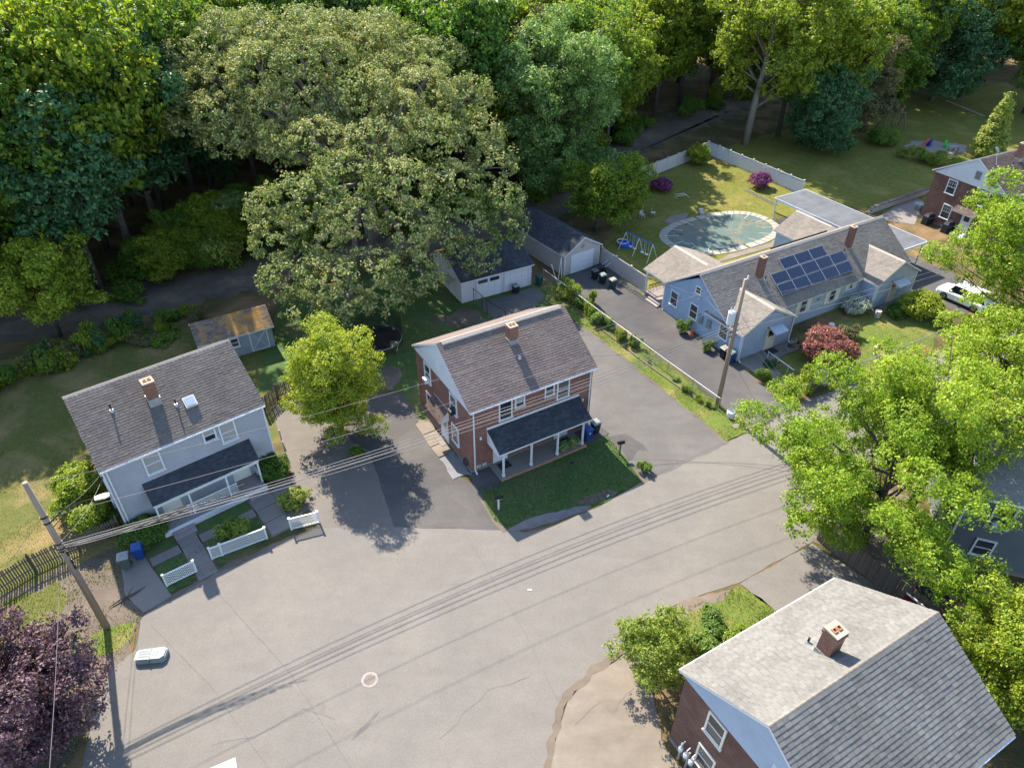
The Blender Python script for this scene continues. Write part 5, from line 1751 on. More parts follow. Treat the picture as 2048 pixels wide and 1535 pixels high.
big_shrub('japanese_maple', 'round salmon pink leaved dwarf maple on the blue bungalow lawn', (26.5, 50.0), 2.25, 2.7, 'leaf_red', 61, 1100, 0.15, 0.22)
btree('lilac_tree', 'tall loose green shrub at the corner of the pale roofed duplex', (7.3, 20.9), branchy(4.8, 1.9, 26, 62, 0.08, 0.5, 0.8), 'leaf_shrub_pale', 1300, 14, 0.13, 0.2, 62, 0.06)
big_shrub('hedge_bush', 'bright yellow green bush along the end wall of the grey duplex', L2W(GREY_O, GREY_A, -1.5, 4.2), 1.5, 2.6, 'leaf_lime', 63, 1100, 0.17, 0.28, ry=3.4, rot=GREY_A)
big_shrub('boxwood', 'wide dark clipped bush beside the left porch steps of the grey duplex', L2W(GREY_O, GREY_A, 0.75, -0.75), 1.5, 1.35, 'leaf_shrub', 64, 900, 0.11, 0.17, ry=1.2, rot=GREY_A)
big_shrub('boxwood', 'dark rounded bush at the driveway end of the grey duplex porch', L2W(GREY_O, GREY_A, 9.55, -0.4), 1.05, 1.55, 'leaf_shrub', 65, 700, 0.11, 0.17, rot=GREY_A)
big_shrub('azalea_bush', 'purple flowering azalea against the tan vinyl fence', (18.9, 87.6), 1.35, 1.4, 'blossom_pink', 66, 420, 0.16, 0.22)
big_shrub('azalea_bush', 'purple flowering azalea against the white vinyl fence', (31.6, 88.7), 1.45, 1.8, 'blossom_pink', 67, 480, 0.16, 0.22)
big_shrub('viburnum_bush', 'white flowering bush in the corner of the blue bungalow', L2W(BLUE_O, BLUE_A, 15.4, 0.5), 1.25, 1.5, 'blossom_white', 68, 520, 0.13, 0.2)
big_shrub('rose_bush', 'pale pink flowering plant beside the front slab of the blue bungalow', L2W(BLUE_O, BLUE_A, 6.4, -2.2), 0.5, 0.6, 'blossom_pink', 69, 120, 0.11, 0.12)
big_shrub('lilac_bush', 'bright leafy bush in the far corner of the pool fence', (25.4, 97.0), 1.5, 2.6, 'leaf_wood', 70, 420, 0.22, 0.3)
big_shrub('yew_bush', 'dark round bush beside the swing set lawn', (54.3, 105.4), 2.1, 2.3, 'leaf_green', 71, 600, 0.2, 0.3)
big_shrub('forsythia_bush', 'loose yellow green hedge between the two back lawns', (57.6, 97.6), 1.3, 1.9, 'leaf_shrub_pale', 72, 700, 0.2, 0.28, ry=4.6, rot=0.9)
big_shrub('maple_shoot', 'round yellow bush behind the carport entrance slab', (38.0, 57.6), 1.8, 2.2, 'leaf_lime', 73, 700, 0.18, 0.26)
for i, (x, y, r, h, m, lb) in enumerate((
        (22.4, 45.5, 0.95, 1.2, 'leaf_shrub_pale', 'bright shrub beside the mouth of the dark driveway'),
        (23.9, 46.2, 0.95, 1.2, 'leaf_lime', 'yellow green shrub inside the wire fence corner'),
        (25.2, 46.6, 0.8, 1.0, 'blossom_white', 'pale silvery shrub under the street maple by the wire fence'),
        (20.6, 47.0, 0.6, 0.9, 'leaf_shrub', 'small green shrub at the end of the concrete ramp'),
        (16.9, 51.6, 0.6, 0.8, 'leaf_shrub', 'low green shrub behind the bins of the blue bungalow'),
        (15.3, 54.3, 0.6, 1.0, 'leaf_green', 'narrow dark shrub under the blue gable windows'),
        (30.0, 53.6, 0.9, 0.8, 'leaf_olive', 'low olive shrub beneath the shuttered windows'),
        (35.6, 57.4, 1.0, 0.7, 'leaf_green', 'low dark shrub beside the lamp of the right wing'),
        (21.7, 49.0, 0.45, 0.5, 'leaf_blue', 'dark green clump with white blooms by the concrete ramp'))):
    shrub(x, y, r, h, m, lb)
for x, y, r, h, m, lb in ((5.35, -4.0, 0.95, 0.9, 'leaf_shrub_pale', 'sprawling shrub behind the longest lattice fence'), (9.4, -3.7, 0.85, 0.8, 'leaf_shrub_pale', 'shrub behind the lattice fence nearest the driveway'), (10.0, -3.2, 0.4, 0.6, 'leaf_olive', 'small rusty shrub beside the driveway lattice fence'), (-0.7, 1.3, 0.55, 0.9, 'leaf_shrub', 'small dark shrub at the meter box of the grey duplex')):
    shrub(*L2W(GREY_O, GREY_A, x, y), r, h, m, lb)
shrub(9.3, 36.4, 0.5, 0.55, 'leaf_green', 'dark leafy plant at the driveway corner of the front lawn')
shrub(-11.0, 37.6, 0.55, 0.7, 'leaf_green', 'low green shrub at the foot of the round lime tree')
for i in range(26):
    f = random.random()
    shrub(-42.5 + 13.3 * f + random.gauss(0, .9), 45.2 + 10.9 * f + random.gauss(0, .7), random.uniform(0.5, 1.5), random.uniform(0.5, 1.9), random.choice(['leaf_shrub', 'leaf_green', 'leaf_wood', 'leaf_olive', 'leaf_blue']), 'overgrown bush in the rough hedge along the back of the left lawn', 'hedge behind the left lawn')
for i in range(22):
    f = random.random() ** 1.2
    shrub(4.9 + 5.6 * f + random.gauss(0, .3), 61.6 - 10 * f + random.gauss(0, .35), random.uniform(0.25, 0.8) * (1.15 - f * .5), random.uniform(0.5, 1.5) * (1.2 - f * .6), random.choice(['leaf_silver', 'leaf_shrub_pale', 'leaf_green', 'leaf_shrub']), 'weedy bush growing through the wire driveway fence', 'weeds on the wire fence')
for i in range(9):
    f = random.random()
    shrub(11.4 + 4.4 * f + random.gauss(0, .15), 50.0 - 7.4 * f + random.gauss(0, .15), random.uniform(0.14, 0.42), random.uniform(0.2, 0.6), random.choice(['leaf_lime', 'leaf_shrub_pale', 'leaf_shrub']), 'low plant in the bed beside the dark driveway', 'plants along the dark driveway')
for i in range(60):
    x = random.uniform(-62, 44)
    y = path_y(x) + random.uniform(1.8, 9)
    if (x - OAK[0]) ** 2 + (y - OAK[1]) ** 2 < 9:
        continue
    shrub(x, y, random.uniform(0.9, 2.0), random.uniform(1.0, 3.0), random.choice(['leaf_green', 'leaf_shrub', 'leaf_wood', 'leaf_shrub_pale']), ('undergrowth bush beside the path left of the great oak' if x < -30 else 'undergrowth bush in the shade under the great oak' if x < 3 else 'undergrowth bush beside the path behind the pool fence'), 'undergrowth along the path')
for x, y in ((9.2, 22.7), (11.2, 23.9), (12.6, 23.0), (10.4, 22.2)):
    shrub(x, y, random.uniform(0.8, 1.1), random.uniform(0.5, 0.8), random.choice(['leaf_shrub', 'leaf_wood', 'leaf_shrub_pale']), 'low ground cover bush beside the pale roofed duplex', 'ground cover by the near duplex')


# grass blades: uncounted
def tri_area(poly):
    return abs(sum(poly[i][0] * poly[(i + 1) % len(poly)][1] - poly[(i + 1) % len(poly)][0] * poly[i][1] for i in range(len(poly)))) / 2


def inside(P, poly):
    x, y = P[:, 0], P[:, 1]
    c = np.zeros(len(P), bool)
    j = len(poly) - 1
    for i in range(len(poly)):
        xi, yi = poly[i]
        xj, yj = poly[j]
        k = ((yi > y) != (yj > y)) & (x < (xj - xi) * (y - yi) / (yj - yi + 1e-12) + xi)
        c ^= k
        j = i
    return c


def grass(label, poly, dens, h, mat, seed, z=0.0, clumpy=0.0):
    r = np.random.default_rng(seed)
    lo = np.min(poly, 0)
    hi = np.max(poly, 0)
    n = int((hi[0] - lo[0]) * (hi[1] - lo[1]) * dens)
    P = lo + r.random((n, 2)) * (hi - lo)
    P = P[inside(P, poly)]
    if clumpy:
        f = np.sin(P[:, 0] * 1.7 + seed) * np.sin(P[:, 1] * 1.9 + 2 * seed) + np.sin(P[:, 0] * 0.7 - P[:, 1] * 0.9)
        P = P[r.random(len(P)) < np.clip(0.5 + clumpy * f, 0.02, 1)]
    n = len(P)
    a = r.random(n) * 6.283
    w = 0.012 + r.random(n) * 0.018
    hh = h * r.uniform(0.5, 1.4, n)
    dx, dy = np.cos(a) * w, np.sin(a) * w
    lx, ly = r.normal(0, 0.4, n) * hh, r.normal(0, 0.4, n) * hh
    Z = np.full(n, z)
    V = np.stack([np.stack([P[:, 0] - dx, P[:, 1] - dy, Z], 1), np.stack([P[:, 0] + dx, P[:, 1] + dy, Z], 1), np.stack([P[:, 0] + lx + dx * .3, P[:, 1] + ly + dy * .3, Z + hh], 1)], 1).reshape(-1, 3)
    o = link('grass', np_mesh('grass', V, np.arange(n * 3).reshape(-1, 3), mat), None, kind='stuff')
    tag(o, label, 'grass')


grass('short green grass on the lawn before the brick porch', [(-2.35, 34.6), (-1.1, 31.7), (-0.3, 31.0), (1.2, 31.95), (4.2, 32.95), (5.9, 33.2), (9.0, 35.35), (7.1, 40.1), (0.35, 36.0)], 420, 0.05, 'grass_dark', 81, 0.05)
grass('short bright grass on the strip between the two driveways', [(2.7, 62.3), (5.4, 56.4), (7.1, 54.2), (9.7, 50), (12.7, 44.8), (14.5, 42), (15.75, 39.5), (17.7, 40.6), (16.3, 43.7), (14.6, 46.9), (10.2, 54.2), (5.8, 60.5), (4.0, 63.4)], 260, 0.06, 'grass_blade', 82, 0.045, 0.3)
grass('patchy dry grass beside the left utility pole', [(-31, 14), (-29.9, 25.6), (-24.5, 29.4), (-22.5, 25.8), (-20.9, 24.3), (-20.8, 21.5), (-21.3, 19.4), (-20.6, 14)], 150, 0.09, 'grass_blade', 83, 0.01, 0.35)
grass('dry thin grass on the left lawn', [(-44, 38), (-29.9, 25.4), (-24.6, 29.4), (-25, 40), (-21, 46), (-21, 52), (-29, 55), (-40, 48)], 110, 0.06, 'grass_dry', 84, 0.006, 0.3)
grass('thin grass on the lawn of the blue bungalow', [(19.5, 48.7), (25, 53.2), (33, 58.3), (39.0, 61.5), (38.3, 54.2), (36.5, 51.5), (28, 47.9), (23, 45.2), (21.6, 43.9)], 130, 0.055, 'grass_blade', 85, 0.012, 0.2)
grass('rough grass on the verge by the near duplex', [(9.3, 24.9), (11.3, 25.6), (13.6, 26.7), (15.1, 25.0), (14, 21.6), (10.6, 19.6), (7.6, 21.0), (8.4, 23.5)], 300, 0.1, 'grass_blade', 86, 0.02, 0.3)
grass('rough grass in the garden beds of the grey duplex', [L2W(GREY_O, GREY_A, *p) for p in [(0.5, -5.9), (7.0, -5.7), (7.0, -3.35), (0.5, -3.35)]], 160, 0.1, 'grass_dark', 87, 0.02, 0.25)
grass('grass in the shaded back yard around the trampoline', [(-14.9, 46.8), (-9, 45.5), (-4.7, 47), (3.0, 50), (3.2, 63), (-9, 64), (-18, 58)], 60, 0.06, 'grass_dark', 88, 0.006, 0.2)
grass('sunny grass in the pool yard', [(10, 69), (15.3, 89), (27.8, 100.6), (35.6, 86.4), (30, 81), (16, 78)], 45, 0.08, 'grass_dry', 89, 0.008, 0.3)


# ------------------------------------------------------------------ fences
def picket_fence(label, pts, h, w=0.085, gap=0.035, mat='weathered_wood', seed=0, rails=2):
    r = random.Random(seed)
    t = thing('picket_fence', label, 'fence', (*pts[0], 0))
    me = [B().prism([(-w / 2, 0), (w / 2, 0), (w / 2, h - 0.06), (0, h), (-w / 2, h - 0.06)], -0.01, 0.01, 'y').mesh('picket', mat) for _ in range(1)]
    o0 = Vector(pts[0])
    for p, q in zip(pts, pts[1:]):
        p, q = Vector(p), Vector(q)
        d = (q - p)
        L = d.length
        a = math.atan2(d.y, d.x)
        n = int(L / (w + gap))
        for i in range(n):
            c = p + d * ((i + 0.5) / n) - o0
            o = link('picket', me[0], t, (c.x, c.y, r.uniform(-0.05, 0.04)), a)
            o.rotation_euler = (r.uniform(-.02, .02), r.uniform(-.02, .02), a)
        nrm = Vector((-d.y, d.x)).normalized() * 0.04
        for k in range(rails):
            z = h * (0.25 + 0.5 * k)
            B().bar((*(p - o0 + nrm), z), (*(q - o0 + nrm), z), 0.04, 0.09).ob('rail', mat, t)
        m = max(1, int(L / 2.4))
        for i in range(m + 1):
            c = p + d * (i / m) - o0 + nrm * 2.2
            B().box(-0.05, -0.05, 0, 0.05, 0.05, h + 0.05).ob('post', mat, t, (c.x, c.y, 0), a)
    return t


picket_fence('weathered wooden picket fence behind the left utility pole', [(-30.0, 25.7), (-28.6, 27.5), (-24.75, 30.55)], 1.45, 0.085, 0.05, seed=1)
picket_fence('dark wooden picket fence between the shed and the lime tree', [(-18.95, 42.6), (-18.4, 44.2), (-15.5, 46.6)], 1.5, 0.085, 0.03, seed=2)
picket_fence('dark plank fence under the street maple behind the near driveway', [(19.3, 30.2), (24.3, 22.9)], 1.7, 0.14, 0.01, seed=3)
for i, (p, q, lb, h) in enumerate((((-20.3, 26.45), (-18.92, 27.5), 'short white lattice fence nearest the bins of the grey duplex', 1.0), ((-18.3, 28.45), (-15.4, 30.1), 'longest white lattice fence between the two garden walks', 1.0), ((-14.05, 30.85), (-12.4, 31.45), 'white lattice fence beside the shared driveway', 1.0))):
    t = thing('lattice_fence', lb, 'fence', (*p, 0))
    d = Vector(q) - Vector(p)
    a = math.atan2(d.y, d.x)
    t.rotation_euler = (0, 0, a)
    L = d.length
    posts = [0.0, L] if i != 1 else [0.0, 0.62, L]
    for x in posts:
        po = B().box(x - 0.05, -0.05, 0, x + 0.05, 0.05, h + 0.06).ob('post', 'white_vinyl', t)
        B().prism([(x - 0.07, -0.07), (x + 0.07, -0.07), (x + 0.07, 0.07), (x - 0.07, 0.07)], h + 0.06, h + 0.10).ob('post_cap', 'white_vinyl', po)
    for x0, x1 in zip(posts, posts[1:]):
        lattice(t, (x0 + 0.05, 0), (x1 - 0.05, 0), 0.12, h - 0.04)
        B().box(x0 + 0.05, -0.03, h - 0.05, x1 - 0.05, 0.03, h + 0.02).ob('rail', 'white_vinyl', t)
        B().box(x0 + 0.05, -0.03, 0.06, x1 - 0.05, 0.03, 0.13).ob('rail', 'white_vinyl', t)


def vinyl_fence(label, p, q, h, mat, n, cap=True):
    t = thing('vinyl_fence', label, 'fence', (*p, 0))
    d = Vector(q) - Vector(p)
    t.rotation_euler = (0, 0, math.atan2(d.y, d.x))
    L = d.length
    pm = B().box(-0.065, -0.065, 0, 0.065, 0.065, h + 0.08)
    pm.prism([(-0.085, -0.085), (0.085, -0.085), (0.085, 0.085), (-0.085, 0.085)], h + 0.08, h + 0.13)
    pm = pm.mesh('post', mat)
    w = L / n
    pb = B()
    m = int(w / 0.16)
    for k in range(m):
        pb.box(0.065 + k * (w - 0.13) / m, -0.02, 0.1, 0.065 + (k + 0.94) * (w - 0.13) / m, 0.02, h - 0.38 if cap else h - 0.06)
    if cap:
        for k in range(int(w / 0.08)):
            pb.box(0.09 + k * 0.08, -0.012, h - 0.36, 0.125 + k * 0.08, 0.012, h - 0.06)
    pn = pb.mesh('panel', mat)
    rl = B().box(0.065, -0.03, h - 0.06, w - 0.065, 0.03, h)
    rl.box(0.065, -0.03, 0.04, w - 0.065, 0.03, 0.12)
    if cap:
        rl.box(0.065, -0.03, h - 0.42, w - 0.065, 0.03, h - 0.35)
    rl = rl.mesh('rail', mat)
    for i in range(n + 1):
        link('post', pm, t, (i * w, 0, 0))
        if i < n:
            link('panel', pn, t, (i * w, 0, 0))
            link('rail', rl, t, (i * w, 0, 0))


vinyl_fence('white vinyl privacy fence with post caps beyond the pool', (27.6, 100.9), (36.3, 86.4), 1.75, 'white_vinyl', 8)
vinyl_fence('long tan vinyl fence between the gravel path and the pool yard', (15.6, 89.6), (27.5, 100.9), 1.75, 'tan_vinyl', 7, False)
vinyl_fence('tan vinyl fence joining the tan garage to the blue bungalow porch', (9.3, 67.6), (13.0, 61.4), 1.75, 'tan_vinyl', 3, False)


def chain_fence(label, pts, h, rail='rail_white', post='galv', mesh=True, name='wire_fence'):
    t = thing(name, label, 'fence', (*pts[0], 0))
    o0 = Vector((*pts[0], 0))
    for i, (p, q) in enumerate(zip(pts, pts[1:])):
        p, q = Vector((*p, 0)) - o0, Vector((*q, 0)) - o0
        L = (q - p).length
        m = max(1, round(L / 2.6))
        for j in range(m + (1 if i == len(pts) - 2 else 0)):
            c = p + (q - p) * (j / m)
            B().tube([c, c + Vector((0, 0, h + 0.04))], 0.03, 6).ob('post', post, t)
        B().tube([p + Vector((0, 0, h)), q + Vector((0, 0, h))], 0.026, 6).ob('top_rail', rail, t)
        if mesh:
            d = (q - p).normalized()
            a = math.atan2(d.y, d.x)
            B().add([(0, 0, 0.04), (L, 0, 0.04), (L, 0, h - 0.02), (0, 0, h - 0.02)], [(0, 1, 2, 3)]).ob('wire_mesh', 'chain_link', t, tuple(p), a)
    return t


chain_fence('long wire mesh fence with bright top rail along the dark driveway', [(3.1, 64.0), (5.8, 59.6), (9.2, 54.0), (12.9, 48.0), (16.0, 43.2)], 1.15)
chain_fence('wire mesh fence with grey rail along the lawn of the blue bungalow', [(22.6, 44.7), (28.0, 47.7), (33.0, 50.4), (37.6, 53.0)], 1.1, 'galv')
chain_fence('black wire gate and fence in front of the white garage', [(-3.7, 59.4), (-2.85, 58.1), (-2.35, 57.2), (-0.6, 55.2)], 1.5, 'black_metal', 'black_metal')
B().bar((-0.02, -0.02, 0), (0, 0, 0.01), 0.01)
# timber edging at the foot of the long wire fence
et = thing('timber_edging', 'dark timber edging at the foot of the long wire fence', 'edging', (4.2, 61.0, 0))
for p, q in (((0, 0), (3.2, -5.2)), ((3.25, -5.3), (6.6, -10.9)), ((6.65, -11.0), (10.9, -17.4))):
    B().bar((*p, 0.05), (*q, 0.05), 0.14, 0.16).ob('timber', 'weathered_wood', et)

# stone retaining wall by the far patio
rw = thing('retaining_wall', 'low stone retaining wall above the far patio', 'wall', (42.6, 80.4, 0), math.atan2(6.3, 9.8))
for c_ in range(14):
    for r_ in range(3):
        x0 = c_ * 0.82 + (0.4 if r_ % 2 else 0)
        B().box(x0, random.uniform(-0.02, 0.02), r_ * 0.22, x0 + 0.79, 0.4, r_ * 0.22 + 0.205).ob('stone', 'stone_grey', rw)
    B().box(c_ * 0.84, -0.05, 0.665, c_ * 0.84 + 0.82, 0.45, 0.76).ob('coping', 'weathered_wood', rw)


# ------------------------------------------------------------------ poles and wires
def wire(label, p, q, sag, r=0.018, mat='wire', n=18, name='overhead_wire', group=None):
    p, q = Vector(p), Vector(q)
    pts = [p.lerp(q, i / n) - Vector((0, 0, 4 * sag * (i / n) * (1 - i / n))) for i in range(n + 1)]
    o = B().tube([v - p for v in pts], r * 0.6, 5).ob(name, mat, None, tuple(p))
    return tag(o, label, 'wire', group)


PL, PR = Vector((-22.59, 23.66, 0)), Vector((16.09, 43.73, 0))
for P, lb, h in ((PL, 'tall weathered utility pole leaning over the picket fence', 11.3), (PR, 'tall utility pole carrying a grey transformer between the driveways', 11.15)):
    t = thing('utility_pole', lb, 'pole', tuple(P))
    B().tube([(0, 0, -0.1), (0, 0, h * 0.5), (0, 0, h)], [0.19, 0.165, 0.13], 14).ob('pole', 'pole_wood', t, smooth=True)
    if P is PL:
        B().box(-0.14, -0.2, 6.6, 0.14, 0.2, 6.66).ob('clamp', 'black_metal', t)
        for z in (6.75, 7.1, 8.6, 9.0):
            B().lathe([(0.185, z), (0.19, z + 0.04), (0.185, z + 0.08)], 12).ob('band', 'black_metal', t)
        for z in (5.2, 5.6, 6.2):
            B().tube([(0.19, -0.05, z), (0.21, -0.06, z + 0.35)], 0.05, 6).ob('junction_box', 'black_metal', t)
        # street lamp on a curved bracket
        B().tube([(0.1, 0.02, 8.55), (0.8, 0.35, 9.15), (1.6, 0.75, 9.3), (2.1, 1.0, 9.25)], 0.035, 7).ob('lamp_arm', 'black_metal', t)
        B().tube([(0.1, 0.02, 8.2), (0.9, 0.4, 8.95), (1.5, 0.7, 9.22)], 0.022, 6).ob('lamp_brace', 'black_metal', t)
        lh = B().prism([(-0.30, -0.12), (0.16, -0.17), (0.34, -0.10), (0.34, 0.10), (0.16, 0.17), (-0.30, 0.12)], 0.0, 0.09)
        lh.prism([(-0.22, -0.07), (0.12, -0.10), (0.2, 0.0), (0.12, 0.10), (-0.22, 0.07)], 0.09, 0.13)
        lh.ob('street_lamp_head', 'rail_white', t, (2.35, 1.12, 9.2), 0.44)
    else:
        tr = B().lathe([(0.05, 7.6), (0.27, 7.62), (0.28, 8.0), (0.28, 8.55), (0.29, 8.58), (0.20, 8.66), (0.02, 8.70)], 18, -0.45, -0.1)
        tr = tr.ob('transformer', 'transformer_grey', t, smooth=False)
        for dx, dy in ((-0.12, 0.02), (0.1, 0.06)):
            B().lathe([(0.04, 8.66), (0.055, 8.72), (0.03, 8.8), (0.05, 8.86), (0.02, 8.98)], 8, -0.45 + dx, -0.1 + dy).ob('bushing', 'white_trim', tr)
        for z in (7.75, 8.35):
            B().box(-0.22, -0.08, z, 0.0, 0.02, z + 0.06).ob('bracket', 'galv', t)
        B().lathe([(0.05, 11.15), (0.07, 11.25), (0.03, 11.33), (0.06, 11.40), (0.02, 11.48)], 8, 0.12, 0).ob('insulator', 'white_trim', t)
        B().tube([(0.14, 0.12, 5.0), (0.14, 0.12, 9.5), (0.1, 0.1, 11.1)], 0.03, 6).ob('riser', 'galv', t)
        for z in (6.5, 6.9, 7.4):
            B().bar((-0.35, -0.18, z), (0.35, 0.18, z), 0.05, 0.05).ob('crossarm', 'black_metal', t)
L_ = lambda z, dx=0, dy=0: PL + Vector((dx, dy, z))
R_ = lambda z, dx=0, dy=0: PR + Vector((dx, dy, z))
wire('topmost thin wire between the two utility poles', L_(11.1, .1), R_(11.35, -.05), 0.9, 0.016)
wire('second wire from the top between the two poles', L_(9.0, .15), R_(9.4, -.1), 0.85, 0.018)
for k, (zl, zr, sg, r) in enumerate(((7.2, 7.6, 0.75, 0.028), (7.0, 7.3, 0.8, 0.034), (6.85, 7.0, 0.85, 0.030), (6.75, 6.75, 0.8, 0.022), (6.6, 6.55, 0.95, 0.026))):
    wire('cable of the thick bundle strung between the two poles', L_(zl, .18, -.12 + .06 * k), R_(zr, -.15, -.1 + .05 * k), sg, r, 'wire', 22, 'overhead_cable', 'cable bundle between the poles')
for k in range(5):
    wire('drooping dark cable loop near the left utility pole', L_(6.95 - .06 * k, .15), L_(7.0 + .04 * k, 5.2 + k * .7, 2.7 + .36 * k), 0.22 + .05 * k, 0.03, 'wire_dark', 10, 'overhead_cable', 'cable loops near the left pole')
gx = L2W(GREY_O, GREY_A, 0.1, 0.2)
wire('service wire from the lamp pole to the grey duplex corner', L_(8.9, .1), (gx[0], gx[1], 5.4), 0.3, 0.018)
wire('second service wire to the corner of the grey duplex', L_(7.2, .1), (gx[0], gx[1], 5.1), 0.35, 0.018)
bg = L2W(BRK_O, BRK_A, DL, 3.6)
wire('upper service wire ending on the right gable of the brick duplex', R_(7.4, -.2), (bg[0], bg[1], 6.4), 0.35, 0.02)
bg = L2W(BRK_O, BRK_A, DL, 1.6)
wire('lower sagging service wire to the right gable of the brick duplex', R_(6.9, -.2), (bg[0], bg[1], 5.7), 0.6, 0.022)
ug = L2W(BLUE_O, BLUE_A, -0.05, 4.7)
wire('service wire from the transformer pole to the blue gable', R_(7.5, -.1), (ug[0], ug[1], 3.9), 0.2, 0.02)
ug = L2W(BLUE_O, BLUE_A, -0.05, 11)
wire('thin wire from the pole to the rear of the blue bungalow', R_(9.2, -.1), (ug[0] - 3.5, ug[1] - 4, 6.2), 0.5, 0.016)
wire('upper wire from the transformer pole towards the far right street', R_(9.4, .1), (75, 74, 9.2), 1.0, 0.02)
wire('lower cable from the transformer pole towards the far right street', R_(7.0, .1), (75, 74.6, 7.0), 1.2, 0.03)
wire('middle cable from the transformer pole towards the far right street', R_(7.5, .1), (75, 74.3, 7.6), 1.1, 0.024)
wire('guy wire from the transformer pole down across the dark driveway', R_(8.5, .1), (21.5, 34.5, 3.2), 0.35, 0.018)
wire('second wire crossing the dark driveway towards the plank fence', R_(7.4, .1), (22.3, 33.5, 3.0), 0.3, 0.018)
wire('wire running from the left pole past the dark purple tree', L_(7.0), (-15.2, 8.5, 8.0), 0.4, 0.018)
wire('stay wire beside the left utility pole over the dirt verge', L_(9.0, -.1), (-30.5, 22.6, 0.15), 0.0, 0.014)
sg = thing('stay_guard', 'pair of yellow stay wire guards in the left verge', 'guard', (-27.2, 22.6, 0))
B().tube([(0, 0, 0), (-0.25, 0.05, 2.3)], 0.035, 6).ob('guard_tube', 'mortar_cap', sg)
B().tube([(0.05, -.3, 0), (0.45, -0.1, 2.6)], 0.035, 6).ob('guard_tube', 'mortar_cap', sg)


# ------------------------------------------------------------------ street things
def bin_(label, loc, rz, body, lid, logo=None, h=1.0):
    t = thing('wheelie_bin', label, 'bin', (*loc, 0), rz)
    b = B()
    a, c = 0.22, 0.30
    b.add([(-a, -a, 0.06), (a, -a, 0.06), (a, a * 0.9, 0.06), (-a, a * 0.9, 0.06), (-c, -c, h), (c, -c, h), (c, c, h), (-c, c, h)], [(0, 3, 2, 1), (4, 5, 6, 7), (0, 1, 5, 4), (1, 2, 6, 5), (2, 3, 7, 6), (3, 0, 4, 7)])
    b.ob('body', body, t)
    l = B().add([(-c - .03, -c - .04, h + .002), (c + .03, -c - .04, h + .002), (c + .03, c + .03, h + .002), (-c - .03, c + .03, h + .002), (-c * .8, -c * .8, h + .09), (c * .8, -c * .8, h + .09), (c * .8, c * .8, h + .12), (-c * .8, c * .8, h + .12)], [(0, 3, 2, 1), (4, 5, 6, 7), (0, 1, 5, 4), (1, 2, 6, 5), (2, 3, 7, 6), (3, 0, 4, 7)]).ob('lid', lid, t)
    for k in range(3):
        B().box(-0.15 + k * .12, -c * .6, h + .115, -0.11 + k * .12, c * .6, h + .125).ob('lid_rib', lid, l)
    B().tube([(-c, c + .06, h - .02), (c, c + .06, h - .02)], 0.02, 6).ob('handle', lid, t)
    for s_ in (-1, 1):
        w = B().lathe([(0.10, -0.02), (0.10, 0.02)], 12).ob('wheel', 'dark_rubber', t, (s_ * (a + .02), a + .02, 0.10))
        w.rotation_euler = (0, math.pi / 2, 0)
    if logo:
        B().box(-0.08, -0.283, 0.62, 0.08, -0.262, 0.80).ob('printed_panel', logo, t)
        for r_ in range(2):
            B().box(-0.05, -0.288, 0.66 + r_ * .07, 0.05, -0.283, 0.69 + r_ * .07).ob('print', body, t)


bin_('grey wheelie bin on the concrete pad beside the picket fence', (-23.25, 27.85), GREY_A - 0.3, 'bin_grey', 'bin_lid')
bin_('blue wheelie bin behind the grey one at the picket fence', (-22.75, 28.6), GREY_A - 0.3, 'bin_blue', 'bin_blue')
bp = L2W(BRK_O, BRK_A, 9.25, -0.75)
bin_('blue wheelie bin with white print beside the brick porch', bp, BRK_A, 'bin_blue', 'bin_blue', 'rail_white')
bp = L2W(BRK_O, BRK_A, 10.15, -0.45)
bin_('dark wheelie bin with pale lid beside the brick porch', bp, BRK_A, 'bin_black', 'bin_lid')
bin_('black wheelie bin standing before the white garage door', L2W((-4.82, 58.95), 0.505, 5.6, -0.5), 0.505, 'bin_black', 'bin_lid', None, 0.85)
bin_('green wheelie bin beside the right corner of the white garage', L2W((-4.82, 58.95), 0.505, 8.4, -0.2), 0.7, 'bin_green', 'bin_green')
bin_('dark green wheelie bin in front of the tan vinyl fence', (9.9, 62.2), 0.5, 'bin_green', 'ridge_beige')
bin_('black wheelie bin behind the dark green one at the tan fence', (9.0, 63.2), 0.5, 'bin_black', 'bin_lid')
bin_('third wheelie bin in the row nearest the tan garage', (8.3, 64.1), 0.5, 'bin_black', 'bin_grey')
bin_('grey wheelie bin behind the transformer pole at the blue wall', L2W(BLUE_O, BLUE_A, -0.6, 1.0), BLUE_A - 1.57, 'bin_black', 'ridge_beige')
bin_('blue wheelie bin behind the transformer pole at the blue wall', L2W(BLUE_O, BLUE_A, -0.55, 0.25), BLUE_A - 1.57, 'bin_blue', 'plastic_grey')


def mailbox(label, loc, rz, post):
    t = thing('mailbox', label, 'mailbox', (*loc, 0), rz)
    B().box(-0.05, -0.05, 0, 0.05, 0.05, 1.05).ob('post', post, t)
    B().box(-0.09, -0.26, 1.05, 0.09, 0.2, 1.08).ob('shelf', post, t)
    prof = [(-0.10, 1.081), (0.10, 1.081), (0.10, 1.21)] + [(0.10 * math.cos(a), 1.21 + 0.09 * math.sin(a)) for a in (0.5, 1.05, 1.57, 2.1, 2.6)] + [(-0.10, 1.21)]
    o = B().prism(prof, -0.28, 0.24, 'y').ob('box', 'black_metal', t)
    B().box(0.101, -0.05, 1.2, 0.115, -0.02, 1.34).ob('flag', 'red_plastic', o)


mailbox('black mailbox on a white post on the shared driveway side of the lawn', (-0.85, 32.65), BRK_A + 1.3, 'white_trim')
mailbox('black mailbox on a grey post on the corner of the open driveway', (7.75, 38.05), BRK_A + 1.3, 'weathered_wood')
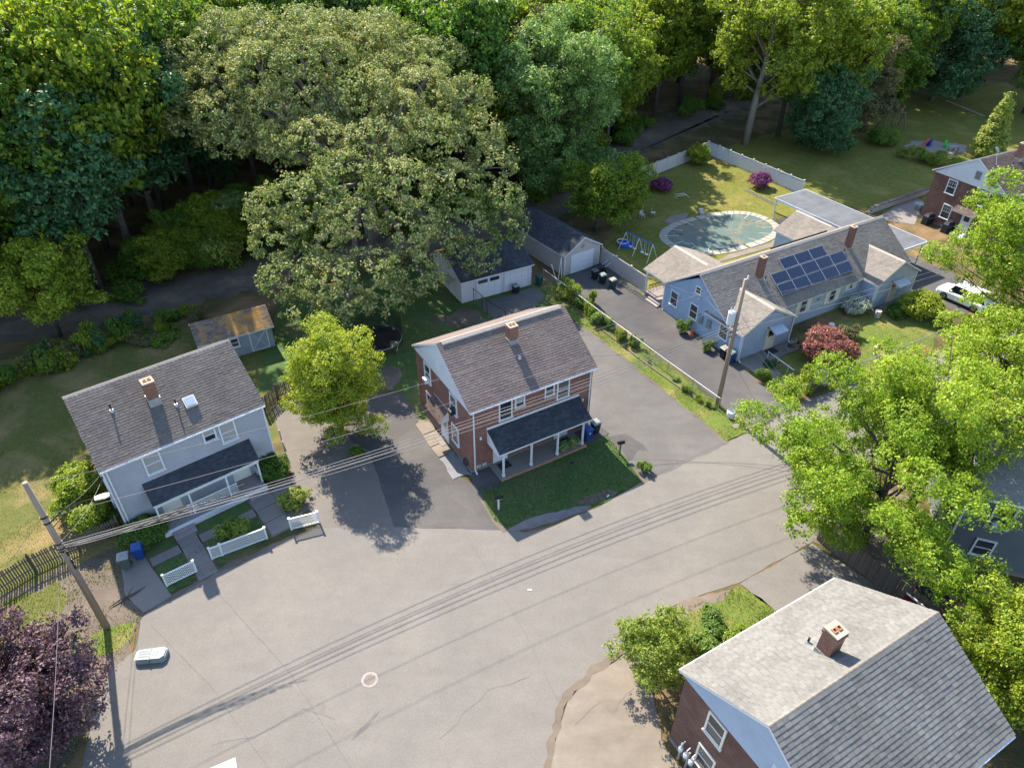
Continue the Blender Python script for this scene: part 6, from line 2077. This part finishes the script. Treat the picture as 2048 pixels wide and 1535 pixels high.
# manhole
t = thing('manhole_cover', 'round iron manhole cover in the middle of the road', 'manhole', (-7.4, 20.6, 0))
B().lathe([(0.44, 0.014), (0.44, 0.028), (0.38, 0.030)], 28).ob('rim', 'deck_grey', t)
b = B()
for i in range(-4, 5):
    for j in range(-4, 5):
        if i * i + j * j < 17:
            b.box(i * .08 - .03, j * .08 - .03, 0.030, i * .08 + .03, j * .08 + .03, 0.040)
b.ob('cover', 'old_concrete', t)
B().lathe([(0.14, 0.052), (0.14, 0.058)], 14).ob('valve_cover', 'black_metal', None, (4.3, 37.1, 0))
tag(bpy.data.objects['valve_cover'], 'small dark round cover set in the front lawn of the brick duplex', 'cover')

# grey moulded plastic box on the road edge
t = thing('plastic_box', 'pale grey green moulded plastic box lying at the road edge by the purple tree', 'plastic box', (-20.1, 21.75, 0.016), 0.13)
P = [(0.12, -0.36), (1.38, -0.40), (1.58, -0.24), (1.62, 0.22), (1.40, 0.36), (0.12, 0.32), (0.0, 0.22), (0.0, -0.26)]
B().prism(P, 0.0, 0.30).ob('base', 'plastic_grey', t)
c0_ = (0.8, -0.02)
B().prism([(c0_[0] + (x - c0_[0]) * .93, c0_[1] + (y - c0_[1]) * .9) for x, y in P], 0.30, 0.36).ob('lid', 'plastic_grey', t)
B().box(0.74, -0.395, 0.05, 0.82, 0.34, 0.375).ob('strap', 'plastic_mark', t)
rr_ = random.Random(9)
for row in range(3):
    x = 0.2
    while x < 0.70:
        w = rr_.uniform(0.02, 0.06)
        B().box(x, -0.2 + row * .15, 0.36, x + w, -0.11 + row * .15, 0.372).ob('raised_mark', 'plastic_mark', t)
        x += w + 0.025
for row in range(2):
    for k in range(3):
        B().box(0.92 + k * .13, -0.16 + row * .17, 0.36, 0.98 + k * .13, -0.05 + row * .17, 0.372).ob('raised_mark', 'plastic_mark', t)
# framed glass panel, cut off by the lower picture edge
t = thing('framed_panel', 'white framed panel with blue reflections cut off by the lower picture edge', 'panel', (-13.62, 15.68, 0), 0.45)
for p, q in (((-0.9, 0, 1.7), (0.9, 0, 1.7)), ((-0.9, 0, 2.7), (0.9, 0, 2.7)), ((-0.9, 0, 1.7), (-0.9, 0, 2.7)), ((0.9, 0, 1.7), (0.9, 0, 2.7))):
    pass
B().box(-0.9, -1.2, 1.0, 0.9, 0.0, 1.08).ob('frame', 'white_trim', t)
B().box(-0.8, -1.1, 1.081, 0.8, -0.1, 1.09).ob('pane', 'awning_tin', t)
for x in (-0.8, 0.8):
    for y in (-1.1, -0.1):
        B().box(x - .04, y - .04, 0, x + .04, y + .04, 1.0).ob('leg', 'white_trim', t)
# fallen branch and bollard pipes
t = thing('fallen_branch', 'broken dark branch lying across the dirt by the concrete pad', 'branch', (-22.3, 25.6, 0.03), 0.75)
B().tube([(-1.0, 0, 0.05), (-0.3, 0.06, 0.1), (0.4, -0.03, 0.08), (1.1, 0.06, 0.05)], [0.02, 0.06, 0.05, 0.015], 6).ob('stem', 'bark', t)
B().tube([(0.1, 0.0, 0.1), (0.4, 0.28, 0.22), (0.6, 0.36, 0.16)], [0.035, 0.02, 0.01], 5).ob('twig', 'bark', t)
B().tube([(-0.3, 0.0, 0.1), (-0.55, -0.25, 0.2)], [0.03, 0.01], 5).ob('twig', 'bark', t)
for i, (x, y) in enumerate(((11.4, 2.6), (11.05, 1.3))):
    w = L2W(GREY_O, GREY_A, x, y)
    o = B().tube([(0, 0, 0), (0.0, 0, 1.1)], 0.05, 8).ob('guard_pipe', 'stone_grey', None, (*w, 0))
    tag(o, ('rear' if i == 0 else 'front') + ' grey guard pipe beside the driveway wall of the grey duplex', 'pipe')
# planters on the brick porch
for x, lb in ((6.9, 'left potted hosta on the brick porch edge'), (7.75, 'right potted hosta on the brick porch edge, next to the last post')):
    w = L2W(BRK_O, BRK_A, x, -1.12)
    t = thing('potted_plant', lb, 'plant', (*w, 0.19), 0)
    B().lathe([(0.14, 0), (0.22, 0.32), (0.24, 0.34), (0.20, 0.345)], 14).ob('pot', 'terracotta', t)
    link('leaves', crown_mesh('leaves', [(0, 0, 0.48, 0.34, 0.34, 0.22)], 'leaf_silver', 60, 7, 0.2, 0.1, 700 + int(x * 10), -0.3), t)
# pots and tub along the blue bungalow
for i, (u_, v_, r_, m_) in enumerate(((4.9, -1.1, .16, 'stone_grey'), (5.3, -0.9, .2, 'bin_black'), (5.8, -1.0, .18, 'terracotta'), (6.1, -0.6, .22, 'stone_grey'), (6.35, -1.3, .18, 'terracotta'), (6.6, -0.8, .2, 'bin_black'), (4.1, -1.3, .13, 'stone_grey'))):
    w = L2W(BLUE_O, BLUE_A, u_, v_)
    t = thing('flower_pot', 'one of the pots crowded on the front slab of the blue bungalow', 'pot', (*w, 0.15 if u_ < 6.3 else 0.0), 0, 'pots on the front slab')
    B().lathe([(r_ * .7, 0), (r_, r_ * 1.6), (r_ * 1.08, r_ * 1.65)], 12).ob('pot', m_, t)
    B().lathe([(r_ * .9, r_ * 1.66), (r_ * .5, r_ * 1.75)], 10).ob('soil', 'soil', t)
for (x, y, r_, h_, m_, lb) in ((16.75, 42.3, .32, .55, 'white_vinyl', 'white tub planter at the foot of the transformer pole'), (29.0, 55.1, .25, .4, 'white_vinyl', 'white round planter under the shuttered window'), (33.9, 56.9, .26, .7, 'stone_grey', 'grey barrel on the entrance slab of the right wing')):
    t = thing('tub_planter', lb, 'planter', (x, y, 0.05))
    B().lathe([(r_ * .85, 0), (r_ * 1.05, h_ * .6), (r_, h_), (r_ * .9, h_), (r_ * .85, h_ * .9)], 16).ob('tub', m_, t)
    B().lathe([(r_ * .86, h_ * .86), (r_ * .5, h_ * .88)], 12).ob('soil', 'soil', t)
o = tag(B().box(-.3, -.22, 0, .3, .22, .06).ob('paving_stone', 'old_concrete', None, (16.9, 41.2, 0.045), 0.5), 'single square paving stone on the bright grass strip', 'stone')
o = tag(B().box(-.16, -.12, 0, .16, .12, .28).add([(-.16, -.12, .28), (.16, -.12, .28), (.0, .0, .5)], [(0, 1, 2)]).ob('garden_ornament', 'plastic_grey', None, (17.35, 41.7, 0.045), 0.5), 'small grey ornament next to the white tub planter', 'ornament')
# ramp slab with steps beside left wing
w = L2W(BLUE_O, BLUE_A, 0.4, -1.6)
t = thing('concrete_ramp', 'concrete ramp slab at the corner of the left blue wing', 'ramp', (*w, 0), BLUE_A)
B().box(-0.4, -0.9, 0, 1.8, 1.5, 0.12).ob('slab', 'concrete', t)
B().box(0.2, -1.75, 0, 1.5, -0.92, 0.10).ob('slab', 'old_concrete', t)
for k in range(3):
    B().bar((1.9, 0.4 - k * 1.1, 0), (1.9, 0.4 - k * 1.1, 0.9), 0.04).ob('rail_post', 'rail_white', t)
B().bar((1.9, 0.5, 0.9), (1.9, -2.4, 0.75), 0.05).ob('hand_rail', 'rail_white', t)
# traffic cone
w = L2W(BLUE_O, BLUE_A, -0.6, 5.0)
t = thing('traffic_cone', 'orange traffic cone against the blue wall', 'cone', (*w, 0.02))
B().box(-.17, -.17, 0, .17, .17, .03).ob('base', 'orange_plastic', t)
B().lathe([(.14, .03), (.03, .62), (.025, .63)], 14).ob('cone', 'orange_plastic', t)
# bird bath and lamp post on lawn
t = thing('bird_bath', 'stone bird bath on the sunny lawn of the blue bungalow', 'bird bath', (31.3, 50.9, 0.012))
B().lathe([(.2, 0), (.16, .08), (.09, .15), (.08, .6), (.14, .68)], 14).ob('pedestal', 'stone_grey', t)
B().lathe([(.10, .68), (.34, .76), (.37, .84), (.33, .84), (.28, .79), (.02, .77)], 18).ob('basin', 'mortar_cap', t)
w = L2W(BLUE_O, BLUE_A, 20.0, -2.3)
t = thing('lawn_lamp', 'white lamp post in the small round bed of the right blue wing', 'lamp post', (*w, 0))
B().box(-.06, -.06, 0, .06, .06, 1.9).ob('post', 'white_trim', t)
B().bar((-.35, 0, 1.85), (.35, 0, 1.85), .05).ob('arm', 'black_metal', t)
for x in (-.35, .35):
    B().lathe([(.05, 1.88), (.08, 1.92), (.07, 2.08), (.02, 2.13)], 8, x, 0).ob('lantern', 'black_metal', t)
sheet('garden_bed', [(w[0] + 1.5 * math.cos(a), w[1] + 1.0 * math.sin(a)) for a in [i * math.pi / 9 for i in range(18)]], 0.05, 'lawn_green', 0.05, 90, thick=0.05)
sheet('mulch_bed', [(30.4, 48.1), (36.6, 51.4), (36.4, 52.1), (30.2, 48.9)], 0.03, 'mulch', 0.08, 91)

# trampoline
t = thing('trampoline', 'round black trampoline with safety net behind the lime tree', 'trampoline', (-11.6, 51.8, 0))
B().tube([(2.0 * math.cos(a), 2.0 * math.sin(a), 0.88) for a in [i * 2 * math.pi / 32 for i in range(33)]], 0.05, 6).ob('frame_ring', 'plastic_grey', t)
b = B().lathe([(1.66, 0.85), (1.66, 0.865)], 32)
b.ob('jumping_mat', 'net_black', t)
b = B()
n = 32
V = [(r_ * math.cos(i * 2 * math.pi / n), r_ * math.sin(i * 2 * math.pi / n), z_) for r_, z_ in ((1.66, 0.87), (1.98, 0.94)) for i in range(n)]
b.add(V, [(i, (i + 1) % n, n + (i + 1) % n, n + i) for i in range(n)]).ob('spring_pad', 'bin_black', t)
for k in range(6):
    a = k * math.pi / 3 + 0.3
    c_, s_ = math.cos(a), math.sin(a)
    B().tube([(2.05 * c_, 2.05 * s_, 0.0), (2.05 * c_, 2.05 * s_, 2.75)], 0.025, 6).ob('net_pole', 'black_metal', t)
    B().tube([(1.9 * c_, 1.9 * s_, 0.86), (1.85 * math.cos(a + .25), 1.85 * math.sin(a + .25), 0.03), (1.9 * math.cos(a + .5), 1.9 * math.sin(a + .5), 0.86)], 0.025, 6).ob('leg', 'galv', t)


@reg('net')
def _(t_):
    uv = t_.coord('UV')
    sp = t_.n('SeparateXYZ')
    t_.l(uv, sp.inputs[0])
    fx = t_.math('FRACT', t_.math('MULTIPLY', sp.outputs[0], 20.0))
    fy = t_.math('FRACT', t_.math('MULTIPLY', sp.outputs[1], 20.0))
    k_ = t_.math('MAXIMUM', t_.math('LESS_THAN', fx, 0.28), t_.math('LESS_THAN', fy, 0.28))
    t_.l(k_, t_.b.inputs['Alpha'])
    return t_.out((0.012, 0.012, 0.014), 0.8)


b = B()
for i in range(24):
    a0, a1 = i * 2 * math.pi / 24, (i + 1) * 2 * math.pi / 24
    b.add([(2.02 * math.cos(a0), 2.02 * math.sin(a0), .95), (2.02 * math.cos(a1), 2.02 * math.sin(a1), .95), (2.02 * math.cos(a1), 2.02 * math.sin(a1), 2.65), (2.02 * math.cos(a0), 2.02 * math.sin(a0), 2.65)], [(0, 1, 2, 3)])
b.ob('safety_net', 'net', t)

# pool
t = thing('swimming_pool', 'oval swimming pool under a green safety cover with pale coping', 'pool', (23.6, 75.2, 0), 0.50)
n = 48
def ov(a, rx, ry):
    c_, s_ = math.cos(a), math.sin(a)
    return (rx * math.copysign(abs(c_) ** 0.8, c_), ry * math.copysign(abs(s_) ** 0.8, s_))
B().prism([ov(i * 2 * math.pi / n, 6.6, 3.7) for i in range(n)], -0.1, 0.07).ob('cover', 'pool_cover', t)
cs = []
for i in range(44):
    a0, a1 = i * 2 * math.pi / 44 + .008, (i + 1) * 2 * math.pi / 44 - .008
    w1 = 7.5
    q = [ov(a0, 6.62, 3.72), ov(a1, 6.62, 3.72), ov(a1, 7.5, 4.6), ov(a0, 7.5, 4.6)]
    B().prism(q, 0.0, 0.075 + random.uniform(-.005, .005)).ob('coping_stone', 'coping', t)
for i in range(14):
    a = i * 2 * math.pi / 14
    p, q = ov(a, 5.3, 2.8), ov(a, 6.9, 4.0)
    B().bar((*p, 0.08), (*q, 0.10), 0.05, 0.012).ob('cover_strap', 'rail_white', t)
B().prism([(-1.5, 4.4), (-3.6, 3.6), (-4.0, 5.2), (-2.2, 6.2), (0.2, 5.8)], 0.0, 0.06).ob('pool_apron', 'concrete', t)
B().prism([(-6.5, -5.6), (6.5, -5.6), (6.5, -3.3), (3, -4.7), (-3, -4.7)], 0.0, 0.05).ob('pool_deck', 'old_concrete', t)
t = thing('pool_stool', 'grey moulded step stool on the pool apron', 'stool', (22.4, 80.2, 0.06), 0.4)
B().box(-.3, -.3, 0, .3, .3, .3).ob('step', 'stone_grey', t)
B().box(-.3, .0, .301, .3, .3, .55).ob('step', 'stone_grey', t)
t = thing('pool_handrail', 'bent white handrail lying on the pool lawn', 'handrail', (21.0, 84.6, 0.02), 0.3)
for y in (0, .5):
    B().tube([(-.8, y, .05), (-.7, y, .5), (.5, y, .5), (1.0, y, .05)], .03, 6).ob('tube', 'rail_white', t)
for x, y, lb in ((15.2, 79.0, 'left white plastic chair on the pool lawn'), (16.6, 79.6, 'right white plastic chair on the pool lawn')):
    t = thing('garden_chair', lb, 'chair', (x, y, 0.01), random.uniform(0, 2))
    B().box(-.25, -.25, .40, .25, .25, .44).ob('seat', 'stone_grey', t)
    B().box(-.25, .22, .441, .25, .26, .9).ob('backrest', 'stone_grey', t)
    for sx in (-1, 1):
        for sy in (-1, 1):
            B().box(sx * .22 - .02, sy * .22 - .02, 0, sx * .22 + .02, sy * .22 + .02, .40).ob('leg', 'stone_grey', t)


def ladder(label, p, q, mat='galv'):
    p, q = Vector(p), Vector(q)
    d = q - p
    s_ = Vector((-d.y, d.x, 0)).normalized() * .22
    t = thing('ladder', label, 'ladder', tuple(p))
    for g in (-1, 1):
        B().bar(s_ * g, d + s_ * g, .06, .05).ob('side_rail', mat, t)
    m = int(d.length / .32)
    for k in range(1, m):
        B().bar(d * (k / m) - s_, d * (k / m) + s_, .04).ob('rung', mat, t)


ladder('aluminium ladder lying on the grass by the carport', (29.6, 87.8, .06), (32.2, 82.6, .06))
ladder('aluminium ladder lying at the edge of the far lawn', (74.5, 128.0, .15), (76.4, 119.0, .15))
ladder('dark ladder leaning along the tan vinyl fence', (11.0, 63.0, .1), (12.6, 60.4, .6), 'bin_grey')

# metal swing set
t = thing('swing_set', 'blue and white metal swing set behind the tan vinyl fence', 'swing set', (13.4, 69.6, 0), -0.9)
B().tube([(-1.9, 0, 1.9), (1.9, 0, 1.9)], .05, 8).ob('top_bar', 'blue_plastic', t)
for x in (-1.9, 0, 1.9):
    for y in (-.8, .8):
        B().tube([(x, 0, 1.9), (x + (.2 if x > 0 else -.2 if x < 0 else 0), y, 0)], .035, 6).ob('leg', 'rail_white', t)
for x in (-1.1, -.5, .6, 1.2):
    for dx in (-.2, .2):
        B().tube([(x + dx, 0, 1.88), (x + dx * .9, .05, .5)], .015, 5).ob('chain', 'rail_white', t)
    B().box(x - .2, -.1, .47, x + .2, .15, .5).ob('swing_seat', 'rail_white', t)
B().tube([(-2.6 + .6 * math.cos(a), .3 + .6 * math.sin(a), .45) for a in [i * math.pi / 8 for i in range(17)]], .05, 6).ob('ring_seat', 'rail_white', t)
t = thing('paddling_pool', 'blue plastic paddling pool beside the metal swing set', 'paddling pool', (12.4, 71.6, 0.01))
B().lathe([(.75, 0), (.8, .3), (.68, .34), (.66, .06), (.02, .05)], 20).ob('tub', 'blue_plastic', t)

# wooden swing frame, slide, table on the far lawn
t = thing('wooden_swing', 'wooden A-frame swing set under the olive tree', 'swing set', (58.6, 112.6, 0), 0.2)
for x in (-1.6, 1.6):
    for y in (-1.0, 1.0):
        B().bar((x, 0, 2.4), (x * 1.15, y, 0), .12).ob('leg', 'weathered_wood', t)
B().bar((-2.1, 0, 2.4), (2.1, 0, 2.4), .14).ob('top_beam', 'weathered_wood', t)
for x in (-.8, .6):
    for dx in (-.25, .25):
        B().tube([(x + dx, 0, 2.35), (x + dx, .1, .5)], .015, 4).ob('chain', 'galv', t)
    B().box(x - .3, -.05, .45, x + .3, .25, .5).ob('swing_seat', 'weathered_wood', t)
t = thing('slide', 'small red plastic slide on the sand pit', 'slide', (60.2, 104.4, .02), 0.5)
B().bar((-1.0, 0, .1), (.5, 0, 1.1), .5, .05).ob('chute', 'red_plastic', t)
B().box(.5, -.25, 0, .95, .25, 1.05).ob('tower', 'bin_blue', t)
t = thing('play_chair', 'green plastic toy chair behind the sand pit table', 'chair', (63.0, 104.0, .02), 0.3)
B().box(-.25, -.25, 0, .25, .25, .4).ob('seat', 'green_plastic', t)
B().box(-.25, .2, .4, .25, .26, .95).ob('backrest', 'green_plastic', t)
t = thing('play_table', 'grey play table on the sand pit', 'table', (63.2, 102.3, .02), 0.35)
B().box(-.6, -.4, .68, .6, .4, .74).ob('table_top', 'plastic_grey', t)
for x in (-.52, .52):
    for y in (-.32, .32):
        B().box(x - .04, y - .04, 0, x + .04, y + .04, .68).ob('leg', 'bin_grey', t)
# grills and table by the far duplex
for x, y, lb in ((48.2, 77.8, 'covered black barbecue left of the far brick duplex'), (49.4, 75.6, 'second covered dark barbecue at the corner of the far brick duplex')):
    t = thing('covered_grill', lb, 'grill', (x, y, 0), 0.5)
    B().add([(-.7, -.35, 0), (.7, -.35, 0), (.7, .35, 0), (-.7, .35, 0), (-.62, -.3, .95), (.62, -.3, .95), (.62, .3, .95), (-.62, .3, .95), (-.4, -.22, 1.25), (.4, -.22, 1.25), (.4, .25, 1.25), (-.4, .25, 1.25)], [(0, 1, 5, 4), (1, 2, 6, 5), (2, 3, 7, 6), (3, 0, 4, 7), (4, 5, 9, 8), (5, 6, 10, 9), (6, 7, 11, 10), (7, 4, 8, 11), (8, 9, 10, 11), (0, 3, 2, 1)]).ob('cover', 'bin_black', t)
    B().tube([(-.5, -.40, .8), (.5, -.40, .8)], .02, 6).ob('handle', 'galv', t)
t = thing('patio_table', 'round glass patio table by the stone retaining wall', 'table', (49.0, 81.8, .02))
B().lathe([(.6, .70), (.6, .73)], 20).ob('table_top', 'plastic_grey', t)
for k in range(4):
    a = k * math.pi / 2
    B().tube([(.4 * math.cos(a), .4 * math.sin(a), 0), (.35 * math.cos(a), .35 * math.sin(a), .7)], .02, 6).ob('leg', 'black_metal', t)
# junk by garage: hoop stand, boards, chair frame
t = thing('leaning_frame', 'white tubular frame leaning at the corner of the tan garage', 'frame', (4.5, 62.9, 0), 0.6)
for p, q in (((0, 0, 0), (.7, .5, 2.6)), ((0, 0, 0), (1.2, .1, .1)), ((.6, .1, 0), (.7, .5, 2.6)), ((0, 0, .02), (-.3, .7, 2.0))):
    B().tube([p, q], .035, 6).ob('tube', 'rail_white', t)
t = thing('board', 'white board lying on the dark driveway by the wire fence', 'board', (6.0, 62.6, .03), -0.95)
B().box(-1.2, -.3, 0, 1.2, .3, .06).ob('panel', 'plastic_grey', t)
t = thing('garden_cart', 'dark garden cart with metal frame between garage and bins', 'cart', (8.9, 65.6, 0), 0.4)
B().box(-.5, -.35, .3, .5, .35, .6).ob('tray', 'bin_black', t)
for x in (-.35, .35):
    B().lathe([(.22, -.04), (.22, .04)], 14).ob('wheel', 'dark_rubber', t, (x, -.42, .22)).rotation_euler = (math.pi / 2, 0, 0)
for y in (-.3, .3):
    B().tube([(.4, y, .55), (1.1, y, 1.0)], .02, 6).ob('handle', 'rail_white', t)


# ------------------------------------------------------------------ vehicles
def car(name, label, cat, loc, rz, paint, L=4.9, W_=1.95, H_=1.78, hood=1.15, roof0=1.55, roof1=4.3, pickup=False):
    t = thing(name, label, cat, (*loc, 0.02), rz)
    w = W_ / 2
    zb, zs = 0.32, H_ * 0.58
    # stations along the length: x, half width, bottom, top
    st = [(0.0, w * .80, zb + .12, zs * .72), (0.15, w * .93, zb, zs * .86), (hood * .6, w * .99, zb - .04, zs * .95), (hood, w, zb - .05, zs), (L * .5, w, zb - .05, zs + .02), (L - .5, w * .99, zb - .02, zs + .01), (L - .08, w * .93, zb, zs * .96), (L, w * .85, zb + .12, zs * .85)]
    V, F = [], []
    for x, hw, z0, z1 in st:
        r_ = .10
        sec = [(-hw + .05, z0), (hw - .05, z0), (hw, z0 + .15), (hw * 1.0, z1 - .22), (hw - .07, z1 - .03), (hw * .6, z1 + .012), (-hw * .6, z1 + .012), (-hw + .07, z1 - .03), (-hw, z1 - .22), (-hw, z0 + .15)]
        V += [(x - L / 2, a, z) for a, z in sec]
    m = 10
    for i in range(len(st) - 1):
        for k in range(m):
            F.append((i * m + k, i * m + (k + 1) % m, (i + 1) * m + (k + 1) % m, (i + 1) * m + k)[::-1])
    F.append(tuple(range(m)))
    F.append(tuple(reversed(range((len(st) - 1) * m, len(st) * m))))
    bo = B().add(V, F).ob('body', paint, t, smooth=False)
    # cabin: glass block with painted roof
    r1 = roof1 if not pickup else roof0 + 1.5
    g0, g1 = hood + .02, min(L - .12, r1 + .45)
    cab = [(g0, w * .90, zs), (roof0, w * .76, H_ - .05), (r1, w * .76, H_ - .05), (g1, w * .88, zs)]
    V = []
    for x, hw, z in cab:
        V += [(x - L / 2, -hw, z), (x - L / 2, hw, z)]
    B().add(V, [(0, 2, 3, 1), (2, 4, 5, 3), (4, 6, 7, 5), (0, 6, 4, 2), (1, 3, 5, 7)]).ob('window_glass', 'glass', t)
    rf = B()
    rf.add([(roof0 - .03 - L / 2, -w * .77, H_ - .052), (r1 + .03 - L / 2, -w * .77, H_ - .052), (r1 + .03 - L / 2, w * .77, H_ - .052), (roof0 - .03 - L / 2, w * .77, H_ - .052), (roof0 + .08 - L / 2, -w * .66, H_), (r1 - .08 - L / 2, -w * .66, H_), (r1 - .08 - L / 2, w * .66, H_), (roof0 + .08 - L / 2, w * .66, H_)], [(0, 3, 2, 1), (4, 5, 6, 7), (0, 1, 5, 4), (1, 2, 6, 5), (2, 3, 7, 6), (3, 0, 4, 7)])
    rf.ob('roof', paint, t)
    for s_ in (-1, 1):
        for (xa, ha, za), (xb, hb, zb_) in (((g0, .905, zs), (roof0, .77, H_ - .05)), ((g1, .885, zs), (r1, .77, H_ - .05)), (((hood + r1) / 2 + .2, .90, zs), ((roof0 + r1) / 2 + .05, .77, H_ - .05))):
            B().bar((xa - L / 2, s_ * w * ha, za), (xb - L / 2, s_ * w * hb, zb_), .09, .05).ob('pillar', paint, t)
        B().box(hood + .25 - L / 2, s_ * (w + .08) - .08, zs + .02, hood + .4 - L / 2, s_ * (w + .08) + .08, zs + .17).ob('mirror', paint, t)
        B().box(.03 - L / 2, s_ * w * .62 - .2, zs * .62, .22 - L / 2, s_ * w * .62 + .2, zs * .74).ob('headlight', 'rail_white', t)
        B().box(L - .1 - L / 2, s_ * w * .7 - .15, zs * .68, L + .005 - L / 2, s_ * w * .7 + .15, zs * .86).ob('tail_light', 'red_plastic', t)
        for x in (.95, L - 1.0):
            wh = B().lathe([(.20, -.11), (.36, -.11), (.37, -.06), (.37, .09), (.34, .12), (.20, .12)], 20)
            o = wh.ob('wheel', 'dark_rubber', t, (x - L / 2, s_ * (w - .09), .37))
            o.rotation_euler = (math.pi / 2 * -s_, 0, 0)
            rm = B().lathe([(.20, .10), (.21, .125), (.06, .115), (.05, .13)], 10)
            rm.ob('rim', 'galv', o)
    if pickup:
        B().box(r1 + .5 - L / 2, -w * .82, zs - .05, L - .2 - L / 2, w * .82, zs + .03).ob('bed_floor', 'dark_rubber', t)
        for s_ in (-1, 1):
            B().bar((r1 + .4 - L / 2, s_ * w * .9, zs + .06), (L - .1 - L / 2, s_ * w * .9, zs + .06), .08, .10).ob('bed_rail', paint if s_ < 0 else 'rail_white', t)
    return t


car('suv', 'white suv half hidden by the yellow green maple in the driveway', 'car', (43.3, 59.7), math.radians(-57), 'car_white', 4.9, 1.95, 1.75)
cw = L2W(BLUE_O, BLUE_A, 26.0, 5.2)
car('sedan', 'dark grey sedan nosing out from under the carport', 'car', cw, BLUE_A + math.pi / 2, 'car_grey', 4.6, 1.8, 1.45)
car('pickup_truck', 'dark red pickup truck between the pale roof and the slate house', 'truck', (24.6, 23.6), math.radians(122), 'red_paint', 5.4, 1.95, 1.85, 1.4, 1.75, 3.2, True)
car('sedan', 'dark car behind the far eave of the pale roofed duplex', 'car', (19.6, 23.6), math.radians(118), 'car_dark', 4.5, 1.8, 1.45)
# debris specks on road
for i, (x, y) in enumerate(((1.1, 26.3), (6.5, 33.9))):
    o = B().box(-.12, -.05, 0, .12, .05, .02).ob('paper_scrap', 'white_trim', None, (x, y, .02 if i == 0 else .06), i * .9)
    tag(o, ('white scrap of paper lying on the open road', 'pale stone lying at the curb of the front lawn')[i], 'litter')
